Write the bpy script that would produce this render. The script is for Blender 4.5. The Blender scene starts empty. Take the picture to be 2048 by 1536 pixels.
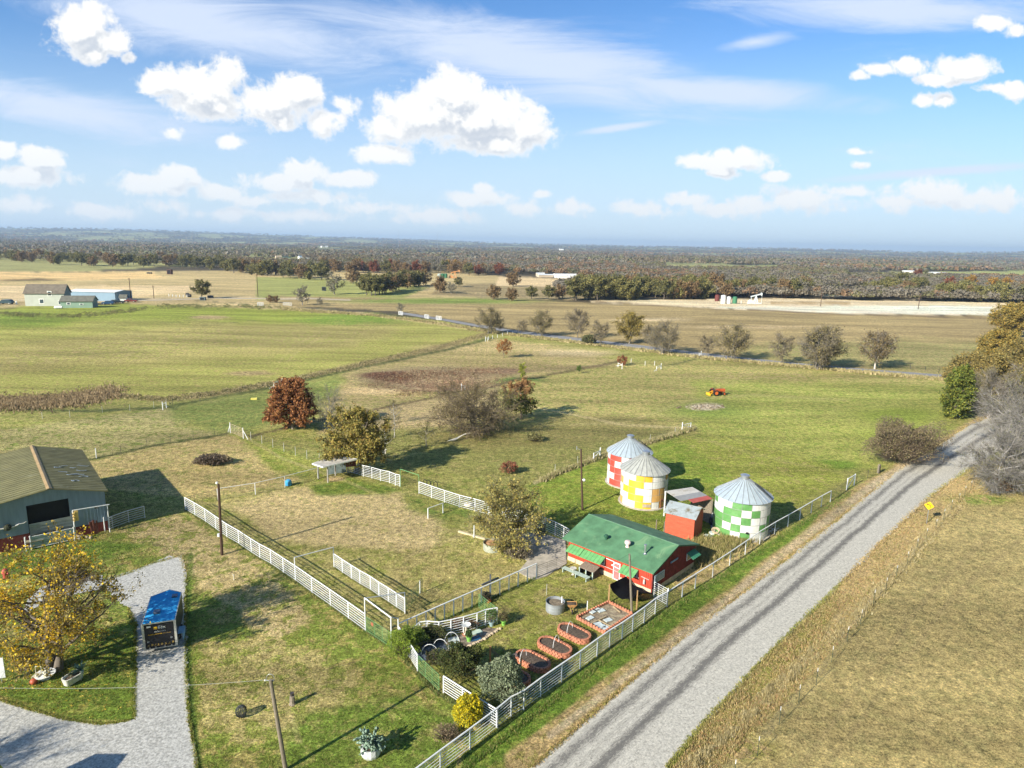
import bpy, math, random, numpy as np
from mathutils import Vector, Matrix
rad=math.radians
S=bpy.context.scene
COL=S.collection
# ---------------------------------------------------------------- camera
F=1350.0; HC=30.0; HY=488.0; SL=0.0205
rl=math.atan(SL); pt=math.atan((768-HY)*math.cos(rl)/F)
fw=np.array([0,math.cos(pt),-math.sin(pt)]); r0=np.array([1.,0,0]); u0=np.cross(r0,fw)
rt=r0*math.cos(rl)+u0*math.sin(rl); up=np.cross(rt,fw)
CP=np.array([0,0,HC])
cd=bpy.data.cameras.new('camera'); cam=bpy.data.objects.new('camera',cd); COL.objects.link(cam)
cd.sensor_width=36; cd.lens=36*F/2048; cd.clip_start=0.5; cd.clip_end=90000
m=Matrix(((rt[0],up[0],-fw[0],0),(rt[1],up[1],-fw[1],0),(rt[2],up[2],-fw[2],HC),(0,0,0,1)))
cam.matrix_world=m; S.camera=cam
S.render.resolution_x=1024; S.render.resolution_y=768
# ---------------------------------------------------------------- light, view
SUN_EL=27.5; SUN_DIR=43.5      # elevation; ground heading of the shadows, degrees from +x
S.view_settings.view_transform='Standard'; S.view_settings.look='None'; S.view_settings.gamma=1
S.view_settings.exposure=0.95
sd=bpy.data.lights.new('sun','SUN'); sd.energy=4.6; sd.angle=rad(0.53); sd.color=(1.0,0.92,0.76)
sun=bpy.data.objects.new('sun',sd); COL.objects.link(sun)
e=rad(SUN_EL); a=rad(SUN_DIR)
sdir=Vector((math.cos(a)*math.cos(e),math.sin(a)*math.cos(e),-math.sin(e)))
sun.rotation_euler=sdir.to_track_quat('-Z','Y').to_euler()
tosun=-sdir
# ---------------------------------------------------------------- world: sky and clouds
W=bpy.data.worlds.new('World'); S.world=W; W.use_nodes=True
nt=W.node_tree; N=nt.nodes; L=nt.links; N.clear()
def nd(tree,t,**k):
    n=tree.nodes.new(t)
    for a_,b_ in k.items(): setattr(n,a_,b_)
    return n
def mth(tree,op,a_,b_=None,c_=None,clamp=False):
    n=tree.nodes.new('ShaderNodeMath'); n.operation=op; n.use_clamp=clamp
    for i,x in enumerate((a_,b_,c_)):
        if x is None: continue
        if isinstance(x,(int,float)): n.inputs[i].default_value=x
        else: tree.links.new(x,n.inputs[i])
    return n.outputs[0]
def vmt(tree,op,a_,b_=None):
    n=tree.nodes.new('ShaderNodeVectorMath'); n.operation=op
    for i,x in enumerate((a_,b_)):
        if x is None: continue
        if isinstance(x,(tuple,list)): n.inputs[i].default_value=x
        else: tree.links.new(x,n.inputs[i])
    return n.outputs['Value'] if op in('LENGTH','DOT_PRODUCT') else n.outputs[0]
def mixc(tree,f,a_,b_,mode='MIX'):
    n=tree.nodes.new('ShaderNodeMix'); n.data_type='RGBA'; n.blend_type=mode
    for i,x in ((0,f),(6,a_),(7,b_)):
        if isinstance(x,(int,float)): n.inputs[i].default_value=x
        elif isinstance(x,(tuple,list)): n.inputs[i].default_value=(*x[:3],1)
        else: tree.links.new(x,n.inputs[i])
    return n.outputs[2]
def mrange(tree,v,a0,a1,b0=0,b1=1,smooth=True):
    n=tree.nodes.new('ShaderNodeMapRange'); n.interpolation_type='SMOOTHSTEP' if smooth else 'LINEAR'
    tree.links.new(v,n.inputs[0])
    for i,x in enumerate((a0,a1,b0,b1)): n.inputs[i+1].default_value=x
    return n.outputs[0]
def noiz(tree,vec,scale,detail=4,rough=.55,dist=0.0,ntype='FBM'):
    n=tree.nodes.new('ShaderNodeTexNoise'); n.noise_dimensions='3D'
    n.inputs['Scale'].default_value=scale; n.inputs['Detail'].default_value=detail
    n.inputs['Roughness'].default_value=rough; n.inputs['Distortion'].default_value=dist
    if vec is not None: tree.links.new(vec,n.inputs['Vector'])
    return n.outputs['Fac']
sky=nd(nt,'ShaderNodeTexSky',sky_type='NISHITA'); sky.sun_disc=False
sky.sun_elevation=e; sky.sun_rotation=math.atan2(tosun.x,tosun.y); sky.altitude=200
sky.air_density=1.0; sky.dust_density=0.6; sky.ozone_density=1.6
def uvpx(px,py):
    d=fw*F+rt*(px-1024)-up*(py-768); return d[0]/d[1],d[2]/d[1]
CL=[(150,62,62,52,1),(220,85,52,26,1),(180,108,42,24,1),(262,115,20,13,.8),
(335,165,62,36,1),(400,188,80,50,1),(455,152,42,40,1),(430,218,65,26,1),(545,208,75,52,1),(600,190,58,30,1),(560,242,48,24,1),(655,240,42,28,.7),(690,210,40,20,.6),
(845,232,95,60,1.1),(915,192,62,48,1.1),(965,240,105,60,1.2),(1052,262,62,45,1.1),(985,285,110,26,1.1),(775,255,50,32,.8),(757,307,60,19,1),
(80,322,50,28,1),(60,350,95,24,.9),(8,300,26,18,.9),(325,368,85,24,1),(350,348,42,18,1),(432,386,66,17,.9),(505,402,42,12,.8),
(555,365,72,20,1),(612,345,50,24,1),(692,358,64,17,1),(612,392,95,13,.7),(968,396,70,17,.9),(965,380,27,14,.9),(462,284,36,14,.75),(345,265,24,10,.5),
(1420,326,66,16,1),(1472,320,70,26,1),(1450,346,42,15,.9),(1553,352,28,10,.8),
(1718,152,20,13,.8),(1762,138,44,12,.75),(1812,132,42,15,.75),(1925,138,55,24,.95),(1885,160,46,11,.85),(1990,48,42,14,.85),(2032,62,28,15,.8),(2028,182,26,17,.85),(1980,175,34,8,.65),(1720,330,24,9,.75),(1722,305,26,6,.5),(1847,200,14,9,.55),(1892,200,16,12,.55),
(1272,420,56,20,.75),(1155,412,46,18,.75),(1372,400,50,12,.7),(1440,418,70,16,.65),(1495,405,50,18,.75),(1610,398,95,22,.75),(1710,382,80,13,.8),(1790,405,80,18,.65),(1865,392,66,24,.75),(1960,402,90,20,.65),(1085,388,20,8,.7),
(200,425,80,14,.6),(330,412,60,14,.65),(425,428,70,13,.6),(45,412,80,13,.6),(765,417,80,13,.65),(870,432,80,12,.6),(600,432,120,10,.45),(1050,418,50,16,.55)]
tc=nd(nt,'ShaderNodeTexCoord'); sp=nd(nt,'ShaderNodeSeparateXYZ'); L.new(tc.outputs['Generated'],sp.inputs[0])
yy=mth(nt,'MAXIMUM',sp.outputs[1],.02)
U=mth(nt,'DIVIDE',sp.outputs[0],yy); V=mth(nt,'DIVIDE',sp.outputs[2],yy)
cb=nd(nt,'ShaderNodeCombineXYZ'); L.new(U,cb.inputs[0]); L.new(V,cb.inputs[1]); PV=cb.outputs[0]
lowf=mrange(nt,V,-.02,.34,1,0)
tint=mixc(nt,1,sky.outputs[0],(.54,.86,1.20),'MULTIPLY')
base_sky=mixc(nt,mth(nt,'MULTIPLY',lowf,.90),tint,(5.0,6.0,7.0))
SKYS=.076
def bgsh(c):
    b_=nd(nt,'ShaderNodeBackground'); b_.inputs[1].default_value=SKYS; L.new(c,b_.inputs[0]); return b_.outputs[0]
OFF=(-.008,.020,0)
PV1=vmt(nt,'ADD',PV,OFF)
def noisef(p): return mth(nt,'ADD',mth(nt,'MULTIPLY_ADD',noiz(nt,p,15,10,.62,.35),2.3,-1.02),mth(nt,'MULTIPLY_ADD',noiz(nt,p,60,6,.65,.3),.95,-.475))
NA=noisef(PV); NB=noisef(PV1)
mp=nd(nt,'ShaderNodeMapping'); L.new(PV,mp.inputs[0]); mp.inputs['Rotation'].default_value=(0,0,rad(12)); mp.inputs['Scale'].default_value=(1.2,7,1)
c1=noiz(nt,mp.outputs[0],3.0,10,.68,.8)
def band(px,py,rx,ry,ang):
    u_,v_=uvpx(px,py); q=vmt(nt,'SUBTRACT',PV,(u_,v_,0))
    r_=nd(nt,'ShaderNodeVectorRotate',rotation_type='Z_AXIS'); L.new(q,r_.inputs[0]); r_.inputs['Angle'].default_value=rad(ang)
    return mth(nt,'SUBTRACT',1,vmt(nt,'LENGTH',vmt(nt,'MULTIPLY',r_.outputs[0],(F/rx,F/ry,0))),clamp=True)
B=None
for q in ((1050,120,640,85,9),(420,50,560,80,8),(120,215,460,60,8),(1400,180,420,42,3),(1510,85,100,20,-8),(1860,345,280,12,-5),(1240,255,120,10,-9),(1800,20,400,50,0)):
    b_=band(*q); B=b_ if B is None else mth(nt,'MAXIMUM',B,b_)
cir=mth(nt,'MULTIPLY',mrange(nt,mth(nt,'ADD',c1,mth(nt,'MULTIPLY',B,.66)),.52,1.08),.9)
veil=mixc(nt,cir,base_sky,(5.2,5.9,7.2))
def zone(cl):
    if not cl: return bgsh(veil)
    G=bpy.data.node_groups.new('clouds','ShaderNodeTree')
    for nm,ty in (('P','Vector'),('P1','Vector'),('A','Float'),('B','Float'),('V','Float'),('veil','Color')): G.interface.new_socket(nm,in_out='INPUT',socket_type='NodeSocket'+ty)
    G.interface.new_socket('S',in_out='OUTPUT',socket_type='NodeSocketShader')
    gi=G.nodes.new('NodeGroupInput'); go=G.nodes.new('NodeGroupOutput'); I=gi.outputs
    def field(p,n_):
        acc=None
        for (cx,cy,rx,ry,w_) in cl:
            u_,v_=uvpx(cx,cy); k=1.02/F; w_=w_*(.80 if cy>370 else 1)
            d_=vmt(G,'MULTIPLY',vmt(G,'SUBTRACT',p,(u_,v_,0)),(1/(rx*k),1/(ry*k),0))
            f_=mth(G,'MULTIPLY_ADD',vmt(G,'LENGTH',d_),-w_,w_)
            if acc is None: acc=f_
            else:
                n=G.nodes.new('ShaderNodeMath'); n.operation='SMOOTH_MAX'; G.links.new(acc,n.inputs[0]); G.links.new(f_,n.inputs[1]); n.inputs[2].default_value=.10; acc=n.outputs[0]
        return mth(G,'ADD',mth(G,'MAXIMUM',acc,-1.6),n_)
    f0=field(I[0],I[2]); f1=field(I[1],I[3])
    cov=mrange(G,f0,.0,.50)
    shd=mrange(G,mth(G,'SUBTRACT',f0,f1),-.30,.24)
    lit=mixc(G,mth(G,'MULTIPLY',mth(G,'SUBTRACT',1,shd),mrange(G,f0,.05,.9)),(7.3,7.3,7.2),(4.5,4.9,5.5))
    lit=mixc(G,mrange(G,I[4],.02,.16,.62,0),lit,(5.6,6.2,6.8))   # far low clouds fade into the pale air near the horizon
    bn=G.nodes.new('ShaderNodeBackground'); bn.inputs[1].default_value=SKYS; G.links.new(mixc(G,cov,I[5],lit),bn.inputs[0]); G.links.new(bn.outputs[0],go.inputs[0])
    n=nt.nodes.new('ShaderNodeGroup'); n.node_tree=G
    for i,x in enumerate((PV,PV1,NA,NB,V,veil)): L.new(x,n.inputs[i])
    return n.outputs[0]
def mixsh(f,a_,b_):
    n=nt.nodes.new('ShaderNodeMixShader'); L.new(f,n.inputs[0]); L.new(a_,n.inputs[1]); L.new(b_,n.inputs[2]); return n.outputs[0]
CU=[(uvpx(c[0],c[1])[0],uvpx(c[0],c[1])[1],c) for c in CL]
def split(u0,u1,v0,v1,dep):
    cl=[c for u_,v_,c in CU if u_+c[2]*1.9/F>u0 and u_-c[2]*1.9/F<u1 and v_+c[3]*1.9/F+.03>v0 and v_-c[3]*1.9/F-.03<v1]
    if len(cl)<=7 or dep==0: return zone(cl)
    if dep%2: m_=(u0+u1)/2; return mixsh(mth(nt,'GREATER_THAN',U,m_),split(u0,m_,v0,v1,dep-1),split(m_,u1,v0,v1,dep-1))
    m_=v0+(v1-v0)*.4; return mixsh(mth(nt,'GREATER_THAN',V,m_),split(u0,u1,v0,m_,dep-1),split(u0,u1,m_,v1,dep-1))
front=split(-.95,.95,-.02,.46,5)
inside=mth(nt,'MULTIPLY',mth(nt,'GREATER_THAN',sp.outputs[1],.35),mth(nt,'MULTIPLY',mth(nt,'LESS_THAN',V,.46),mth(nt,'LESS_THAN',mth(nt,'ABSOLUTE',U),.95)))
wo=nd(nt,'ShaderNodeOutputWorld'); L.new(mixsh(inside,bgsh(base_sky),front),wo.inputs[0])
try: W.cycles.sampling_method='MANUAL'; W.cycles.sample_map_resolution=256
except Exception as ex: print(ex)
S.cycles.max_bounces=6; S.cycles.diffuse_bounces=2; S.cycles.glossy_bounces=2; S.cycles.transmission_bounces=3; S.cycles.volume_bounces=0; S.cycles.transparent_max_bounces=6
# ---------------------------------------------------------------- helpers
rng=np.random.default_rng(7); random.seed(7)
def P(px,py,z=0.0):
    d=fw*F+rt*(px-1024)-up*(py-768); t=(z-HC)/d[2]; q=CP+d*t; return Vector((q[0],q[1],z))
def proj(X):
    v=np.asarray(X,float)-CP; Z=v@fw; return 1024+F*(v@rt)/Z, 768-F*(v@up)/Z
def HH(px,py,ty):
    b=np.array(P(px,py)); lo,hi=0.,40.
    for _ in range(40):
        mm=(lo+hi)/2
        if proj(b+[0,0,mm])[1]>ty: lo=mm
        else: hi=mm
    return lo
def RV(px,py,A,B_,off=0.0):     # point of a vertical wall plane seen at a photo pixel
    d=fw*F+rt*(px-1024)-up*(py-768); n=np.array([-(B_[1]-A[1]),B_[0]-A[0],0.]); n/=np.linalg.norm(n)
    t=((np.array(A)-CP)@n+off)/(d@n); q=CP+d*t; return Vector(q)
WM={}
def link(o): COL.objects.link(o); return o
def tag(o,label=None,cat=None,group=None,kind=None):
    if label: o['label']=label
    if cat: o['category']=cat
    if group: o['group']=group
    if kind: o['kind']=kind
    return o
def thing(name,label,cat,loc,rz=0.0,group=None,scale=1.0):
    o=bpy.data.objects.new(name,None); link(o); o.empty_display_size=.3
    o.location=loc; o.rotation_euler=(0,0,rz); o.scale=(scale,)*3
    WM[o]=Matrix.Translation(Vector(loc))@Matrix.Rotation(rz,4,'Z')@Matrix.Scale(scale,4)
    return tag(o,label,cat,group)
def mesh_np(name,v,fs,mats,col=None,smooth=False,mi=None):
    """v Nx3, fs list of face arrays (Mx3 / Mx4)"""
    me=bpy.data.meshes.new(name); me.vertices.add(len(v)); me.vertices.foreach_set('co',np.asarray(v,np.float32).ravel())
    fs=[np.asarray(f,np.int32) for f in fs if len(f)]
    lv=np.concatenate([f.ravel() for f in fs]); tot=np.concatenate([np.full(len(f),f.shape[1],np.int32) for f in fs])
    me.loops.add(len(lv)); me.loops.foreach_set('vertex_index',lv)
    me.polygons.add(len(tot)); me.polygons.foreach_set('loop_start',np.concatenate([[0],np.cumsum(tot)[:-1]]).astype(np.int32))
    me.polygons.foreach_set('use_smooth',np.full(len(tot),smooth))
    for m_ in (mats if isinstance(mats,(list,tuple)) else [mats]): me.materials.append(m_)
    if mi is not None: me.polygons.foreach_set('material_index',np.asarray(mi,np.int32))
    me.update(calc_edges=True)
    if col is not None:
        for nm,c in (col.items() if isinstance(col,dict) else (('Col',col),)):
            at=me.attributes.new(nm,'FLOAT_COLOR','POINT'); c4=np.ones((len(v),4),np.float32); c4[:,:c.shape[1]]=c; at.data.foreach_set('color',c4.ravel())
    return me
def part(name,me,parent,label=None):
    o=bpy.data.objects.new(name,me); link(o); o.parent=parent; WM[o]=WM[parent]
    if label: o['label']=label
    return o
class MB:
    def __init__(s): s.v=[]; s.f=[]; s.mi=[]; s.m=0
    def add(s,vs,fs):
        b=len(s.v); s.v+= [tuple(q) for q in vs]
        for f in fs: s.f.append([b+i for i in f]); s.mi.append(s.m)
        return s
    def obox(s,o,a,b,c):
        o=Vector(o);a=Vector(a);b=Vector(b);c=Vector(c)
        if a.cross(b).dot(c)<0: a,b=b,a
        return s.add([o,o+a,o+a+b,o+b,o+c,o+a+c,o+a+b+c,o+b+c],[(0,3,2,1),(4,5,6,7),(0,1,5,4),(1,2,6,5),(2,3,7,6),(3,0,4,7)])
    def box(s,c,z,rz=0):
        ca,sa=math.cos(rz),math.sin(rz); a=Vector((ca*z[0],sa*z[0],0)); b=Vector((-sa*z[1],ca*z[1],0)); k=Vector((0,0,z[2]))
        return s.obox(Vector(c)-a/2-b/2-k/2,a,b,k)
    def bar(s,p,q,w,h=None):
        h=h or w; p=Vector(p);q=Vector(q); d=q-p; n=d.normalized(); u=n.cross(Vector((0,0,1)))
        if u.length<1e-3: u=Vector((1,0,0))
        u.normalize(); t=n.cross(u); return s.obox(p-u*w/2-t*h/2,d,u*w,t*h)
    def tube(s,p,q,r,r2=None,n=8,cap=True):
        r2=r if r2 is None else r2; p=Vector(p);q=Vector(q); d=(q-p).normalized(); u=d.cross(Vector((0,0,1)))
        if u.length<1e-3: u=Vector((1,0,0))
        u.normalize(); t=u.cross(d); vs=[]
        for c,rr in ((p,r),(q,r2)):
            for i in range(n):
                an=2*math.pi*i/n; vs.append(c+(u*math.cos(an)+t*math.sin(an))*rr)
        fs=[(i,(i+1)%n,n+(i+1)%n,n+i) for i in range(n)]
        if cap: fs+= [tuple(range(n))[::-1],tuple(range(n,2*n))]
        return s.add(vs,fs)
    def pipe(s,pts,r,n=6):
        for a_,b_ in zip(pts[:-1],pts[1:]): s.tube(a_,b_,r,n=n)
        return s
    def lathe(s,c,prof,n=24,a0=0,a1=2*math.pi):
        c=Vector(c); full=abs(a1-a0-2*math.pi)<1e-6; k=n if full else n+1; vs=[];fs=[]
        for (r,z) in prof:
            for i in range(k):
                an=a0+(a1-a0)*i/n; vs.append(c+Vector((r*math.cos(an),r*math.sin(an),z)))
        for j in range(len(prof)-1):
            for i in range(n): i2=(i+1)%k; fs.append((j*k+i,j*k+i2,(j+1)*k+i2,(j+1)*k+i))
        return s.add(vs,fs)
    def poly(s,pts): return s.add(pts,[tuple(range(len(pts)))])
    def slab(s,pts,t):      # polygon thickened downwards
        n=len(pts); vs=[Vector(p) for p in pts]+[Vector(p)-Vector((0,0,t)) for p in pts]
        return s.add(vs,[tuple(range(n)),tuple(range(n,2*n))[::-1]]+[(i,n+i,n+(i+1)%n,(i+1)%n) for i in range(n)])
    def extr(s,pts,d):
        n=len(pts); d=Vector(d); vs=[Vector(p) for p in pts]+[Vector(p)+d for p in pts]
        return s.add(vs,[tuple(range(n))[::-1],tuple(range(n,2*n))]+[(i,(i+1)%n,n+(i+1)%n,n+i) for i in range(n)])
    def ball(s,c,r,sz=(1,1,1),n=10,k=6):
        return s.lathe(c,[(max(1e-3,r*math.sin(math.pi*j/k))*sz[0],-r*math.cos(math.pi*j/k)*sz[2]) for j in range(k+1)],n)
    def mesh(s,name,mats,smooth=False,M=None):
        me=bpy.data.meshes.new(name); vs=s.v if M is None else [tuple(M@Vector(q)) for q in s.v]
        me.from_pydata(vs,[],s.f)
        for m_ in (mats if isinstance(mats,(list,tuple)) else [mats]): me.materials.append(m_)
        me.polygons.foreach_set('material_index',s.mi); me.polygons.foreach_set('use_smooth',[smooth]*len(s.f)); me.update(); return me
    def build(s,name,mats,parent,label=None,smooth=False,world=True):
        M=WM[parent].inverted() if world else None
        o=bpy.data.objects.new(name,s.mesh(name,mats,smooth,M)); link(o); o.parent=parent; WM[o]=WM[parent]
        if label: o['label']=label
        return o
    def solo(s,name,mats,loc,label,cat,group=None,smooth=False,kind=None,world=True):
        M=Matrix.Translation(-Vector(loc)) if world else None
        o=bpy.data.objects.new(name,s.mesh(name,mats,smooth,M)); link(o); o.location=loc; WM[o]=Matrix.Translation(Vector(loc))
        return tag(o,label,cat,group,kind)
def dup(o,loc,rz=None,label=None,scale=None,parent=None,group=None):
    c=o.copy(); link(c)
    if parent is not None: c.parent=parent
    else:
        c.location=loc
        if rz is not None: c.rotation_euler=(0,0,rz)
        if scale is not None: c.scale=(scale,)*3 if isinstance(scale,(int,float)) else scale
        if label: c['label']=label
        if group: c['group']=group
        WM[c]=Matrix.Translation(Vector(loc))@Matrix.Rotation(c.rotation_euler.z,4,'Z')@Matrix.Diagonal((*c.scale,1))
    for ch in KIDS.get(o,[]) or list(o.children): dup(ch,None,parent=c)
    return c
KIDS={}
# ---------------------------------------------------------------- materials
MC={}
def mat(name,c,rough=.7,metal=0.0,var=.18,sc=3.0,bump=0.0,bsc=30.0,c2=None,c2f=.5,wave=None,spec=.4,stretch=None):
    if name in MC: return MC[name]
    m_=bpy.data.materials.new(name); m_.use_nodes=True; t=m_.node_tree; b=t.nodes['Principled BSDF']; MC[name]=m_
    b.inputs['Roughness'].default_value=rough; b.inputs['Metallic'].default_value=metal; b.inputs['Specular IOR Level'].default_value=spec
    tcn=t.nodes.new('ShaderNodeTexCoord'); v=tcn.outputs['Object']
    if stretch:
        mp_=t.nodes.new('ShaderNodeMapping'); mp_.inputs['Scale'].default_value=stretch; t.links.new(v,mp_.inputs[0]); v=mp_.outputs[0]
    n_=noiz(t,v,sc,6,.6); base_=mixc(t,mrange(t,n_,.3,.7),[x*(1-var) for x in c],[min(1,x*(1+var)) for x in c])
    if c2:
        n2_=noiz(t,v,sc*.45+.13,8,.65,.6); base_=mixc(t,mrange(t,n2_,1-c2f-.09,1-c2f+.09),base_,c2)
    t.links.new(base_,b.inputs['Base Color'])
    h=None
    if bump: h=mth(t,'MULTIPLY',noiz(t,tcn.outputs['Object'],bsc,4),bump)
    if wave:
        ax,per,amp=wave; s_=t.nodes.new('ShaderNodeSeparateXYZ'); t.links.new(tcn.outputs['Object'],s_.inputs[0])
        w_=mth(t,'MULTIPLY',mth(t,'SINE',mth(t,'MULTIPLY',s_.outputs[ax],2*math.pi/per)),amp); h=w_ if h is None else mth(t,'ADD',h,w_)
    if h is not None:
        bn=t.nodes.new('ShaderNodeBump'); bn.inputs['Strength'].default_value=1; bn.inputs['Distance'].default_value=1
        t.links.new(h,bn.inputs['Height']); t.links.new(bn.outputs[0],b.inputs['Normal'])
    return m_
def attr_mat(name,rough=.8,trans=0.0,gain=1.0,var=.0,sc=1.0):
    m_=bpy.data.materials.new(name); m_.use_nodes=True; t=m_.node_tree; b=t.nodes['Principled BSDF']; MC[name]=m_
    at=t.nodes.new('ShaderNodeAttribute'); at.attribute_name='Col'; c=at.outputs['Color']
    b.inputs['Roughness'].default_value=rough; b.inputs['Specular IOR Level'].default_value=.25
    t.links.new(c,b.inputs['Base Color'])
    if trans:
        tr=t.nodes.new('ShaderNodeBsdfTranslucent'); t.links.new(c,tr.inputs[0]); mx=t.nodes.new('ShaderNodeMixShader'); mx.inputs[0].default_value=trans
        t.links.new(b.outputs[0],mx.inputs[1]); t.links.new(tr.outputs[0],mx.inputs[2]); t.links.new(mx.outputs[0],t.nodes['Material Output'].inputs[0])
    return m_
LEAF=attr_mat('foliage',.7,.3); BARK=attr_mat('bark',.9); GRASSM=attr_mat('grass_blades',.85,.25)
WHITE=mat('white_paint',(.74,.76,.78),.45,0,.06,5,c2=(.50,.45,.40),c2f=.28)
GALV=mat('galvanised_steel',(.50,.53,.56),.38,.75,.12,4)
GREENP=mat('green_pipe_paint',(.14,.33,.13),.5,0,.15,4)
DARKP=mat('dark_pipe_paint',(.045,.05,.05),.55,0,.2,4)
TANP=mat('tan_pipe_paint',(.62,.50,.34),.55,0,.15,4)
WIRE=mat('fence_wire',(.30,.30,.29),.5,.6,.1,4)
WOODG=mat('grey_weathered_wood',(.20,.17,.13),.9,0,.3,6,.004,40,stretch=(6,6,.8))
WOODB=mat('brown_creosote_wood',(.075,.042,.028),.85,0,.35,6,.004,40,stretch=(6,6,.8))
WOODT=mat('tan_wood',(.42,.26,.12),.8,0,.2,6)
REDB=mat('red_board',(.42,.055,.028),.7,0,.22,2.2,.003,30,c2=(.52,.20,.14),c2f=.30,stretch=(3,3,.5))
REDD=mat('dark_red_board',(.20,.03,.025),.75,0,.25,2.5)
GRNR=mat('green_roofing',(.085,.20,.105),.75,0,.20,.9,.003,60,c2=(.17,.30,.16),c2f=.38)
GRNS=mat('green_shutter',(.13,.34,.13),.6,0,.14,3)
CONC=mat('concrete',(.42,.38,.32),.9,0,.2,1.5,.004,30,c2=(.30,.27,.22),c2f=.4)
DARK=mat('dark_interior',(.012,.013,.015),.9)
GLASS=mat('window_glass',(.05,.08,.11),.08,0,.1,2,spec=.8)
BLACK=mat('black_rubber',(.015,.015,.016),.7)
TERRA=mat('terracotta_block',(.50,.20,.12),.85,0,.25,6,.006,40)
SOIL=mat('dark_soil',(.075,.055,.04),.95,0,.4,8,.02,30)
PLAST=mat('pale_plastic_sheet',(.55,.62,.62),.35,0,.2,5)
RUST=mat('rusty_steel',(.17,.062,.032),.85,0,.4,3,c2=(.30,.13,.06),c2f=.4)
PLASTER=mat('cream_plaster',(.62,.50,.36),.85,0,.15,2,c2=(.45,.36,.26),c2f=.3)
# ---------------------------------------------------------------- numeric noise for terrain and planting
def _h(ix,iy,s):
    h=(ix.astype(np.int64)*374761393+iy.astype(np.int64)*668265263+s*2147483647)&0xffffffff
    h=((h^(h>>13))*1274126177)&0xffffffff; return ((h^(h>>16))&0xffff)/65535.
def vn(x,y,s=0):
    xi=np.floor(x);yi=np.floor(y);fx=x-xi;fy=y-yi;fx=fx*fx*(3-2*fx);fy=fy*fy*(3-2*fy)
    a=_h(xi,yi,s);b=_h(xi+1,yi,s);c=_h(xi,yi+1,s);d=_h(xi+1,yi+1,s)
    return (a*(1-fx)+b*fx)*(1-fy)+(c*(1-fx)+d*fx)*fy
def fbm(x,y,s=0,o=4):
    r=0;a=.5;t=0
    for i in range(o): r=r+a*vn(x*2**i,y*2**i,s+i*7);t+=a;a*=.55
    return r/t
def sst(a,b,x): t=np.clip((x-a)/(b-a),0,1); return t*t*(3-2*t)
RX=np.array([-900,0,200,400,512,700,800,1024,1250,1536,1800,2048,2900.]); RY=np.array([452,459,460,465,469,475,478,486,491.5,496,503,504.5,520.])
def terr(x,y):
    x=np.asarray(x,float);y=np.asarray(y,float)
    r=np.hypot(x,y); yy_=np.maximum(y,1e-3)
    u=x/yy_; px=1024+F*u*.985; yl=HY+SL*(px-1024)
    tilt=(yl-np.interp(px,RX,RY))/F
    R1=9500.; top=HC+R1*tilt*1.0-8
    mid=-14+18*fbm(x/900,y/900,3)
    z=sst(1500,2600,r)*mid
    z=z+sst(4200,R1,r)*(top-mid+14*(fbm(x/1400,y/700,5)-.5))
    z=z+sst(2600,4000,r)*14*(fbm(x/600,y/450,9)-.4)*(1-sst(7000,9000,r))
    z=np.where(r>R1,z-(r-R1)*.004,z)
    pc=P(870,765); 
    dx=(x-pc.x)/17.;dy=(y-pc.y)/9.; q=np.sqrt(dx*dx+dy*dy)
    z=z-1.0*(1-sst(.4,1.05,q))+.35*np.exp(-((q-1.25)/.2)**2)
    z=z+(fbm(x/55,y/55,21,3)-.5)*1.3*sst(125,300,r)*(1-sst(1200,1500,r))
    return np.where(y>0,z,z*sst(200,400,r))
def tz(q): return float(terr(np.array([q.x]),np.array([q.y]))[0])
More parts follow.
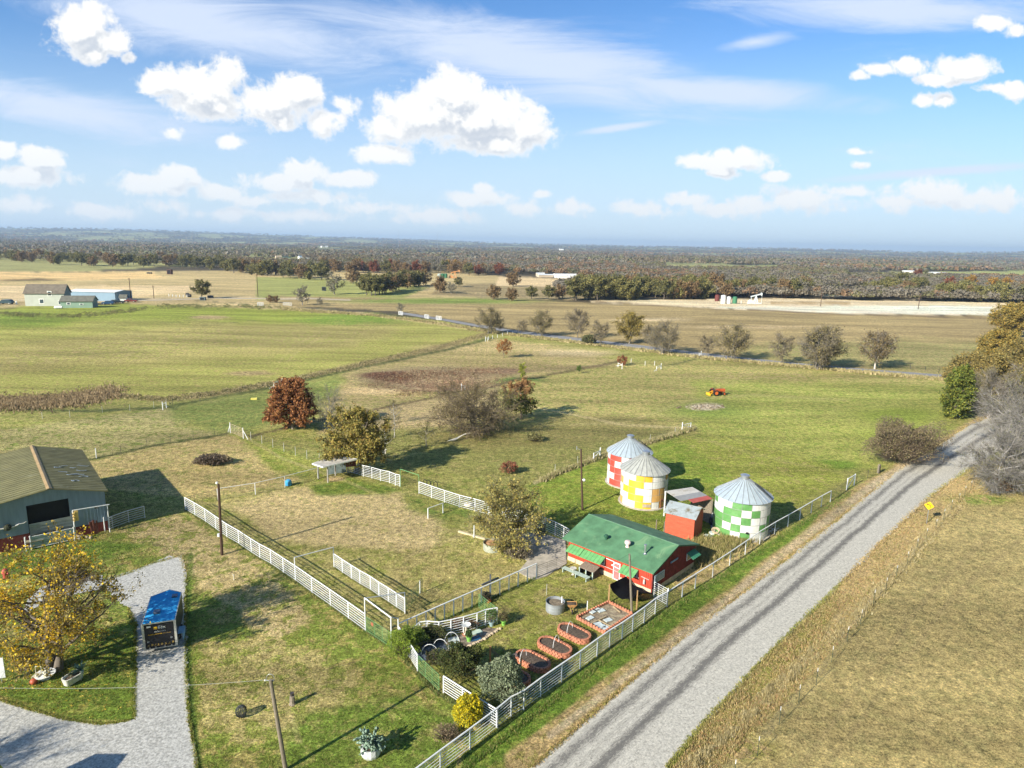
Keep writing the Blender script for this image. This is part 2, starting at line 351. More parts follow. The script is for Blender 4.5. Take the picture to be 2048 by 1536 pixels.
# ---------------------------------------------------------------- ground cover map (real surface colours of the fields)
STR=(.50,.40,.20);OLV=(.25,.25,.075);GRN=(.10,.17,.028);BRG=(.145,.235,.035);YGR=(.30,.31,.085);TAN=(.42,.32,.16);BRN=(.27,.19,.11);PAL=(.60,.50,.31);DKG=(.055,.08,.028);DKB=(.10,.075,.045);RUS=(.22,.10,.055);WOOD=(.075,.070,.050)
def PL(*a): return ('p',a)
REG=[
(PL((-900,606),(0,612),(250,607),(560,618),(700,628),(880,641),(985,662),(900,695),(720,733),(520,776),(300,800),(-900,850)),YGR,(.36,.29,.12),.38,2,6),
(PL((0,612),(250,607),(560,618),(760,632),(600,650),(250,640),(0,660)),(.25,.30,.055),(.30,.29,.09),.35,14,14),
(('e',700,640,130,12),BRG,YGR,.4,.6,6),(('e',40,640,120,16),(.17,.25,.04),YGR,.4,.6,6),
(PL((420,650),(780,655),(700,690),(200,730),(0,740),(0,700)),(.35,.29,.13),YGR,.5,30,20),
(PL((-900,548),(900,540),(1000,552),(1000,600),(560,618),(250,607),(-900,612)),(.47,.38,.20),(.36,.31,.14),.45,2,3),
(PL((-400,545),(300,544),(330,556),(160,560),(-400,566)),(.62,.46,.22),(.5,.4,.2),.3,3,5),
(PL((-400,572),(380,572),(420,582),(200,598),(-400,596)),(.62,.50,.30),(.45,.36,.18),.4,3,5),
(('e',60,560,70,3),DKB,OLV,.4,.5,3),
(PL((512,553),(640,556),(860,575),(800,600),(512,600)),(.28,.31,.10),(.34,.32,.13),.4,2,3),
(PL((880,572),(1100,560),(1200,566),(1190,600),(1000,600),(860,590)),(.22,.19,.10),(.42,.33,.18),.45,2,4),
(PL((1000,552),(1160,558),(1130,575),(990,572)),(.60,.48,.28),(.4,.3,.17),.3,2,3),
(PL((560,592),(1000,598),(1180,606),(1400,616),(1700,628),(2900,650),(2900,800),(1890,752),(1400,709),(1000,653),(800,624),(560,612)),(.31,.25,.125),(.36,.29,.14),.5,2,4),
(PL((1500,690),(1800,680),(2100,690),(2100,770),(1880,752),(1450,712)),(.24,.25,.09),(.33,.28,.13),.5,18,16),
(('e',880,603,230,7),(.17,.25,.05),(.30,.28,.11),.4,.6,4),
(('e',1300,640,90,4),PAL,TAN,.4,.7,4),(('e',1500,655,150,4),PAL,TAN,.5,.7,4),
(PL((1180,602),(1530,597),(1640,588),(1760,592),(2000,606),(2300,610),(2300,640),(1985,632),(1700,628),(1400,615),(1180,606)),PAL,(.66,.58,.42),.5,1.2,2),
(PL((1560,612),(1990,612),(1985,631),(1700,627),(1400,614)),(.74,.68,.56),PAL,.3,3,4),
(PL((1540,604),(1700,604),(1700,609),(1540,608)),(.36,.27,.15),PAL,.4,1,2),
(PL((1640,576),(1760,578),(1800,592),(1640,590)),(.22,.24,.10),(.40,.36,.19),.4,3,3),
(PL((1700,546),(2300,538),(2300,560),(1900,556),(1700,556)),(.30,.34,.12),(.36,.36,.16),.4,1.5,2),
(PL((1340,530),(1560,530),(1560,540),(1340,541)),(.30,.32,.12),(.4,.36,.17),.4,1.5,2),
(PL((640,497),(715,498),(715,502),(640,501)),(.42,.38,.18),(.3,.34,.14),.4,1,1),
(PL((205,481),(345,485),(320,491),(205,486)),(.24,.32,.11),(.36,.36,.18),.4,1,1),(PL((20,464),(60,465),(60,467),(20,467)),PAL,PAL,.4,1,1),
(PL((70,482),(115,484),(115,488),(70,487)),PAL,TAN,.4,1,1),(PL((360,483),(520,492),(512,496),(360,488)),TAN,OLV,.4,1,1),(PL((755,500),(815,505),(810,508),(755,504)),TAN,OLV,.4,1,1),
# near paddocks
(PL((-900,850),(300,800),(520,776),(720,733),(900,695),(985,662),(1240,692),(1400,715),(1890,757),(2900,830),(2900,1600),(-900,1600)),(.29,.28,.095),(.20,.235,.055),.45,2,6),
(PL((0,858),(200,835),(420,800),(600,775),(620,790),(350,850),(460,866),(160,922),(0,930)),(.34,.31,.14),(.17,.22,.05),.42,8,12),
(PL((330,815),(640,765),(760,740),(700,790),(560,840),(480,860),(370,845)),(.175,.225,.06),(.25,.26,.08),.45,16,26),
(PL((700,735),(985,676),(1100,695),(1240,722),(1100,750),(1000,770),(820,800),(640,838)),(.38,.31,.15),(.25,.25,.08),.45,10,14),
(('e',985,695,160,10),(.48,.39,.2),(.3,.28,.1),.45,.6,8),(('e',1150,706,90,9),(.52,.44,.26),(.36,.3,.14),.4,.6,6),
(PL((640,838),(860,797),(1060,762),(1240,727),(1400,718),(1890,760),(1900,830),(1500,860),(1380,870),(1100,900),(960,880),(760,850)),(.36,.315,.125),(.24,.27,.075),.45,8,14),
(PL((1380,760),(1900,770),(1900,840),(1760,930),(1560,960),(1400,890)),(.32,.33,.095),(.21,.27,.055),.45,14,22),
(('e',1800,830,110,20),(.22,.28,.05),YGR,.3,.7,10),(('e',1820,870,110,24),(.22,.30,.05),YGR,.4,.8,12),(('e',1530,752,200,7),(.40,.33,.16),YGR,.5,.7,6),
(('e',1410,820,110,22),(.15,.22,.045),(.22,.26,.06),.45,.9,12),(('e',1410,813,40,8),(.36,.29,.2),(.5,.45,.36),.5,.6,4),
(('e',1610,945,70,18),(.30,.29,.1),YGR,.4,.7,10),(('e',1660,930,70,12),(.15,.25,.035),YGR,.3,.6,10),
(PL((640,838),(860,797),(1000,775),(1000,830),(760,880),(640,870)),(.37,.30,.16),(.28,.26,.1),.4,14,10),
(PL((740,860),(1100,850),(1380,862),(1200,915),(1050,965),(860,940),(740,925)),(.215,.225,.07),(.30,.27,.11),.42,12,14),
(PL((800,860),(1050,850),(1250,830),(1380,858),(1200,880),(950,905)),(.24,.22,.085),(.18,.2,.06),.4,14,14),
(PL((1060,970),(1200,915),(1390,865),(1560,930),(1560,1010),(1430,1090),(1330,1120),(1130,1070),(1060,1050)),(.16,.235,.035),(.25,.285,.06),.48,8,16),
(PL((1350,870),(1500,880),(1700,950),(1560,1040),(1430,930)),(.26,.30,.06),(.35,.31,.12),.4,16,18),
(PL((170,925),(300,893),(460,866),(640,940),(560,975),(380,1000),(215,975)),(.43,.355,.165),(.27,.28,.09),.42,6,10),
(PL((480,868),(640,925),(650,960),(560,950),(500,900)),(.30,.31,.08),(.19,.25,.045),.45,12,14),
(PL((380,1005),(560,975),(650,962),(720,955),(840,985),(960,1030),(1130,1100),(1075,1155),(800,1280),(370,1020)),(.35,.32,.125),(.225,.25,.06),.45,5,8),
(PL((450,1010),(620,968),(800,985),(880,1050),(860,1110),(700,1100),(560,1080)),(.48,.40,.21),(.32,.31,.11),.36,20,22),
(PL((625,968),(700,955),(810,978),(770,990),(640,988)),(.13,.20,.035),(.24,.27,.06),.45,10,18),
(PL((820,985),(900,1005),(960,1035),(900,1050),(820,1020)),(.14,.20,.04),(.27,.27,.08),.5,14,20),
(('e',670,958,22,5),(.44,.34,.2),STR,.4,.6,4),(('e',1180-570,960,1,1),STR,STR,.4,.6,4),
(PL((800,1100),(1000,1110),(1060,1150),(940,1210),(800,1265),(740,1230)),(.33,.29,.12),(.22,.23,.07),.45,14,16),
(PL((-900,1100),(220,1065),(290,1040),(370,1022),(600,1180),(790,1300),(870,1390),(990,1460),(860,1560),(700,1700),(-900,1700)),(.36,.315,.115),(.18,.24,.045),.56,5,10),
(PL((240,1060),(370,1025),(520,1130),(620,1230),(560,1300),(430,1200),(330,1110)),(.47,.39,.20),(.20,.24,.05),.44,14,18),
(PL((400,1280),(560,1280),(720,1340),(700,1420),(480,1500),(400,1450)),(.40,.35,.15),(.21,.25,.055),.46,16,20),
(PL((600,1430),(800,1390),(940,1440),(860,1540),(560,1540)),(.14,.21,.035),(.28,.28,.09),.42,16,20),
(PL((0,1290),(200,1260),(275,1240),(272,1440),(150,1440),(0,1390)),(.14,.215,.035),(.26,.27,.07),.4,6,8),
(PL((0,1060),(210,1080),(300,1090),(200,1130),(0,1160)),(.12,.19,.03),(.25,.27,.07),.4,10,14),
(PL((820,1290),(1070,1160),(1130,1145),(1300,1200),(1330,1220),(1000,1450)),(.20,.235,.05),(.27,.26,.09),.45,5,8),
(PL((930,1250),(1130,1150),(1200,1180),(1180,1220),(1000,1290)),(.23,.245,.06),(.33,.29,.12),.45,12,12),
# road sides
(PL((700,1700),(860,1545),(995,1457),(1333,1217),(1660,1006),(1760,945),(1960,830),(2080,800),(2100,850),(1860,930),(1064,1560),(950,1700)),(.40,.31,.155),(.26,.25,.08),.42,4,8),
(PL((800,1600),(995,1457),(1333,1217),(1560,1070),(1640,1020),(1620,1050),(1480,1160),(1340,1260),(1180,1380),(900,1590)),(.115,.20,.028),(.22,.26,.055),.42,6,8),
(PL((1330,1560),(1404,1454),(1534,1314),(1761,1087),(1946,932),(2100,880),(2900,1000),(2900,1700),(1330,1700)),(.40,.335,.155),(.30,.275,.11),.45,4,8),
(PL((1340,1545),(1410,1460),(1540,1320),(1770,1090),(1800,1095),(1640,1260),(1500,1420),(1400,1545)),(.33,.29,.10),(.22,.24,.06),.45,5,8),
(PL((1700,1070),(1850,1000),(1900,960),(1960,950),(1940,1000),(1800,1130),(1650,1290)),(.44,.345,.18),(.3,.26,.11),.4,8,8),
(PL((1380,1560),(1640,1350),(1900,1060),(2000,990),(2900,1100),(2900,1700),(1380,1700)),(.385,.325,.15),(.30,.27,.12),.46,6,10),
(('e',1960,1000,90,14),(.2,.26,.06),TAN,.4,.7,8),(('e',1480,1500,90,30),(.28,.28,.08),TAN,.5,.8,12),
(PL((1330,1130),(1500,1075),(1560,1060),(1440,1150),(1360,1180)),(.42,.34,.17),(.3,.27,.1),.4,6,10),
# the dry pond basin
(('e',870,757,165,27),(.30,.25,.14),(.24,.22,.10),.45,.25,8),(('e',860,755,140,17),(.27,.20,.13),(.34,.28,.17),.45,.45,12),(('e',775,752,60,8),(.13,.075,.05),RUS,.4,.5,5),(('e',900,765,60,9),(.24,.15,.09),(.30,.22,.13),.45,.6,10),(('e',990,742,80,7),(.17,.12,.08),(.3,.2,.12),.5,.5,6),(('e',1040,762,70,5),(.12,.2,.05),OLV,.4,.6,4),(('e',760,782,90,8),(.5,.4,.22),TAN,.4,.5,6),
(('e',420,635,45,5),(.30,.24,.12),(.5,.4,.22),.5,.5,3),(('e',500,747,55,5),(.26,.2,.1),(.4,.33,.16),.5,.5,4),
]
LN=[ # fence rows and ruts: polyline, half width px, colour
([(0,818),(180,822),(330,815),(430,795),(562,772),(720,736),(880,702),(985,676)],3.2,DKG,.85),
([(0,805),(230,792),(330,800),(430,788),(560,764),(720,728),(870,696),(975,668)],6,(.22,.17,.09),.7),
([(500,873),(585,852),(700,829),(860,797),(990,769),(1060,757),(1240,723)],3,DKB,.8),([(1000,748),(1100,738),(1230,731)],4,(.2,.15,.09),.5),
([(1320,733),(1350,728),(1405,714)],2,DKG,.8),
([(170,921),(300,893),(460,867)],2.6,DKG,.9),([(460,867),(500,880),(640,925)],3,(.22,.27,.07),.4),
([(1060,972),(1100,953),(1200,915),(1300,885),(1395,858)],3.5,DKG,.6),([(1070,965),(1120,945),(1220,905),(1390,853)],5,(.48,.42,.24),.6),
([(0,612),(200,603),(400,600),(560,616),(720,628),(960,660)],2.5,(.52,.42,.24),.8),
([(0,617),(250,606)],1.8,DKB,.7),([(1050,812),(1130,826),(1250,850),(1370,855)],3,(.47,.40,.22),.6),
([(262,1175),(300,1085),(370,1110),(395,1170),(385,1250)],5,DKG,.25),([(382,1110),(378,1220),(378,1330),(385,1420),(400,1540)],7,(.10,.17,.03),.8),
([(160,600),(350,598),(560,614)],1,DKG,.5),([(0,600),(200,600),(420,594),(700,600)],1.5,(.6,.52,.38),.5),
([(1190,604),(1400,616),(1700,629),(2100,640)],1.4,(.20,.15,.09),.8),
([(860,1560),(1000,1462),(1340,1222),(1660,1010),(1700,985)],4,(.07,.12,.03),.5),
([(1100,1470),(1270,1340),(1440,1210),(1600,1080),(1760,960),(1850,905)],10,(.52,.47,.38),.45),
([(1350,1545),(1560,1350),(1780,1130),(1850,1060),(1905,1010)],4,(.50,.43,.22),.7),([(1560,1370),(1690,1260),(1800,1140),(1920,1020)],3,DKB,.4),
([(700,1500),(740,1525),(780,1500)],8,(.2,.24,.06),.5),
([(20,690),(180,676),(330,664),(430,650),(520,640)],1.1,(.20,.20,.08),.5),([(0,720),(160,712),(330,700),(520,690),(700,684),(860,672)],1.2,(.20,.20,.07),.5),([(30,755),(200,742),(420,735),(640,716)],1.3,(.24,.21,.09),.5),([(100,660),(260,652),(420,640)],1,(.2,.21,.07),.45),
([(560,725),(580,700),(610,680),(640,664)],1.2,(.42,.36,.17),.5),([(572,727),(596,702),(628,682),(660,667)],1.2,(.42,.36,.17),.5),([(135,905),(150,890),(175,872),(182,855)],1.6,(.16,.17,.06),.55),
([(480,868),(560,915),(640,945),(700,965),(800,1010)],4,(.44,.37,.20),.35),([(1060,1060),(980,1040),(900,1080),(820,1110),(780,1180)],5,(.42,.35,.19),.3),([(1380,870),(1480,900),(1600,930),(1700,950)],4,(.36,.32,.15),.3),([(1140,850),(1250,845),(1380,800),(1500,790),(1700,800)],3,(.42,.36,.18),.35),
([(1600,1536),(1700,1400),(1850,1200),(1990,1060)],7,(.27,.22,.12),.3),([(1650,1536),(1760,1390),(1900,1200),(2040,1080)],7,(.27,.22,.12),.3),([(420,1130),(470,1200),(520,1280),(560,1380),(600,1480)],9,(.46,.38,.2),.3),
]
def segd(x,y,a,b):
    ax,ay=a;bx,by=b;dx=bx-ax;dy=by-ay;t=np.clip(((x-ax)*dx+(y-ay)*dy)/(dx*dx+dy*dy+1e-9),0,1); return np.hypot(x-ax-t*dx,y-ay-t*dy)
def cover(px,py,wx,wy):
    n=len(px); A=np.tile(np.array(WOOD),(n,1)); B_=np.tile(np.array((.10,.085,.055)),(n,1)); f=np.full(n,.5)
    q=fbm(wx/260,wy/420,31); fl=sst(.53,.555,q)[:,None]; A=A*(1-fl)+np.array((.33,.31,.15))*fl; B_=B_*(1-fl)+np.array((.25,.28,.10))*fl
    nearby=(wy<25)|(np.abs(wx)>3*np.maximum(wy,1))
    nn=nearby[:,None]; A=np.where(nn,np.array((.29,.28,.095)),A); B_=np.where(nn,np.array((.20,.235,.055)),B_)
    w1=fbm(wx/6,wy/6,1)-.5; w2=fbm(wx/6+50,wy/6+9,2)-.5
    def test(shape,soft,warp):
        X=px+w1*warp*2.2; Y=py+w2*warp*1.1
        if shape[0]=='e':
            _,cx,cy,rx,ry=shape; d=np.hypot((X-cx)/rx,(Y-cy)/ry); return 1-sst(1-soft,1+soft*.4,d)
        pts=shape[1]; xs=[p[0] for p in pts]; ys=[p[1] for p in pts]; pad=soft*3+5
        al=np.zeros(n); s_=np.where((X>min(xs)-pad)&(X<max(xs)+pad)&(Y>min(ys)-pad)&(Y<max(ys)+pad))[0]
        if not len(s_): return al
        x=X[s_];y=Y[s_];ins=np.zeros(len(s_),bool);dm=np.full(len(s_),1e9)
        for i in range(len(pts)):
            a_,b_=pts[i],pts[(i+1)%len(pts)]
            c=((a_[1]>y)!=(b_[1]>y))&(x<(b_[0]-a_[0])*(y-a_[1])/((b_[1]-a_[1])+1e-9)+a_[0]); ins^=c
            dm=np.minimum(dm,segd(x,y*2,(a_[0],a_[1]*2),(b_[0],b_[1]*2)))
        al[s_]=sst(-soft,soft,np.where(ins,dm,-dm)); return al
    for shape,ca,cb_,fr,soft,warp in REG:
        al=test(shape,soft,warp); al[nearby]=0; a_=al[:,None]
        A=A*(1-a_)+np.array(ca)*a_; B_=B_*(1-a_)+np.array(cb_)*a_; f=f*(1-al)+fr*al
    for pts,w,c,k in LN:
        dm=np.full(n,1e9)
        for a_,b_ in zip(pts[:-1],pts[1:]): dm=np.minimum(dm,segd(px+w1*5,py*1.0+w2*3,a_,b_))
        al=(1-sst(w*.4,w*1.1,dm))*k*np.clip(.35+1.3*fbm(wx/2.5,wy/2.5,17),0,1); al[nearby]=0; a_=al[:,None]
        A=A*(1-a_)+np.array(c)*a_; B_=B_*(1-a_)+np.array(c)*a_
    big=(.86+.28*fbm(wx/22,wy/22,8))[:,None]*np.where((wy>1200)[:,None],1.,np.array([[1.24,1.17,1.12]])); return np.minimum(A*big,.8),np.minimum(B_*big,.8),f
def toPX(x,y,z=0.):
    v=np.stack([x-CP[0],y-CP[1],z-CP[2]+0*x],1); Z=v@fw; Zs=np.where(Z>1,Z,1); return 1024+F*(v@rt)/Zs,768-F*(v@up)/Zs,Z
# ---------------------------------------------------------------- the ground sheet
fine=np.arange(-46,46.01,.115); coarse=np.concatenate([np.arange(-180,-46,4.),fine,np.arange(50,180,4.)])
az=np.radians(coarse)
dep=np.arange(1640,505,-2.6)-HY; rr=HC/np.tan(np.arctan(dep/F)+0*dep+0.0+pt*0)  # metres out per picture row
rr=HC*F/dep*1.0
rr=np.concatenate([[2,8,14,19],rr[rr>22],np.exp(np.linspace(math.log(rr[-1]*1.02),math.log(12500),110))])
nr,na=len(rr),len(az)
Rg,Ag=np.meshgrid(rr,az,indexing='ij'); gx=(Rg*np.sin(Ag)).ravel(); gy=(Rg*np.cos(Ag)).ravel(); gz=terr(gx,gy)
near=1-sst(60,120,np.hypot(gx,gy)); gz=gz+(fbm(gx/1.6,gy/1.6,77,3)-.5)*.05*near
gpx,gpy,gZ=toPX(gx,gy,0.)
gA,gB,gf=cover(gpx,gpy,gx,gy)
I=np.arange(nr*na).reshape(nr,na); a0=I[:-1];a1=I[1:]
q_=np.stack([a0,np.roll(a0,-1,1),np.roll(a1,-1,1),a1],-1).reshape(-1,4)[:, ::-1]
v_=np.stack([gx,gy,gz],1); v_=np.vstack([v_,[0,0,0]]); ctr=len(v_)-1
tri=np.stack([np.full(na,ctr),np.roll(I[0],-1),I[0]],1)
cA=np.ones((len(v_),4));cB=np.ones((len(v_),4)); cA[:-1,:3]=gA; cB[:-1,:3]=gB; cB[:-1,3]=gf
def ground_material():
    m_=bpy.data.materials.new('pasture_ground'); m_.use_nodes=True; t=m_.node_tree; b=t.nodes['Principled BSDF']
    b.inputs['Roughness'].default_value=.95; b.inputs['Specular IOR Level'].default_value=.12
    A_=t.nodes.new('ShaderNodeAttribute');A_.attribute_name='Col'; B2=t.nodes.new('ShaderNodeAttribute');B2.attribute_name='Col2'
    tcn=t.nodes.new('ShaderNodeTexCoord'); v=tcn.outputs['Object']
    n1=noiz(t,v,.62,11,.80,.5); k=mth(t,'ADD',n1,mth(t,'MULTIPLY_ADD',B2.outputs['Alpha'],.5,-.25))
    c=mixc(t,mrange(t,k,.465,.535),A_.outputs['Color'],B2.outputs['Color'])
    mp_=t.nodes.new('ShaderNodeMapping'); mp_.inputs['Scale'].default_value=(.018,.11,.1); mp_.inputs['Rotation'].default_value=(0,0,rad(6)); t.links.new(v,mp_.inputs[0])
    st=noiz(t,mp_.outputs[0],1,7,.65,.3); nf=noiz(t,v,5.5,6,.85); nm=noiz(t,v,1.5,7,.75)
    g_=mth(t,'MULTIPLY',mrange(t,nf,.38,.62,.34,1.66,False),mrange(t,nm,.38,.62,.56,1.44,False)); g_=mth(t,'MULTIPLY',g_,mrange(t,st,.36,.64,.74,1.26,False))
    c=mixc(t,1,c,mixc(t,g_,(0,0,0),(1,1,1)),'MULTIPLY') if False else vmt(t,'MULTIPLY',c,None) if False else c
    vs=t.nodes.new('ShaderNodeVectorMath'); vs.operation='SCALE'; t.links.new(c,vs.inputs[0]); t.links.new(g_,vs.inputs['Scale']); t.links.new(vs.outputs[0],b.inputs['Base Color'])
    bn=t.nodes.new('ShaderNodeBump'); bn.inputs['Distance'].default_value=.22; bn.inputs['Strength'].default_value=.8; t.links.new(mth(t,'ADD',nf,mth(t,'MULTIPLY',nm,1.5)),bn.inputs['Height']); t.links.new(bn.outputs[0],b.inputs['Normal'])
    return m_
gme=mesh_np('ground',v_,[q_,tri],ground_material(),{'Col':cA,'Col2':cB},True)
gob=link(bpy.data.objects.new('ground',gme)); tag(gob,kind='structure')
# ---------------------------------------------------------------- roads
def gravel_mat(name,c,dark,tracks=None,W_=6.):
    m_=bpy.data.materials.new(name); m_.use_nodes=True; t=m_.node_tree; b=t.nodes['Principled BSDF']; b.inputs['Roughness'].default_value=.95; b.inputs['Specular IOR Level'].default_value=.15
    tcn=t.nodes.new('ShaderNodeTexCoord'); v=tcn.outputs['Object']
    nf=noiz(t,v,6,7,.85); nm=noiz(t,v,1.1,7,.75)
    base_=mixc(t,mrange(t,nf,.36,.64),[x*.55 for x in c],[min(.95,x*1.4) for x in c])
    if tracks:
        u=t.nodes.new('ShaderNodeAttribute'); u.attribute_name='uvm'; s_=t.nodes.new('ShaderNodeSeparateXYZ'); t.links.new(u.outputs['Vector'],s_.inputs[0])
        mp_=t.nodes.new('ShaderNodeMapping'); mp_.inputs['Scale'].default_value=(1.8,.5,1); t.links.new(u.outputs['Vector'],mp_.inputs[0]); sn=mrange(t,noiz(t,mp_.outputs[0],2.6,9,.82,.8),.36,.64,0,1,False); nfs=mrange(t,nf,.38,.62,0,1,False)
        tr=None
        for (x0,w_,k_) in tracks:
            g_=mth(t,'MULTIPLY',mth(t,'SUBTRACT',1,mth(t,'ABSOLUTE',mth(t,'DIVIDE',mth(t,'SUBTRACT',s_.outputs[0],x0),w_)),clamp=True),k_); tr=g_ if tr is None else mth(t,'MAXIMUM',tr,g_)
        dk=mrange(t,mth(t,'ADD',mth(t,'MULTIPLY',tr,.60),mth(t,'ADD',mth(t,'MULTIPLY',sn,.48),mth(t,'MULTIPLY',nfs,.55))),.55,1.02)
        base_=mixc(t,mth(t,'MULTIPLY',dk,.88),base_,dark)
    else: base_=mixc(t,mth(t,'MULTIPLY',mrange(t,nm,.58,.72),.6),base_,dark)
    t.links.new(base_,b.inputs['Base Color'])
    bn=t.nodes.new('ShaderNodeBump'); bn.inputs['Distance'].default_value=.05; bn.inputs['Strength'].default_value=.7; t.links.new(nf,bn.inputs['Height']); t.links.new(bn.outputs[0],b.inputs['Normal'])
    return m_
def resamp(pts,n):
    pts=np.array([tuple(p)[:2] for p in pts]); d=np.concatenate([[0],np.cumsum(np.hypot(*np.diff(pts,axis=0).T))]); s=np.linspace(0,d[-1],n); return np.stack([np.interp(s,d,pts[:,0]),np.interp(s,d,pts[:,1])],1),d[-1]
def ribbon(name,Lp,Rp,n,mat_,jag=.25,z=.012,cross=24,fq=2.2):
    l,ln=resamp(Lp,n); r,_=resamp(Rp,n); d=r-l; w=np.hypot(d[:,0],d[:,1])[:,None]; d=d/w
    s=np.arange(n)*ln/n; jl=(fbm(s/fq,s*0,3,4)-.5)*1.6*jag+(fbm(s/.25,s*0,13,3)-.5)*1.3*jag; jr=(fbm(s/fq,s*0+9,4,4)-.5)*1.6*jag+(fbm(s/.25,s*0,14,3)-.5)*1.3*jag
    l2=l+d*jl[:,None]; r2=r+d*jr[:,None]; t=np.linspace(0,1,cross)[None,:,None]
    g=l2[:,None,:]*(1-t)+r2[:,None,:]*t; X=g[...,0].ravel();Y=g[...,1].ravel(); Z=terr(X,Y)+z+np.where(np.hypot(X,Y)<120,.03,0)
    wm=float(w.mean()); uv=np.zeros((n*cross,3)); uv[:,0]=(np.repeat(t[0,:,0][None],n,0)*wm).ravel(); uv[:,1]=np.repeat(s,cross)
    J=np.arange(n*cross).reshape(n,cross); q=np.stack([J[:-1,:-1],J[:-1,1:],J[1:,1:],J[1:,:-1]],-1).reshape(-1,4)
    v=np.stack([X,Y,Z],1); A_=v[q[0,1]]-v[q[0,0]]; B_=v[q[0,3]]-v[q[0,0]]
    if np.cross(A_,B_)[2]<0: q=q[:,::-1]
    me=mesh_np(name,v,[q],mat_,{'uvm':uv},True); return tag(link(bpy.data.objects.new(name,me)),kind='structure'),wm
LE=[P(*q) for q in ((930,1640),(1064,1536),(1261,1364),(1374,1269),(1534,1150),(1661,1052),(1736,990),(1798,940),(1886,885),(1936,852),(1985,832),(2060,812),(2300,770))]
RE=[P(*q) for q in ((1290,1600),(1336,1536),(1404,1454),(1534,1314),(1666,1184),(1761,1087),(1861,992),(1946,932),(2000,900),(2070,866),(2150,838),(2360,800))]
wr_=sum((a_-b_).length for a_,b_ in zip(LE[2:9],RE[3:10]))/7; wr_=6.9 if not 4<wr_<12 else wr_
RM=gravel_mat('gravel_road_surface',(.53,.505,.445),(.11,.105,.10),[(wr_*.25,wr_*.17,.72),(wr_*.50,wr_*.09,.30),(wr_*.73,wr_*.16,.95)],6.5)
_,wroad=ribbon('gravel_road',LE,RE,1500,RM,.30)
print('road width',wroad)
DM=gravel_mat('white_gravel',(.46,.455,.43),(.27,.26,.22))
ribbon('driveway',[P(*q) for q in ((271,1640),(272,1536),(270,1440),(268,1400),(270,1330),(272,1250),(255,1215),(225,1190),(205,1160))],[P(*q) for q in ((395,1640),(393,1536),(388,1490),(378,1440),(373,1350),(370,1280),(372,1180),(372,1150),(362,1112))],500,DM,.28,.014)
ribbon('driveway_end',[P(*q) for q in ((205,1162),(255,1148),(300,1128),(340,1112))],[P(*q) for q in ((228,1192),(275,1180),(320,1160),(362,1118))],160,DM,.25,.010)
ribbon('driveway_approach',[P(*q) for q in ((-260,1340),(0,1402),(60,1420),(130,1440),(200,1450),(275,1440))],[P(*q) for q in ((-260,1600),(0,1530),(60,1600),(150,1640),(240,1640),(300,1640))],300,DM,.25,.018)
ribbon('driveway_verge',[P(*q) for q in ((0,1120),(10,1178),(20,1260),(60,1190),(120,1150),(205,1152))][3:],[P(*q) for q in ((40,1235),(110,1195),(205,1180))],120,DM,.3,.008)
fr=[(800,627),(880,638),(960,652),(1040,664),(1100,672),(1250,690),(1400,708),(1560,726),(1700,739),(1890,754),(2120,776)]
FRM=gravel_mat('far_road_surface',(.30,.30,.31),(.16,.16,.17),[(2.7,1.6,.4)],5.5)
ribbon('country_road',[P(x,y-3.2*(y-HY)/240) for x,y in fr],[P(x,y+4.2*(y-HY)/240) for x,y in fr],700,FRM,.25,.03,8,2.)
ribbon('farm_track',[P(x,y) for x,y in ((185,602),(300,600),(420,596),(560,598),(640,597),(700,600))],[P(x,y) for x,y in ((185,604),(300,602),(420,598),(560,600),(640,599),(700,602))],200,mat('track_dirt',(.5,.42,.3),.95),.3,.06,4,3.)
# ---------------------------------------------------------------- grass blades
def tufts(name,px,py,h,w,col=None,label=None,cat='grass',jit=.35,blades=3,lean=.45,colmix=None):
    n=len(px); d=fw*F+rt*(px[:,None]-1024)-up*(py[:,None]-768); t=(0-HC)/d[:,2]; x=d[:,0]*t; y=d[:,1]*t; z=terr(x,y)
    if col is None:
        A_,B_,f=cover(px,py,x,y); c=np.where((rng.random(n)<f)[:,None],B_,A_)
    else: c=np.array(col)[rng.integers(0,len(col),n)]
    c=c*(1+jit*(rng.random((n,1))*2-1))*1.02
    V=[];Cc=[]
    for b in range(blades):
        an=rng.random(n)*math.tau; hh=h*(.55+.8*rng.random(n)); ww=w*(.6+.8*rng.random(n)); ox=(rng.random(n)-.5)*w*2; oy=(rng.random(n)-.5)*w*2
        le=lean*hh*rng.random(n); la=rng.random(n)*math.tau
        bx=x+ox;by=y+oy; dx=np.cos(an)*ww/2;dy=np.sin(an)*ww/2
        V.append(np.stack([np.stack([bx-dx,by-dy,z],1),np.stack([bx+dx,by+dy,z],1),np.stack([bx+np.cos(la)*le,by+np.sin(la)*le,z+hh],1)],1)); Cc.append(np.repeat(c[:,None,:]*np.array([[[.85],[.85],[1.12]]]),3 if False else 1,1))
    V=np.concatenate(V).reshape(-1,3); Cc=np.concatenate(Cc).reshape(-1,3)
    me=mesh_np(name,V,[np.arange(len(V)).reshape(-1,3)],GRASSM,np.clip(Cc,0,1)); o=link(bpy.data.objects.new(name,me)); return tag(o,label,cat,kind='stuff')
def inpoly(px,py,pts):
    ins=np.zeros(len(px),bool)
    for i in range(len(pts)):
        a_,b_=pts[i],pts[(i+1)%len(pts)]; ins^=((a_[1]>py)!=(b_[1]>py))&(px<(b_[0]-a_[0])*(py-a_[1])/((b_[1]-a_[1])+1e-9)+a_[0])
    return ins
ROADP=[(940,1640),(1064,1536),(1261,1364),(1534,1150),(1661,1052),(1798,940),(1936,852),(2060,812),(2150,838),(2000,900),(1946,932),(1761,1087),(1534,1314),(1404,1454),(1336,1536),(1280,1640)]
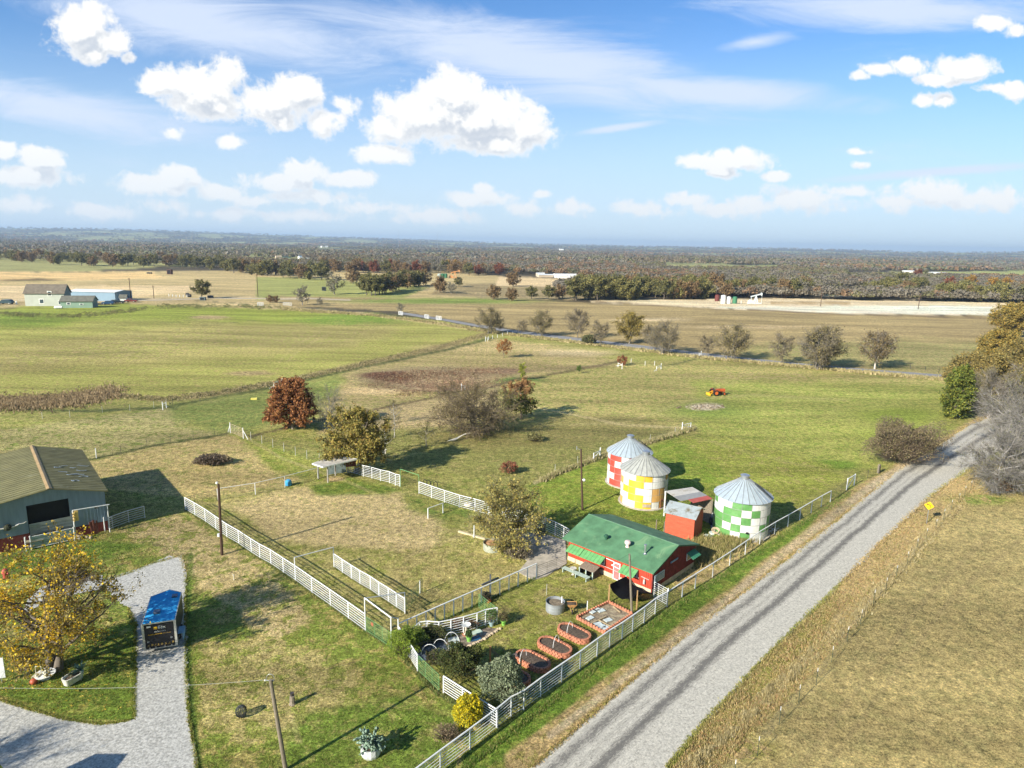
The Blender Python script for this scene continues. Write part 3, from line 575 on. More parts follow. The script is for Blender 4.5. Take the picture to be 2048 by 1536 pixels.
DRVP=[(258,1640),(262,1440),(200,1452),(130,1442),(-60,1390),(-60,1640)]
DRV2=[(266,1640),(268,1250),(200,1190),(200,1155),(300,1125),(364,1110),(376,1180),(378,1440),(398,1640)]
HOUSEP=[(1131,1080),(1180,1035),(1400,1100),(1395,1140),(1303,1190),(1131,1137)]
n=230000; tx=rng.random(n)*2250-100; ty=840+rng.random(n)**.9*780
ok=~(inpoly(tx,ty,ROADP)|inpoly(tx,ty,DRVP)|inpoly(tx,ty,DRV2)|inpoly(tx,ty,HOUSEP)); tx=tx[ok];ty=ty[ok]
dist=HC*F/(ty-HY)/10.; sc_=dist/8.
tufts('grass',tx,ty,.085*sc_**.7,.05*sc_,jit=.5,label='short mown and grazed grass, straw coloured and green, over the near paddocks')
def strip(pts,wid,n):   # random picture positions along a polyline
    p,_=resamp([(a_,b_) for a_,b_ in pts],400); i=rng.random(n)*398; k=i.astype(int); f=(i-k)[:,None]; q=p[k]*(1-f)+p[k+1]*f
    return q[:,0]+rng.normal(0,wid,n),q[:,1]+rng.normal(0,wid*.5,n)
x,y=strip([(-60,806),(60,808),(150,802),(232,785)],14,6500); y=y-2
tufts('reed_bed',x,y,(.15+.6*fbm(x/14,y/6,3)),.16+0*x,[(.38,.28,.17),(.32,.24,.14),(.44,.34,.2),(.22,.17,.10)],'tall reddish brown dry reeds along the left field boundary','reeds')
x,y=strip([(225,790),(330,798),(430,786),(562,765),(720,730),(870,697),(975,670)],5,6500)
tufts('tall_grass',x,y,.75*np.clip(fbm(x/11,y/4,5)-.28,.08,1),.16+0*x,[(.40,.32,.17),(.22,.19,.10),(.13,.14,.05),(.5,.42,.24)],'rank dry grass along the fence between the big meadow and the paddocks','tall grass')
x,y=strip([(900,1560),(1333,1225),(1700,985)],5,4500); 
tufts('tall_grass',x,y,.14+0*x,.05+0*x,[(.10,.19,.03),(.16,.25,.04),(.3,.3,.1)],'green grass along the foot of the roadside pipe fence','tall grass')
x,y=strip([(1372,1545),(1470,1455),(1560,1370),(1690,1250),(1800,1140),(1860,1070),(1920,1005)],9,9000)
tufts('tall_grass',x,y,.60*np.clip(fbm(x/16,y/12,6)-.22,.08,1),.05+0*x,[(.52,.42,.20),(.46,.38,.2),(.35,.3,.14),(.58,.5,.3)],'pale dry grass standing along the wire fence right of the road','tall grass')
n=17000; x=1340+rng.random(n)*640; t_=rng.random(n); yl=np.interp(x,[1340,1404,1534,1666,1761,1861,1946],[1545,1462,1322,1192,1095,1000,940]); y=yl+t_*np.interp(x,[1340,1600,1800,1950],[110,120,90,50])
tufts('tall_grass',x,y,.34*np.clip(fbm(x/22,y/14,7)-.15,.1,1),.06+0*x,[(.47,.36,.17),(.40,.31,.14),(.30,.28,.09),(.50,.33,.17),(.52,.44,.22)],'rough tan and yellow green grass between the gravel road and the wire fence','tall grass')
x,y=strip([(1430,1110),(1470,1080),(1520,1055),(1400,1120),(1385,1095),(1420,1085)],14,5000)
tufts('tall_grass',x,y,.5+0*x,.1+0*x,[(.40,.33,.16),(.3,.27,.1),(.22,.22,.07)],'brown weeds between the red shed and the green bin','weeds')
x,y=strip([(0,628),(120,632),(200,628),(330,612),(560,614)],5,5000)
tufts('tall_grass',x,y,.9*np.clip(fbm(x/12,y/5,8)-.3,.05,1),.3+0*x,[(.2,.21,.08),(.3,.26,.12),(.14,.17,.06)],'scrubby weeds in front of the far green house','weeds')
x,y=strip([(560,614),(760,630),(890,646),(985,662),(1100,676),(1400,712),(1890,757)],2.5,6000); y=y+3
tufts('tall_grass',x,y,.5+0*x,.3+0*x,[(.5,.41,.22),(.4,.34,.17),(.3,.27,.11)],'straw coloured grass on the near verge of the country road','tall grass')
x,y=strip([(1085,962),(1120,945),(1220,908),(1390,857)],3,3500)
tufts('tall_grass',x,y,.4+0*x,.12+0*x,[(.5,.43,.25),(.42,.36,.18),(.2,.22,.07)],'pale dry grass along the wire fence behind the silos','tall grass')
# pale leaves and straw flecks in the pond basin
x,y=strip([(740,770),(800,752),(900,748),(980,742),(1000,755),(900,775),(800,785)],14,7000)
tufts('reed_bed',x,y,.55*np.clip(fbm(x/14,y/5,9)-.25,.06,1),.14+0*x,[(.28,.19,.12),(.36,.27,.17),(.20,.14,.09),(.42,.34,.21),(.27,.15,.09)],'matted red brown dead rushes covering the dry pond basin','reeds')
n=9000; x=-20+rng.random(n)*380; y=1200+rng.random(n)*240; ok=~(inpoly(x,y,DRVP)|inpoly(x,y,DRV2)); x=x[ok];y=y[ok]; k=rng.random(len(x))<np.exp(-((x-110)/120)**2-((y-1300)/80)**2)*.55; x=x[k];y=y[k]
tufts('fallen_leaves',x,y,.035+0*x,.12+0*x,[(.62,.42,.05),(.55,.36,.08),(.7,.55,.12)],'yellow leaves fallen on the lawn under the big yellow tree','leaves',lean=2.)

for nm_,pts_,w_,n_,h_ in (('driveway edges',((269,1436),(268,1400),(270,1330),(272,1250),(255,1215)),2.5,1500,.10),('driveway edges',((400,1600),(388,1490),(378,1440),(373,1350),(371,1280),(372,1180),(372,1150),(362,1112),(300,1128),(255,1148),(205,1162)),2.5,2600,.10),('driveway edges',((0,1402),(60,1420),(130,1440),(200,1450),(262,1441)),2.5,1200,.10),
 ('gravel road edges',((1064,1536),(1261,1364),(1374,1269),(1534,1150),(1661,1052),(1798,940),(1936,852)),3.5,3600,.13),('gravel road edges',((1336,1536),(1404,1454),(1534,1314),(1666,1184),(1761,1087),(1861,992),(1946,932)),4,4200,.16)):
    x,y=strip(pts_,w_,n_); tufts('grass',x,y,h_+0*x,.07+0*x,None,'ragged grass tufts creeping over the '+nm_,jit=.5)
x,y=strip([(371,1020),(503,1106),(620,1183),(731,1263),(790,1302),(870,1385),(993,1456)],2.2,2600); tufts('grass',x,y,.16+0*x,.06+0*x,[(.14,.20,.05),(.2,.24,.07),(.34,.31,.13)],'longer grass left uncut under the white pen fence',jit=.5)
x,y=strip([(797,1283),(1073,1157)],2.2,1400); tufts('grass',x,y,.16+0*x,.06+0*x,[(.12,.18,.04),(.2,.24,.07)],'longer grass left uncut under the garden fence',jit=.5)
x,y=strip([(668,1134),(810,1227)],2.,800); tufts('grass',x,y,.16+0*x,.06+0*x,[(.16,.20,.05),(.34,.31,.13)],'longer grass left uncut under the short alley fence',jit=.5)
# ---------------------------------------------------------------- trees
def tubes(p0,p1,a,b,k):
    p0=np.asarray(p0,float);p1=np.asarray(p1,float);a=np.asarray(a);b=np.asarray(b);d=p1-p0; d/=np.linalg.norm(d,axis=1)[:,None]+1e-9
    h=np.where(np.abs(d[:,2:3])>.95,np.array([[1.,0,0]]),np.array([[0,0,1.]])); u=np.cross(d,h); u/=np.linalg.norm(u,axis=1)[:,None]+1e-9; w=np.cross(u,d)
    an=np.arange(k)*math.tau/k; ring=u[:,None,:]*np.cos(an)[None,:,None]+w[:,None,:]*np.sin(an)[None,:,None]
    v=np.concatenate([p0[:,None,:]+ring*a[:,None,None],p1[:,None,:]+ring*b[:,None,None]],1).reshape(-1,3)
    n=len(p0); i=np.arange(k); j=(i+1)%k; q=np.stack([i,j,k+j,k+i],1); f=(q[None]+(np.arange(n)*2*k)[:,None,None]).reshape(-1,4); return v,f
def quads(c,s,r,asp=.75):
    n=len(c); a=r.normal(size=(n,3)); a/=np.linalg.norm(a,axis=1)[:,None]; b=np.cross(a,r.normal(size=(n,3))); b/=np.linalg.norm(b,axis=1)[:,None]+1e-9
    s=np.broadcast_to(s,(n,))[:,None]; a=a*s;b=b*s*asp
    v=np.stack([c-a,c-b*.9,c+a,c+b],1).reshape(-1,3); return v,np.arange(n*4).reshape(n,4)
def gen_tree(seed,H,rx,ry,rz,cz=None,tr=.22,limbs=8,subs=8,twigs=8,twl=.9,twr=.012,leaves=3000,ls=.12,cols=((.1,.12,.04),),twc=(.16,.13,.10),bark=(.20,.17,.14),clump=.5,cone=0.,stems=1,low=.25,hemi=-.35,lcl=None,colfn=None,droop=0.,tseg=3):
    """returns trunk mesh, crown mesh. The limbs reach for points spread through the crown volume"""
    r=np.random.default_rng(seed); cz=H-rz if cz is None else cz; c=np.array([0,0,cz]); R=np.array([rx,ry,rz])
    S0=[];S1=[];A=[];B=[]
    def seg(p,q,a,b): S0.append(p);S1.append(q);A.append(a);B.append(b)
    sub=[]
    for st in range(stems):
        lean=np.array([r.normal()*.12,r.normal()*.12,0])*(2.2 if stems>1 else 1)
        th=max(.3,(cz-rz*.55)); top=np.array([lean[0]*th*1.5,lean[1]*th*1.5,cz+rz*(.55 if stems==1 else .2)]); base=np.array([r.normal()*.15*(stems>1)*2,r.normal()*.15*(stems>1)*2,-.15])
        pts=[base+(top-base)*t+np.array([r.normal(),r.normal(),0])*.06*H*.25*(0<t<1) for t in np.linspace(0,1,6)]
        for i in range(5): seg(pts[i],pts[i+1],tr*(1.25 if i==0 else 1)*(1-.17*i),tr*(1-.17*(i+1)))
        nl=max(2,limbs//stems)
        for l in range(nl):
            t=low+(1-low)*(l+.5*r.random())/nl; t=min(t,.97); fi=t*5; k=int(min(4,fi)); p=pts[k]+(pts[k+1]-pts[k])*(fi-k)
            an=l*2.399+r.random()*.8+st*2.1; zz=hemi+(1.0-hemi)*((l+r.random())/nl); zz=np.clip(zz,-1,.97); h=math.sqrt(max(.05,1-zz*zz))
            tgt=c+np.array([math.cos(an)*h,math.sin(an)*h,zz])*R*(.62+.28*r.random())
            if cone: tgt[:2]=tgt[:2]*(1-cone*np.clip((tgt[2]-(cz-rz))/(2*rz),0,1))
            mid=p+(tgt-p)*.5+np.array([0,0,-.10*np.linalg.norm(tgt-p)+droop])+r.normal(size=3)*.05*rx
            prev=p; rad0=tr*(.62-.3*t); ln=np.linalg.norm(tgt-p)
            for s in range(1,6):
                q=s/5; x=(1-q)**2*p+2*q*(1-q)*mid+q*q*tgt+r.normal(size=3)*.018*ln; seg(prev,x,rad0*(1-.8*(q-.2)),rad0*(1-.8*q)); 
                for z in range(max(1,subs//5)+(r.random()<(subs%5)/5)):
                    if q>.25 or r.random()<.4: sub.append((prev+(x-prev)*r.random(),(x-p)/ (np.linalg.norm(x-p)+1e-6),rad0*(1-.8*q),ln))
                prev=x
    T0=[];T1=[]
    for (p,dr,ra,ln) in sub:
        d=dr*.55+r.normal(size=3)*.55+np.array([0,0,.15-droop]); out=(p-c)/R; d=d+out/(np.linalg.norm(out)+.2)*.45; d/=np.linalg.norm(d)+1e-9
        L_=(.22+.25*r.random())*max(rx,rz)*.9; prev=p
        for s in range(tseg):
            x=prev+d*L_/tseg; e_=(x-c)/R; k=np.linalg.norm(e_*np.array([1,1,1])/(1-cone*np.clip((x[2]-(cz-rz))/(2*rz),0,.95)*np.array([1,1,0])))
            if k>1.02: x=prev+(x-prev)*.25
            seg(prev,x,max(.012,ra*.5*(1-s*.28)),max(.009,ra*.5*(1-(s+1)*.28)))
            for w in range(max(1,round(twigs/tseg))): T0.append(prev+(x-prev)*r.random()); T1.append(d)
            d=d+r.normal(size=3)*.28+np.array([0,0,.08-droop]); d/=np.linalg.norm(d)+1e-9; prev=x
    T0=np.array(T0);T1=np.array(T1); d=T1*.6+r.normal(size=T0.shape)*.62+np.array([0,0,.10-droop]); o=(T0-c)/R; d=d+o*.35; d/=np.linalg.norm(d,axis=1)[:,None]+1e-9
    Te=T0+d*(twl*(.4+.9*r.random((len(T0),1))))
    S0=np.array(S0);S1=np.array(S1);A=np.array(A);B=np.array(B); big=A>.028
    v,f=tubes(S0[big],S1[big],A[big],B[big],6)
    bc=np.array(bark)*(.8+.4*r.random((len(v),1))); tm=mesh_np('trunk',v,[f],BARK,bc,True)
    V=[];Fq=[];Ft=[];C=[];off=0
    sm=~big
    if sm.any():
        v,f=tubes(S0[sm],S1[sm],A[sm],B[sm],3); V.append(v);Fq.append(f+off);C.append(np.array(bark)*(.85+.3*r.random((len(v),1))));off+=len(v)
    # twigs: slim three-sided spikes
    if len(T0) and twr>0:
        v,f=tubes(T0,Te,np.full(len(T0),twr),np.full(len(T0),twr*.35),3); V.append(v);Fq.append(f+off);C.append(np.array(twc)*np.repeat(.6+.8*r.random((len(T0),1)),6,0));off+=len(v)
    if leaves:
        i=r.integers(0,len(T0),leaves); t=r.random((leaves,1)); p=T0[i]+(Te[i]-T0[i])*(.25+.8*t)+r.normal(size=(leaves,3))*ls*clump
        cl=np.array(cols)
        if lcl is not None: # leaves only in some clumps
            key=fbm(p[:,0]*lcl[0]+seed,p[:,1]*lcl[0]+p[:,2]*lcl[0]*.7,seed); keep=key>lcl[1]; p=p[keep]
        n=len(p); ci=r.integers(0,len(cl),n); cc=cl[ci]
        if colfn is not None: cc=colfn(p,cc,r)
        cc=cc*(.65+.7*r.random((n,1)))
        v,f=quads(p,ls*(.6+.8*r.random(n)),r); V.append(v);Fq.append(f+off);C.append(np.repeat(cc,4,0))
    V=np.concatenate(V);Fq=np.concatenate(Fq);C=np.clip(np.concatenate(C),0,1)
    return tm,mesh_np('crown',V,[Fq],LEAF,C)
def tree(name,loc,rz,sc_,meshes,label,cat='tree',group=None,crown='crown'):
    t=thing(name,label,cat,loc,rz,group,sc_); part('trunk',meshes[0],t); part(crown,meshes[1],t); return t
def bush(seed,rx,ry,h,n,ls,cols,stems=9,twc=(.2,.16,.11),shell=.55,lump=.25,twr=.01,ntw=300,bark=(.15,.12,.09),hollow=True):
    r=np.random.default_rng(seed)
    d=r.normal(size=(n,3)); d/=np.linalg.norm(d,axis=1)[:,None]; d[:,2]=np.where(d[:,2]<-.45,-d[:,2],d[:,2])
    k=1+lump*2*(fbm(d[:,0]*2.2+seed,d[:,1]*2.2+d[:,2]*1.7,seed,3)-.5)*2; rr_=shell+(1-shell)*r.random((n,1))**.6
    p=d*rr_*k[:,None]*np.array([rx,ry,h*.55])+np.array([0,0,h*.47]); p[:,2]=np.maximum(p[:,2],.03)
    cl=np.array(cols); cc=cl[r.integers(0,len(cl),n)]*(.6+.8*r.random((n,1)))
    v,f=quads(p,ls*(.6+.8*r.random(n)),r); V=[v];Fq=[f];C=[np.repeat(cc,4,0)];off=len(v)
    if ntw:
        i=r.integers(0,n,ntw); e_=p[i]; s_=e_*np.array([.35,.35,.3]); v,f=tubes(s_,e_*1.02,np.full(ntw,twr*1.4),np.full(ntw,twr*.5),3); V.append(v);Fq.append(f+off);C.append(np.tile(np.array(twc),(len(v),1)))
    cm=mesh_np('foliage',np.concatenate(V),[np.concatenate(Fq)],LEAF,np.clip(np.concatenate(C),0,1))
    an=r.random(stems)*math.tau; s0=np.stack([np.cos(an)*rx*.08,np.sin(an)*ry*.08,0*an-.05],1); s1=np.stack([np.cos(an)*rx*.5,np.sin(an)*ry*.5,h*.5+0*an],1)
    v,f=tubes(s0,s1,np.full(stems,.035),np.full(stems,.015),5); return mesh_np('stem',v,[f],BARK,np.tile(np.array(bark),(len(v),1)),True),cm
def put_bush(name,px,py,ms,label,cat='shrub',rz=0,sc_=1.,group=None):
    q=P(px,py); q.z=tz(q); t=thing(name,label,cat,q,rz,group,sc_); part('stems',ms[0],t); part('foliage',ms[1],t); return t
def Q(px,py):
    q=P(px,py); q.z=tz(q); return q
# -- single near trees
OL=((.17,.16,.045),(.11,.12,.035),(.24,.20,.05),(.09,.10,.035))
tree('yellow_leaved_tree',Q(108,1338),0,1,gen_tree(11,9.6,5.6,5.2,3.9,5.5,.26,18,10,10,1.3,.010,23000,.08,((.78,.55,.03),(.70,.46,.03),(.52,.42,.06),(.36,.25,.06),(.26,.2,.06)),(.16,.13,.11),(.15,.13,.11),1.6,low=.15,hemi=-.55,stems=3,lcl=(.9,.43),colfn=lambda p,c,r:np.where(((fbm(p[:,0]*.8,p[:,2]*.8+p[:,1]*.5,5,3)>.52)&(p[:,0]<2.5))[:,None],c*np.array([1.15,1.1,1]),np.where((r.random(len(p))<.42)[:,None],np.array([[.26,.21,.07]]),c))),
 'big multi stemmed tree losing its yellow leaves, beside the white gravel driveway')
tree('red_oak_tree',Q(586,858),0.3,1,gen_tree(12,8.8,5.3,5.0,5.4,3.3,.2,30,9,7,.8,.01,21000,.15,((.38,.17,.065),(.30,.125,.05),(.45,.23,.09),(.24,.105,.05)),(.15,.09,.06),(.28,.24,.20),.9,cone=.50,low=.12,hemi=-.38),
 'russet red conical oak standing alone on the straw coloured paddock')
tree('olive_green_tree',Q(712,946),0.9,1,gen_tree(13,9.2,5.0,4.4,4.0,5.0,.3,16,8,8,1.0,.012,17000,.13,((.36,.30,.075),(.27,.24,.06),(.42,.34,.09),(.2,.19,.06),(.38,.27,.08)),(.15,.12,.09),(.14,.12,.10),1.1,low=.18,hemi=-.75),
 'large round olive green tree beside the open tin roofed shelter')
tree('yard_tree',Q(1013,1096),2.0,.92,gen_tree(14,7.4,5.2,4.4,3.4,3.9,.16,16,10,11,1.2,.014,12500,.10,((.38,.31,.09),(.31,.27,.085),(.44,.35,.10),(.22,.22,.08)),(.19,.17,.13),(.26,.22,.18),1.3,low=.14,hemi=-.75,stems=2,colfn=None,lcl=(.35,.30)),
 'half bare olive brown tree over the rusty round planter and concrete slab')
def willow_cols(p,c,r): return c
tree('bare_spreading_tree',Q(950,868),0.4,1,gen_tree(15,8.8,8.8,5.8,4.4,4.2,.16,34,13,15,1.4,.017,15000,.075,((.20,.17,.07),(.26,.20,.09),(.15,.13,.06)),(.21,.165,.12),(.22,.19,.15),1.5,low=.08,hemi=-.8,stems=4),
 'wide tangled leafless brown tree over a heap of white branches')
tree('turning_tree',Q(1042,838),0,1,gen_tree(16,7.0,3.4,3.2,2.9,4.1,.2,14,8,7,.9,.012,8500,.12,((.15,.19,.045),(.12,.16,.04),(.20,.18,.05)),(.16,.12,.09),(.20,.17,.14),1.,low=.2,hemi=-.8,colfn=lambda p,c,r:np.where(((p[:,2]+r.normal(size=len(p))*.7)>4.6)[:,None],np.array([[.34,.19,.08]]),c)),
 'compact green tree with rust coloured top and whitewashed trunk foot')
tree('grey_bare_tree',Q(658,858),0,1,gen_tree(17,7.2,3.3,3.0,3.0,None,.14,12,8,9,1.1,.013,1500,.06,((.26,.24,.16),),(.30,.28,.22),(.3,.28,.24),1.,low=.2,hemi=-.6,stems=2),
 'thin pale grey leafless tree behind the olive green tree')
fruit=gen_tree(18,3.6,1.6,1.5,1.2,None,.09,8,6,7,.55,.011,500,.05,((.2,.18,.06),),(.17,.14,.11),(.45,.43,.40),1,low=.35,hemi=-.3)
fruit2=gen_tree(19,3.4,1.9,1.7,1.1,None,.10,8,6,7,.6,.011,900,.06,((.17,.17,.05),),(.15,.13,.10),(.30,.27,.22),1,low=.35,hemi=-.3)
for i,(x,y,mm,s,lb) in enumerate(((789,847,fruit,1.1,'small bare fruit tree farthest up the orchard slope'),(789,875,fruit,.95,'small bare fruit tree with a white painted forked trunk'),(853,893,fruit2,1.0,'low flat crowned fruit tree left of the white branch heap'),(771,907,fruit,1.1,'bare fruit tree at the right edge of the olive green tree'))):
    tree('fruit_tree',Q(x,y),i*1.3,s,mm,lb,group='young fruit trees in the orchard')
sap=gen_tree(20,3.4,.8,.8,1.3,None,.05,9,5,5,.4,.012,900,.10,((.34,.36,.05),(.25,.28,.05)),(.2,.2,.08),(.2,.17,.13),.8,cone=.4,low=.2,hemi=-.8)
tree('yellow_green_sapling',Q(1044,762),0,1.15,sap,'young yellow green tree on the wire fence behind the brown thicket')
tree('green_sapling',Q(1158,747),1,.8,gen_tree(21,2.6,.7,.7,.9,None,.05,8,5,4,.3,.012,700,.10,((.12,.20,.04),(.16,.24,.05)),(.2,.2,.08),(.2,.17,.13),.8,low=.3,hemi=-.8),'small bright green sapling beside the long wire fence line')
tree('orange_sapling',Q(1008,716),0,1,gen_tree(22,4.9,2.3,2.2,1.6,None,.08,9,6,5,.6,.014,1600,.13,((.42,.20,.05),(.36,.16,.05),(.28,.14,.05)),(.2,.13,.08),(.2,.16,.13),1,low=.3,hemi=-.5),'small orange leaved tree alone in the dry field near the country road')
tree('russet_sapling',Q(1245,731),0,1,gen_tree(23,2.6,1.5,1.5,1.0,None,.05,8,5,4,.4,.014,900,.12,((.30,.12,.06),),(.2,.13,.08),(.2,.16,.13),1,low=.2,hemi=-.6),'little russet tree where two wire fences meet')
put_bush('red_shrub',1018,946,bush(30,1.2,1.1,1.5,900,.09,((.28,.08,.05),(.36,.14,.08),(.22,.16,.08))),'small red brown shrub on the grass behind the yard tree')
put_bush('brush_pile',422,928,bush(31,2.6,1.6,1.3,1500,.10,((.16,.12,.09),(.24,.19,.14),(.12,.09,.07)),ntw=900,twr=.02),'low heap of dead grey brush on the straw coloured paddock','brush pile')
put_bush('weedy_shrub',1068,882,bush(32,1.6,1.2,1.3,800,.09,((.2,.2,.07),(.28,.26,.12))),'small weedy shrub right of the brown tangled tree')
put_bush('grey_shrub',1035,1116,bush(33,1.3,1.1,1.3,1300,.07,((.26,.22,.17),(.32,.27,.2),(.2,.18,.1)),ntw=400),'twiggy grey shrub by the edge of the concrete slab')
put_bush('feathery_shrub',806,1312,bush(34,1.25,1.1,2.0,9000,.035,((.24,.33,.04),(.30,.38,.05),(.18,.27,.04)),lump=.3,ntw=300,twr=.006),'feathery lime green shrub outside the garden fence corner')
put_bush('feathery_shrub',822,1297,bush(35,1.2,1.1,1.8,7000,.035,((.18,.26,.04),(.24,.30,.05),(.14,.21,.04)),lump=.3,ntw=300,twr=.006),'darker lime green shrub inside the garden fence corner')
put_bush('dark_green_shrub',922,1350,bush(36,1.4,1.25,2.3,8000,.055,((.075,.095,.025),(.05,.075,.02),(.12,.13,.04)),lump=.45,ntw=300),'dark green bush inside the open green gate')
put_bush('grey_green_shrub',1003,1399,bush(37,1.55,1.5,3.0,9000,.065,((.24,.28,.17),(.30,.34,.22),(.17,.21,.12)),lump=.22,ntw=200),'rounded silvery grey green shrub at the front garden corner')
put_bush('yellow_shrub',937,1450,bush(38,.95,.9,2.1,7000,.055,((.72,.56,.02),(.62,.50,.02),(.50,.47,.03),(.35,.36,.04)),lump=.18,ntw=150),'egg shaped bright yellow shrub in front of the white fence')
put_bush('bare_shrub',895,1478,bush(39,.9,.9,.9,900,.03,((.28,.2,.14),(.34,.26,.16)),ntw=500,twr=.007),'low brown twiggy shrub left of the yellow shrub')
put_bush('roadside_bush',1797,926,bush(40,5.8,4.2,6.4,34000,.075,((.20,.15,.10),(.25,.19,.13),(.16,.13,.08),(.22,.20,.08),(.28,.23,.12)),ntw=3500,twr=.010,lump=.42,shell=.25,twc=(.24,.19,.15)),'large brown roadside bush with a few yellow leaves')
put_bush('yellow_bush',1812,921,bush(41,1.6,1.3,2.6,1300,.11,((.50,.34,.04),(.42,.30,.06),(.3,.26,.06))),'yellow leaved patch of shrub at the foot of the brown roadside bush')
# -- right hand grove
GB=(.27,.25,.23)
gr1=gen_tree(50,13,7.4,7,5.9,7,.24,24,12,18,1.7,.022,16000,.14,((.20,.19,.06),(.25,.20,.07),(.15,.14,.06)),(.26,.23,.19),(.34,.31,.28),1.5,low=.12,hemi=-.75,stems=2,lcl=(.25,.5))
gr2=gen_tree(51,12,7.4,7,5.5,6.4,.22,24,13,20,1.7,.022,3000,.09,((.2,.2,.1),),(.29,.27,.25),(.36,.34,.32),1.5,low=.1,hemi=-.8,stems=3)
gr3=gen_tree(52,12.5,7.4,7,5.2,7.3,.40,22,9,9,1.5,.014,26000,.21,((.36,.26,.065),(.26,.21,.06),(.46,.31,.07),(.17,.16,.05)),(.14,.12,.09),(.16,.13,.11),1.2,low=.15,hemi=-.5)
gr4=gen_tree(53,10.5,3.2,3.1,5,5.2,.2,24,8,8,.8,.012,12000,.16,((.15,.19,.035),(.10,.135,.03),(.27,.27,.045)),(.12,.1,.05),(.14,.12,.09),1.,cone=.5,low=.05,hemi=-.97)
gr5=gen_tree(54,11,6.4,6,5,5.8,.3,22,10,10,1.4,.013,20000,.18,((.28,.22,.07),(.34,.25,.08),(.19,.17,.065)),(.15,.12,.1),(.2,.17,.14),1.2,low=.12,hemi=-.75)
for (x,y,mm,s,lb,nm) in ((2018,675,gr3,.95,'golden brown oak, farthest tree of the grove at the right edge','oak_tree'),(1996,735,gr3,.78,'olive brown oak below the golden oak at the right edge','oak_tree'),(2050,770,gr5,1.0,'brown green oak half cut off by the right edge behind the bare trees','oak_tree'),
 (1935,790,gr5,.85,'small brown leaved tree left of the tall cedar','small_tree'),(1910,836,gr4,1.0,'bright yellow green cedar at the left tip of the right hand grove','cedar_tree'),(1932,812,gr4,.7,'dark cedar under the bare grey trees','cedar_tree'),
 (1975,836,gr1,.74,'big grey leafless tree with olive leaf patches above the road bend','bare_tree'),(2050,850,gr1,.86,'leafless tree with olive leaves on the right edge above the road bend','bare_tree'),(2022,893,gr2,.84,'silver grey leafless tree arching over the gravel road','bare_tree'),(1996,985,gr2,.74,'low silver grey leafless tree nearest the camera in the grove','bare_tree'),(2090,960,gr2,.95,'leafless grey tree cut off by the right edge beside the wire fence','bare_tree'),
 (1985,800,gr5,.9,'olive tree in the middle of the right hand grove above the cedars','oak_tree'),(2120,830,gr3,.9,'oak beyond the right edge whose crown shows over the bare trees','oak_tree')):
    tree(nm,Q(x,y),x*.37,s,mm,lb,group=None)
put_bush('thicket_shrub',2003,985,bush(42,1.8,1.5,2.2,2500,.09,((.24,.13,.07),(.18,.12,.07),(.26,.2,.1)),ntw=500),'red brown thicket shrub at the foot of the nearest grey tree')
# -- trees along the country road
RB=dict(low=.22,hemi=-.45)
BK=(.20,.18,.155)
rd=[gen_tree(60,9.5,4.8,4.6,3.4,None,.17,14,10,14,1.3,.026,2500,.13,((.24,.2,.1),),(.26,.22,.18),BK,1.4,**RB),
 gen_tree(61,9,4.9,4.6,3.5,None,.16,14,10,14,1.3,.026,4200,.14,((.22,.19,.08),(.28,.23,.1)),(.24,.21,.17),BK,1.4,low=.2,hemi=-.6,stems=2),
 gen_tree(62,9,4.8,4.4,3.4,None,.17,14,9,9,1.2,.022,7500,.16,((.30,.23,.06),(.24,.20,.06),(.34,.26,.07)),(.2,.17,.12),(.33,.29,.24),1.3,**RB),
 gen_tree(63,11.5,6.0,5.6,4.7,None,.2,18,11,14,1.5,.028,4500,.13,((.24,.2,.1),),(.27,.24,.2),BK,1.4,low=.15,hemi=-.6,stems=3),
 gen_tree(64,8.8,4.6,4.2,3.1,None,.20,12,10,13,1.3,.028,4200,.15,((.25,.19,.08),(.2,.15,.08)),(.27,.24,.21),(.50,.46,.41),1.4,**RB),
 gen_tree(65,6.2,2.8,2.6,2.4,None,.10,11,9,12,.9,.022,1400,.11,((.24,.2,.1),),(.27,.23,.19),BK,1.3,**RB)]
for (x,y,ty,k,lb) in ((978,668,616,1,'olive grey bushy tree, farthest left of the country road row'),(998,663,636,5,'small bare tree just right of the leftmost country road tree'),(1044,670,640,5,'low bare bushy tree between two larger country road trees'),(1083,672,622,1,'round grey green bare tree overhanging the far country road'),(1155,677,620,0,'bare tree with a pale single trunk beyond the country road'),(1200,692,643,5,'half bare tree beside a dark bush on the country road'),(1258,688,626,2,'golden leaved tree beyond the country road'),(1299,700,650,5,'dark bare tree left of the many stemmed roadside tree'),(1325,708,640,3,'many stemmed bare tree on the near side of the country road'),(1413,712,672,5,'thin bare tree right of the many stemmed roadside tree'),(1464,719,650,1,'dark round bare tree near the end of the white braced fence'),(1562,728,668,5,'slender bare tree left of the biggest country road tree'),(1634,738,650,3,'biggest many stemmed bare tree of the country road row'),(1648,738,655,1,'spreading bare tree touching the biggest country road tree'),(1749,738,665,4,'white trunked forked tree with brown leaves by the country road')):
    ms=rd[k]; q=Q(x,y); h=HH(x,y,ty); H0={0:9.5,1:9,2:9,3:11.5,4:8.8,5:6.2}[k]
    tree('roadside_tree',q,x*.71,h/H0,ms,lb,group='bare trees along the country road')
put_bush('dark_shrub',1178,688,bush(43,2.6,2.2,2.9,1500,.2,((.10,.12,.05),(.15,.14,.06))),'dark green bush at the foot of a half bare country road tree')
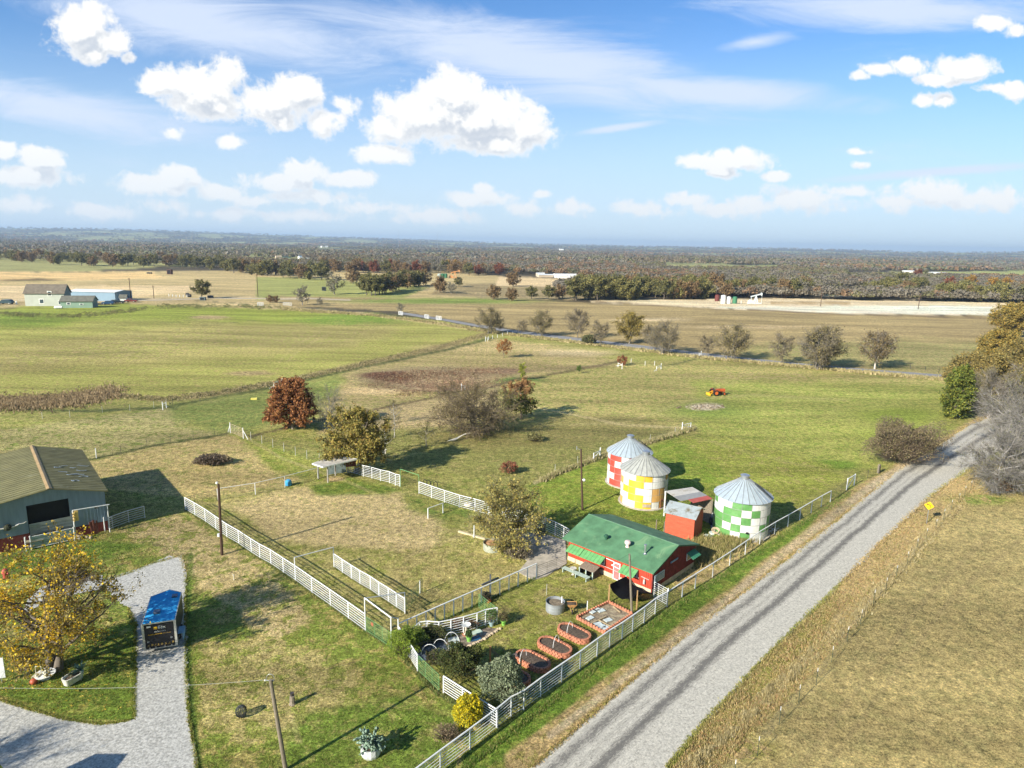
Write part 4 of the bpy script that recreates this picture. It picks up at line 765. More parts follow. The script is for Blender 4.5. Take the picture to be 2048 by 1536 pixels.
# -- middle distance trees
fk=[gen_tree(70,9,5.2,5.2,3.4,None,.3,9,6,6,1.2,.0,2600,.34,((.17,.165,.06),(.13,.13,.05),(.23,.20,.07)),bark=(.12,.1,.08),clump=1.2,low=.2,hemi=-.5,tseg=2),
 gen_tree(71,8.5,4.6,4.6,3.6,None,.28,9,6,6,1.2,.0,2400,.34,((.25,.16,.08),(.19,.135,.07),(.29,.20,.09)),bark=(.12,.1,.08),clump=1.2,low=.2,hemi=-.6,tseg=2),
 gen_tree(72,9,4.4,4.4,3.5,None,.28,9,6,6,1.2,.03,900,.3,((.26,.24,.17),(.21,.19,.14)),(.21,.19,.16),(.25,.23,.2),1.2,low=.2,hemi=-.6,tseg=2),
 gen_tree(73,8.5,4.6,4.4,3.6,None,.28,9,6,6,1.2,.0,2400,.34,((.42,.22,.04),(.35,.2,.05),(.3,.22,.05)),bark=(.12,.1,.08),clump=1.2,low=.2,hemi=-.6,tseg=2),
 gen_tree(74,8,4.4,4.4,3.3,None,.28,9,6,6,1.2,.0,2400,.34,((.22,.21,.075),(.28,.24,.08),(.17,.165,.06)),bark=(.12,.1,.08),clump=1.2,low=.2,hemi=-.6,tseg=2),
 gen_tree(75,8.5,4.6,4.4,3.6,None,.28,9,6,6,1.2,.0,2400,.34,((.26,.085,.04),(.2,.08,.04)),bark=(.12,.1,.08),clump=1.2,low=.2,hemi=-.6,tseg=2)]
FH=[9,8.5,9,8.5,8,8.5]
def ftree(x,y,k,h,label,group=None,nm='distant_tree'):
    q=Q(x,y); return tree(nm,q,(x*.913)%6.28,h/FH[k],fk[k],label,group=group)
for (x,y,ty,k,lb) in ((404,597,563,0,'round dark crowned tree standing alone beside the farm track'),(605,611,575,2,'wide half bare tree at the far corner of the big meadow'),(669,588,546,2,'tall pale bare tree standing alone beyond the big meadow'),(640,613,597,2,'small bare shrub like tree at the edge of the big meadow'),(541,606,592,1,'brown shrubby tree, left one of a pair by the farm track'),(553,606,593,1,'brown shrubby tree, right one of a pair by the farm track'),(801,626,608,2,'small leafless tree by the white gate on the country road'),(880,586,556,1,'brown oak in the scrub right of the long oak clump'),(903,588,566,2,'thin grey tree beside the brown oak in the scrub'),(918,574,556,0,'dark oak in the scrub below the orange pump jack'),(988,599,573,1,'dark brown oak left of the far sandy road'),(1026,573,546,1,'reddish oak at the edge of the sandy field'),(1023,602,578,1,'brown oak right of the first dark brown one'),(1063,599,575,0,'dark oak near the left end of the long tree belt'),(1098,600,574,0,'dark round oak touching the tree belt on its left'),(1118,598,572,1,'brown oak next in the row towards the tree belt'),(706,566,541,1,'brown oak at the left back of the oak clump'),(719,564,548,0,'small green oak behind the oak clump'),(736,566,546,4,'olive oak just behind the oak clump'),(618,559,542,4,'small olive tree in the dry scrub beyond the meadow'),(580,556,536,0,'dark oak pair in the scrub, right one'),(566,555,538,0,'dark oak pair in the scrub, left one'),(1852-0,549,540,0,'lone dark oak on the far green field')):
    ftree(x,y,k,HH(x,y,ty),lb)
def row(pts,n,ks,hr,label,group,jx=0,jy=3,seed=0):
    r=np.random.default_rng(seed); p,_=resamp([(a,b) for a,b in pts],n)
    L_=[]
    for (x,y) in p: L_.append((x+r.normal()*jx,y-abs(r.normal())*jy,int(ks[r.integers(0,len(ks))]),hr[0]+(hr[1]-hr[0])*r.random()))
    L_.sort(); ON=('leftmost','second','third','fourth','fifth','sixth','seventh','eighth','ninth','tenth','eleventh','twelfth','thirteenth','fourteenth','rightmost')
    for i,(x,y,k,h) in enumerate(L_):
        kind_=('dark olive','rust brown','bare grey','orange','mid green','brick red')[k]
        if n<=15: lb_=kind_+' '+label.replace('oak in','oak, '+(ON[i] if i<n-1 else 'rightmost')+(' from the left' if 0<i<n-1 else '')+', in').replace('oak behind','oak, '+(ON[i] if i<n-1 else 'rightmost')+(' from the left' if 0<i<n-1 else '')+', behind')
        else: lb_=kind_+' '+label+(', left part' if i<n/3 else ', middle part' if i<2*n/3 else ', right part')
        ftree(x,y,k,h,lb_,group)
row([(733,592),(750,592),(790,585),(845,572)],15,(0,0,4,1),(8.5,10.5),'oak in the clump beyond the meadow','oaks in the clump beyond the big meadow',2,3,1)
row([(0,522),(110,529),(250,535),(350,535),(430,541),(512,552),(590,557),(650,561)],62,(0,0,4,1),(8.5,12),'oak in the long woodland edge beyond the left hand fields','oaks along the left hand woodland edge',3,5,2)
row([(640,545),(760,548),(880,550),(1000,552)],34,(1,1,5,2,0),(9,12),'tree in the wood behind the scrubby fields','rust brown trees of the central wood',4,3,3)
row([(1150,602),(1250,602),(1330,600),(1430,598)],40,(0,4,4,1,0),(9,12.5),'oak in the belt behind the pale hay field','oaks of the belt left of the storage tanks',3,7,4)
row([(1440,598),(1500,592),(1545,590)],12,(0,1,4),(8,10),'oak behind the storage tanks','oaks behind the storage tanks',3,4,5)
row([(1562,597),(1590,598),(1614,596)],9,(0,1,2,1),(9,11),'oak in the isolated clump on the hay field','oaks of the isolated clump on the hay field',2,3,6)
row([(1740,592),(1780,592),(1850,593),(1900,605),(2048,607),(2150,606)],46,(0,1,4,2,4),(8.5,12),'oak in the belt at the right end of the hay field','oaks of the belt right of the hay field',4,7,7)
for (x,y,k,lb) in ((1898,585,5,'red brown tree above the right hand oak belt'),(1940,578,3,'bright orange tree, left one over the right hand oak belt'),(1985,585,3,'orange tree standing in the right hand oak belt'),(2012,584,3,'brightest orange tree at the right edge of the oak belt'),(1835,560,5,'russet domed tree beside the far white barns'),(912,540,3,'orange tree by the orange pump jack'),(895,541,3,'golden tree left of the orange pump jack'),(1375,582,4,'yellow green tree behind the long oak belt')):
    ftree(x,y,k,11,lb)
# -- far woods: crowns nobody could count
def far_woods():
    r=np.random.default_rng(99); PX=[];PY=[]
    def fill(x0,x1,y0,y1,n,ex=()):
        x=x0+(x1-x0)*r.random(n); y=y0+(y1-y0)*r.random(n)+SL*(x-1024)*.9; k=np.ones(n,bool)
        for pts in ex: k&=~inpoly(x,y,pts)
        PX.append(x[k]);PY.append(y[k])
    ex=[PL((1640,576),(1760,577),(1800,592),(1640,592))[1],PL((1690,545),(2300,538),(2300,562),(1900,556),(1690,557))[1],PL((1330,529),(1560,530),(1560,541),(1330,541))[1],PL((860,545),(1160,552),(1160,572),(860,572))[1],PL((480,515),(640,520),(640,528),(480,522))[1],PL((1470,517),(1640,518),(1640,522),(1470,521))[1],PL((635,494),(725,497),(725,504),(635,502))[1]]
    fill(-300,420,505,540,1500,ex); fill(330,700,508,546,1500,ex); fill(600,1000,512,548,2600,ex); fill(980,2350,503,556,9000,ex); fill(1120,1750,545,588,2600,ex); fill(1700,2350,552,588,2200,ex)
    x=np.concatenate(PX);y=np.concatenate(PY)
    d=fw*F+rt*(x[:,None]-1024)-up*(y[:,None]-768); t=-HC/d[:,2]; X=d[:,0]*t;Y=d[:,1]*t; R_=np.hypot(X,Y); k=(R_<6000)&(d[:,2]<0)&(R_>350); X=X[k];Y=Y[k]
    n2=44000; azr=np.radians(r.uniform(-44,44,n2)); rr2=1/r.uniform(1/11500,1/1300,n2); X2=np.sin(azr)*rr2;Y2=np.cos(azr)*rr2
    fl=fbm(X2/260,Y2/420,31); k=fl<.535; X2=X2[k];Y2=Y2[k]
    px2,py2,_=toPX(X2,Y2,0.); k=np.ones(len(X2),bool)
    for pts in ex: k&=~inpoly(px2,py2,pts)
    X=np.concatenate([X,X2[k]]);Y=np.concatenate([Y,Y2[k]]); n=len(X); Z=terr(X,Y); R_=np.hypot(X,Y)
    sz=(3.4+2.4*r.random(n))*(1+np.clip(R_-1500,0,8000)/5200)
    base=np.array(((.22,.175,.11),(.185,.175,.085),(.20,.175,.13),(.22,.195,.155),(.26,.17,.10),(.165,.165,.085),(.34,.20,.09)))
    zone=fbm(X/300,Y/500,55); ci=np.clip(((zone-.28)*12+r.normal(size=n)*.75),0,6).astype(int); C=base[ci]*(.85+.3*r.random((n,1)))
    def crowns(sel,m_,q,nm,lb):
        X_=X[sel];Y_=Y[sel];Z_=Z[sel];sz_=sz[sel];C_=C[sel];n=len(X_)
        a=r.normal(size=(n,m_,3)); a/=np.linalg.norm(a,axis=2)[:,:,None]; a[:,:,2]=np.abs(a[:,:,2])*1.05-.22
        c=a*(.6+.4*r.random((n,m_,1)))*sz_[:,None,None]*np.array([1,1,.78])+np.stack([X_,Y_,Z_+sz_*.75],1)[:,None,:]
        c=c.reshape(-1,3); nn_=a.reshape(-1,3)+r.normal(size=(n*m_,3))*.6; nn_/=np.linalg.norm(nn_,axis=1)[:,None]
        u=np.cross(nn_,r.normal(size=nn_.shape)); u/=np.linalg.norm(u,axis=1)[:,None]; w=np.cross(nn_,u); s=np.repeat(sz_,m_)[:,None]*q*(.6+.8*r.random((n*m_,1)))
        v=np.stack([c-u*s,c-w*s*.8,c+u*s,c+w*s*.8],1).reshape(-1,3)
        cc=np.repeat(np.repeat(C_,m_,0)*(.84+.32*r.random((n*m_,1))),4,0)
        me=mesh_np(nm,v,[np.arange(len(v)).reshape(-1,4)],LEAF,np.clip(cc,0,1)); o=link(bpy.data.objects.new(nm,me)); tag(o,lb,'woodland',kind='stuff'); print('woods',n)
    nr_=R_<1150; crowns(nr_,110,.135,'woodland','brown, grey and olive autumn woods close behind the hay fields'); crowns(~nr_,13,.40,'distant_woodland','mass of brown, grey and olive autumn trees filling the far valley and ridges')
far_woods()
# ---------------------------------------------------------------- pipe fences
def fence(name,nodes,h,nr,label,group='white pipe fences',m_=None,top=.045,rail=.022,post=.045,hs=None,cat='fence',mesh_=False,ext=True,low=.15,wirem=None):
    """nodes: picture positions of the post feet"""
    pts=[Q(*q[:2]) for q in nodes]; m_=m_ or WHITE; t=thing(name,label,cat,pts[0],0,group); n=len(pts)
    for i,p in enumerate(pts):
        hh=(hs or {}).get(i,h); MB().tube(p-Vector((0,0,.1)),p+Vector((0,0,hh)),post,n=8).build('post',m_,t,smooth=False)
    if top:
        b=MB()
        for a_,c_ in zip(pts[:-1],pts[1:]): b.tube(a_+Vector((0,0,h)),c_+Vector((0,0,h)),top,n=8)
        b.build('top_rail',m_,t)
    for k in range(nr):
        z=low+(h-low)*k/nr; b=MB()
        for a_,c_ in zip(pts[:-1],pts[1:]): b.tube(a_+Vector((0,0,z)),c_+Vector((0,0,z)),rail,n=6,cap=False)
        b.build('rail',m_,t)
    if mesh_:
        b=MB()
        for a_,c_ in zip(pts[:-1],pts[1:]):
            d=c_-a_; k=max(2,int(d.length/.3))
            for j in range(1,k): q=a_+d*j/k; b.tube(q+Vector((0,0,.05)),q+Vector((0,0,h)),.0035,n=3,cap=False)
            for j in range(6): z=Vector((0,0,.1+(h-.15)*j/6)); b.tube(a_+z,c_+z,.0035,n=3,cap=False)
        b.build('wire_mesh',WIRE,t)
    return t
def lerp(a,b,n): return [(a[0]+(b[0]-a[0])*i/n,a[1]+(b[1]-a[1])*i/n) for i in range(n+1)]
ARM=[(371,1020),(390,1031),(411,1044),(432,1059),(454,1075),(478,1089),(503,1106),(520,1117),(542,1129),(567,1146),(591,1162),(624,1186),(661,1212),(697,1238),(731,1263)]
fence('arena_fence',ARM,1.5,6,'long white pipe fence along the near side of the riding pen',hs={10:2.3,14:2.9})
fence('chute_fence',[(668,1134),(685,1146),(703,1158),(720,1169),(741,1181),(758,1193),(777,1205),(793,1216),(810,1227)],1.35,6,'short white pipe fence inside the pen forming an alley',hs={0:2.0,8:1.9})
def arch(nodes_top,label,m_=WHITE,name='pipe_arch',r=.045,feet=None):
    t=thing(name,label,'arch',nodes_top[0],0); 
    for a_,b_ in zip(nodes_top[:-1],nodes_top[1:]): MB().tube(a_,b_,r).build('crossbar',m_,t)
    return t
def topz(x,y,z): v=Q(x,y); return v+Vector((0,0,z))
arch([topz(591,1162,2.28),topz(668,1134,2.0)],'thin white pipe spanning the alley at its far end')
arch([topz(731,1263,2.85),topz(810,1227,1.88)],'thin white pipe spanning the alley at its near end')
t=thing('pipe_gateway','tall white pipe frame over the green gate at the near end of the pen','gate frame',Q(783,1298),0)
for x,y,h in ((783,1298,2.6),(797,1281,1.9)): MB().tube(Q(x,y),topz(x,y,h),.05).build('post',WHITE,t)
MB().tube(topz(731,1263,2.88),topz(783,1298,2.6),.05).build('crossbar',WHITE,t); MB().tube(topz(783,1298,2.6),topz(797,1281,1.88),.045).build('crossbar',WHITE,t)
def gate(name,a_,b_,h,nr,label,m_=GREENP,z0=.15,r=.014,mids=2,grp='pipe gates'):
    p=Q(*a_);q=Q(*b_); t=thing(name,label,'gate',p,0,grp); d=q-p; o=d.normalized()*.06; p=p+o;q=q-o; U=Vector((0,0,1)); b=MB()
    b.tube(p+U*z0,p+U*h,r*1.3);b.tube(q+U*z0,q+U*h,r*1.3);b.tube(p+U*h,q+U*h,r*1.3);b.tube(p+U*z0,q+U*z0,r*1.3); b.build('frame',m_,t)
    for k in range(1,nr): z=z0+(h-z0)*k/nr; MB().tube(p+U*z,q+U*z,r,n=6).build('bar',m_,t)
    for k in range(mids): s=(k+1)/(mids+1); w=p+(q-p)*s; MB().tube(w+U*z0,w+U*h,r,n=6).build('brace',m_,t)
    return t
t=gate('pipe_gate',(733,1264),(782,1297),1.3,6,'light green pipe gate with a small red plate, under the tall white frame'); 
a_=Q(733,1264);b_=Q(782,1297); w=a_+(b_-a_)*.2; d=(b_-a_).normalized(); MB().obox(w+Vector((0,0,.85)),d*.28,Vector((0,0,.3)),d.cross(Vector((0,0,1)))*-.02).build('plate',mat('red_plate',(.4,.07,.05),.6),t)
fence('garden_fence',[(797,1283),(816,1312),(835,1342)],1.3,6,'short white pipe fence beside the feathery lime shrubs',hs={0:1.9})
gate('pipe_gate',(837,1344),(879,1385),1.3,6,'light green pipe gate standing open at the dark green shrub')
fence('garden_fence',[(887,1386),(925,1411),(960,1434),(993,1455)],1.3,6,'white pipe fence running down to the garden corner behind the yellow shrub')
RD=[(995,1456),(1022,1433),(1047,1420),(1081,1394),(1123,1364),(1160,1338),(1194,1312),(1219,1294),(1244,1278),(1265,1263),(1288,1246),(1310,1228),(1334,1214)]
fence('roadside_fence',RD,1.45,6,'white pipe fence with six rails between the garden and the road',rail=.018,top=.055,hs={12:1.75})
fence('roadside_fence',[(995,1456),(940,1499),(881,1544),(822,1590),(760,1638)],1.45,6,'white pipe fence running out of the bottom of the picture beside the cactus',rail=.018,top=.055)
fence('roadside_fence',[(1334,1214),(1364,1194),(1390,1177),(1425,1154),(1459,1131),(1490,1109),(1519,1088),(1549,1069),(1575,1054),(1599,1040),(1622,1026),(1642,1014),(1660,1004)],1.45,0,'white single rail fence with wire mesh passing the green silo',top=.05,mesh_=True)
gate('pipe_gate',(1661,1004),(1692,981),1.3,5,'dark pipe gate at the far end of the roadside fence',DARKP)
t=thing('fence_brace','white braced end posts beyond the dark roadside gate','fence brace',Q(1693,980),0)
a_=Q(1693,980);b_=Q(1708,971); U=Vector((0,0,1))
for p in (a_,b_): MB().tube(p,p+U*1.6,.07).build('post',WHITE,t)
MB().tube(a_+U*1.5,b_+U*1.5,.05).build('rail',WHITE,t); MB().tube(a_+U*.1,b_+U*1.45,.04).build('diagonal',WHITE,t)
gate('pipe_gate',(1306,1196),(1334,1212),1.55,7,'white barred gate between the red cottage and the road fence',WHITE,grp='pipe gates')
fence('yard_fence',lerp((797,1283),(1073,1157),15)[:],1.5,0,'white post and rail fence with thin wires between pen and garden',top=.055,post=.05,mesh_=True)
gate('pipe_gate',(1074,1157),(1131,1135),1.25,6,'grey brown pipe gate at the corner of the red cottage',mat('grey_pipe',(.20,.18,.16),.5,.2))
fence('flower_bed_fence',[(826,1290),(840,1277),(855,1275),(878,1277),(902,1272),(927,1266),(954,1258),(971,1251),(994,1247)],1.4,6,'curved white pipe fence behind the flower bed',post=.05)
gate('pipe_gate',(994,1247),(957,1217),1.35,6,'light green pipe gate at the top of the flower bed')
gate('pipe_gate',(812,1223),(845,1184),1.3,7,'dark green pipe gate swung open inside the pen',mat('dark_green_pipe',(.06,.14,.06),.5))
MB().tube(Q(840,1187),topz(840,1187,1.2),.05).solo('gate_post',WHITE,Q(840,1187),'lone white post by the dark green gate in the pen','post')
fence('pen_fence',[(700,945),(727,953),(744,957),(761,962),(779,966),(791,971),(800,973)],1.5,6,'white pipe fence at the far side of the pen below the olive green tree')
t=thing('pipe_gateway','tall thin green pipe arch in the far fence of the pen','gate frame',Q(801,974),0)
for x,y in ((801,974),(838,987)): MB().tube(Q(x,y),topz(x,y,2.35),.035).build('post',GREENP,t)
MB().tube(topz(801,974,2.35),topz(838,987,2.35),.035).build('crossbar',GREENP,t)
fence('pen_fence',[(838,987),(863,996),(889,1005),(919,1015),(950,1023),(978,1031),(1005,1038),(1034,1046),(1062,1053),(1090,1062),(1110,1071),(1127,1080),(1137,1086)],1.5,6,'white pipe fence from the green arch past the yard tree to the cottage')
t=thing('round_pipe','four black rubber hoops hanging on the far white pipe fence','hoops',topz(850,985,0),0)
for k in range(4):
    c=Q(850+k*7,985+k*1.5)+Vector((0,0,1.2)); b=MB(); pr_=[(c+Vector((.25*math.cos(a_),.1,.45*math.sin(a_)))) for a_ in np.linspace(-1.2,3.2,9)]; b.pipe(pr_,.04).build('hoop',BLACK,t)
fence('stub_fence',[(856,1037),(886,1026)],1.2,0,'short white mesh fence stub inside the pen',mesh_=True,post=.06)
gate('pipe_gate',(886,1026),(925,1013),1.1,5,'green pipe gate leaning back to the far white fence',mat('dark_green_pipe',(.06,.14,.06)))
fence('west_fence',[(436,1001),(511,989),(570,975),(636,957)],1.45,0,'white mesh fence with one rail from the pole to the open shelter',mesh_=True,top=.035,post=.05)
gate('pipe_gate',(374,1016),(435,1001),1.3,6,'dark green pipe gate between the white pen fence and the tall pole',DARKP,mids=3)
fence('barn_fence',[(219,1061),(226,1057),(258,1045),(290,1036)],1.35,5,'blue white pipe fence panel in the shade beside the barn',post=.04)
# little white post fences and wire fences in the fields
def posts(name,pp,h,label,m_=WHITE,r=.05,wires=4,cat='wire fence',grp='wire fences',extra=None,white_top=False,sub='post',wr=.004):
    t=thing(name,label,cat,Q(*pp[0]),0,grp); pts=[Q(*p) for p in pp]
    for p in pts:
        if white_top:
            o=MB().tube(p,p+Vector((0,0,h*.8)),r,n=5).build(sub,mat('dark_green_steel',(.03,.06,.04),.6),t); MB().tube(p+Vector((0,0,h*.8)),p+Vector((0,0,h)),r*1.25,n=5).build('white_tip',mat('white_tip',(.7,.7,.7),.6),o)
        else: MB().tube(p,p+Vector((0,0,h)),r,n=6).build(sub,m_,t)
    for k in range(wires):
        z=Vector((0,0,h*(.25+.7*k/max(1,wires-1)))); b=MB()
        for a_,c_ in zip(pts[:-1],pts[1:]): b.tube(a_+z,c_+z,wr,n=3,cap=False)
        b.build('wire',WIRE,t)
    return t
posts('wire_fence',[(502,880),(524,888),(546,895),(568,903),(591,911),(614,918),(639,925)],1.3,'row of slim grey posts from the tan gate to the open shelter',mat('pale_post',(.5,.5,.47)),.035)
posts('wire_fence',[(168,922),(193,916)],1.4,'pair of white end posts left of the barn field corner',WHITE,.07)
posts('wire_fence',[(193,916),(242,907),(294,894),(341,884),(387,877),(429,871),(461,866)],1.2,'wire fence on thin dark stakes across the straw coloured paddock',DARKP,.025)
TP=[(1949,969),(1941,981),(1929,992),(1917,1007),(1902,1021),(1887,1040),(1871,1061),(1852,1080),(1833,1102),(1814,1128),(1792,1157),(1771,1183),(1747,1208),(1721,1249),(1694,1284),(1663,1325),(1632,1370),(1597,1405),(1558,1450),(1515,1512),(1468,1560)]
posts('wire_fence',TP,1.35,'wire fence on green steel stakes with white tips, right of the gravel road',white_top=True,r=.02,wires=5)
posts('wire_fence',[(85,838),(140,835),(205,826),(260,822),(308,816),(333,812)],1.2,'wire fence with small grey posts along the green strip, left part',mat('pale_post',(.5,.5,.47)),.03)
posts('wire_fence',[(345,810),(400,803),(455,795),(480,788),(530,777),(565,771)],1.2,'wire fence with small grey posts along the green strip, middle part',DARKP,.03)
posts('wire_fence',[(562,768),(640,752),(720,734),(800,718),(880,700),(950,684),(985,676)],1.2,'wire fence up the long edge of the big meadow',DARKP,.03)
posts('wire_fence',[(975,683),(985,678),(995,676),(1005,673),(1015,670),(1025,667),(1037,663)],1.2,'row of white stakes where the long meadow fence meets the country road',WHITE,.06)
posts('wire_fence',[(1262,726),(1290,731),(1309,731)],1.2,'pale stakes right of the little russet tree',WHITE,.05)
posts('wire_fence',[(1344,733),(1370,725),(1390,717),(1402,712)],1.2,'wire fence running up to the country road from the white post',DARKP,.03)
posts('wire_fence',[(640,838),(700,826),(780,812),(860,794),(950,777),(1044,758),(1158,742),(1240,728)],1.2,'long wire fence across the paddocks behind the brown thicket',DARKP,.03)
posts('wire_fence',[(1110,945),(1155,928),(1199,913),(1240,900),(1300,883),(1350,868),(1376,860)],1.15,'wire fence behind the red silo',mat('pale_post',(.5,.5,.47)),.03)
posts('wire_fence',[(0,628),(80,630),(150,627),(230,622),(330,618),(430,610),(560,614),(650,622),(760,634),(850,646),(940,662)],1.2,'wire fence along the far edge of the big meadow',DARKP,.05)
posts('wire_fence',[(1780,765-20),(1820,739),(1850,743),(1877,747),(1791,739)][1:4],1.3,'dark fence posts beyond the country road on the right',DARKP,.06)
posts('wire_fence',[(1712,968),(1735,957),(1757,948)],1.2,'wire fence past the white braced end posts',DARKP,.03)
MB().box(Q(1757,946)+Vector((0,0,.6)),(.28,.28,1.3),.5).solo('corner_post',WOODG,Q(1757,946),'thick grey wooden corner post left of the big roadside bush','post')
def brace(px,py,px2,py2,label,h=1.5,m_=WHITE,dirs=1):
    a_=Q(px,py);b_=Q(px2,py2);t=thing('fence_brace',label,'fence brace',a_,0,'white fence braces'); U=Vector((0,0,1))
    MB().tube(a_,a_+U*h,.08).build('post',m_,t); MB().tube(b_,b_+U*h*.75,.07).build('post',m_,t); MB().tube(a_+U*h*.7,b_+U*h*.7,.05).build('rail',m_,t); MB().tube(a_+U*h*.65,b_+(b_-a_)*.5+U*.05,.05).build('diagonal',m_,t); return t
brace(326,820,333,816,'white braced corner posts on the green strip left of the red oak')
brace(565,771,548,775,'white braced post at the bend of the meadow edge weeds')
brace(971,683,977,680,'white braced post near the country road end of the meadow fence')
brace(1364,862,1381,858,'white braced corner posts on the slope above the silos')
brace(1200,915,1187,921,'white braced post left of the red silo')
brace(1322,738,1313,741,'white braced post in the dry field below the country road')
brace(1244,738,1236,734,'white braced post beside the little russet tree')
brace(1402,712,1398,714,'white braced post at the country road end of the short wire fence')
brace(923,777,930,775,'white braced post just behind the brown tangled tree')
t=gate('pipe_gate',(462,866),(486,876),1.5,6,'tan pipe gate with white posts left of the red oak',TANP)
for x,y,x2 in ((461,866,456),(487,877,496)): MB().tube(Q(x,y),topz(x,y,1.7),.07).build('post',WHITE,t); MB().tube(Q(x2,y+(2 if x2>480 else -1)),topz(x,y,1.3),.05).build('brace',WHITE,t)
for x,y,x2,y2,lb in ((872,640,883,641,'white gate on the near side of the country road'),(849,637,858,638,'small white gate panel by the country road'),(797,631,806,632,'white gate panel at the field corner of the country road')):
    gate('pipe_gate',(x,y),(x2,y2),1.5,3,lb,WHITE,r=.06)
# ---------------------------------------------------------------- poles
def pole(name,base,top,h,r,m_,label,group=None):
    b=Q(*base); # lean measured from the photo: the top is where its picture position puts it at that height
    d=P(top[0],top[1],h); tp=Vector((d.x,d.y,h)); lean=(tp-b-Vector((0,0,h))); lean=lean if lean.length<1.2 else lean*1.2/lean.length; tp=b+Vector((lean.x,lean.y,h))
    t=thing(name,label,'utility pole',b,0,group); MB().tube(b-Vector((0,0,.2)),tp,r,r*.75,n=10).build('shaft',m_,t); return t,b,tp
t,b,tp=pole('utility_pole',(444,1110),(437,968),7.2,.14,WOODB,'tall dark brown pole with a small lamp beside the long white pen fence')
MB().ball(tp+Vector((-.12,-.05,.12)),.13).build('lamp',mat('lamp_white',(.8,.8,.8),.4),t); MB().box(b+Vector((-.15,-.1,2.1)),(.2,.15,.3)).build('meter_box',WHITE,t)
t,b,tp=pole('utility_pole',(1165,1020),(1162,898),7.0,.13,WOODB,'brown pole with white floodlight between the yard tree and the yellow silo')
MB().ball(b+(tp-b)*.5+Vector((.25,-.15,0)),.17).tube(b+(tp-b)*.5,b+(tp-b)*.5+Vector((.25,-.15,0)),.05).build('floodlight',WHITE,t)
MB().tube(tp-Vector((0,0,.15)),tp+Vector((-.5,0,.1)),.03).tube(tp+Vector((-.5,0,-.1)),tp+Vector((-.5,0,.3)),.05).build('bracket',GALV,t)
t,b,tp2=pole('utility_pole',(572,1540),(541,1360),5.6,.13,WOODG,'grey wooden pole with a wire loop on top, at the bottom of the picture')
b_=MB(); b_.pipe([tp2+Vector((.22*math.cos(q),0,.12+.26*math.sin(q))) for q in np.linspace(-.6,3.7,12)],.012); b_.tube(tp2+Vector((-.35,0,-.05)),tp2+Vector((.02,0,-.02)),.02); b_.build('wire_loop',GALV,t); MB().ball(tp2+Vector((-.3,0,-.02)),.06).ball(tp2+Vector((.1,.08,-.1)),.05).build('insulator',mat('insulator',(.6,.6,.55),.3),t)
t,b,tp3=pole('utility_pole',(1264,1228),(1259,1108),5.6,.11,WOODG,'grey wooden pole in front of the red cottage')
def wire(name,a_,c_,sag,r,m_,label,n=14):
    pts=[a_+(c_-a_)*i/n-Vector((0,0,sag*4*(i/n)*(1-i/n))) for i in range(n+1)]; return MB().pipe(pts,r,5).solo(name,m_,a_,label,'cable')
WW=mat('white_cable',(.42,.43,.40),.6); BW=mat('black_cable',(.03,.03,.03),.6)
wire('overhead_cable',tp2+Vector((-.3,0,0)),P(-30,1375,5.4),.25,.008,WW,'white overhead cable running left from the grey pole')
wire('overhead_cable',tp2+Vector((.1,0,-.1)),tp3,1.2,.007,BW,'thin dark overhead cable from the front pole to the cottage pole')
# ---------------------------------------------------------------- far poles
for x,y,ty,lb in ((262,600,556,'tall far pole right of the blue grey shed'),(308,597,571,'shorter far pole near the farm track'),(516,594,549,'tall pole at the near end of the farm track'),(1641,613,582,'far pole on the pale hay field, left one'),(1836,619,588,'leaning far pole on the pale hay field, right one')):
    h=HH(x,y,ty); p=Q(x,y); t=thing('utility_pole',lb,'utility pole',p); MB().tube(p,p+Vector((.25 if x==1836 else 0,0,h)),.19,.15,n=6).build('shaft',WOODB,t); MB().bar(p+Vector((-.6,0,h-.5)),p+Vector((.6,0,h-.5)),.14).build('crossarm',WOODB,t)
# ---------------------------------------------------------------- red cottage
O=Q(1303,1189); uu=Vector((-.735,.678,0)).normalized(); vv=Vector((.678,.735,0)); LN_,WD=9.4,7.7; EV=2.25; RG=3.42; U=Vector((0,0,1))
def Hp(a_,b_,z): return O+uu*a_+vv*b_+U*z     # a along the front wall, b along the gable
C=thing('red_cottage','red board cottage with a green roof and green window shutters, beside the road fence','cottage',O)
b=MB(); b.obox(Hp(0,0,-.3),uu*LN_,vv*WD,U*.72); b.build('foundation',PLASTER,C)
b=MB(); z0=.42
b.add([Hp(.03,.03,z0),Hp(LN_-.03,.03,z0),Hp(LN_-.03,.03,EV),Hp(.03,.03,EV)],[(0,1,2,3)]); b.add([Hp(.03,WD-.03,z0),Hp(LN_-.03,WD-.03,z0),Hp(LN_-.03,WD-.03,EV),Hp(.03,WD-.03,EV)],[(3,2,1,0)])
b.add([Hp(LN_-.03,.03,z0),Hp(LN_-.03,WD-.03,z0),Hp(LN_-.03,WD-.03,EV),Hp(LN_-.03,WD/2,RG-.03),Hp(LN_-.03,.03,EV)],[(0,1,2,3,4)])
k=0
while k*.22<LN_: b.obox(Hp(k*.22,-.0,z0),uu*.05,vv*.03,U*(EV-z0)); k+=1
b.build('wall',REDB,C)
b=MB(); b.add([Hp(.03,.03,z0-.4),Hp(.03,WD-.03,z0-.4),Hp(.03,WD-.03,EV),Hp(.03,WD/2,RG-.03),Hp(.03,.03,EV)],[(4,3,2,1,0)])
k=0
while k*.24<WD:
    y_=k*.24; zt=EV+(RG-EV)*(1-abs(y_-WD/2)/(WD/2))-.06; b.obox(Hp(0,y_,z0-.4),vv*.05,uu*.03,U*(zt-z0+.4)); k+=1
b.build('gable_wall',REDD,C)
ovg=.25; ove=.36; sl=(RG-EV)/(WD/2)
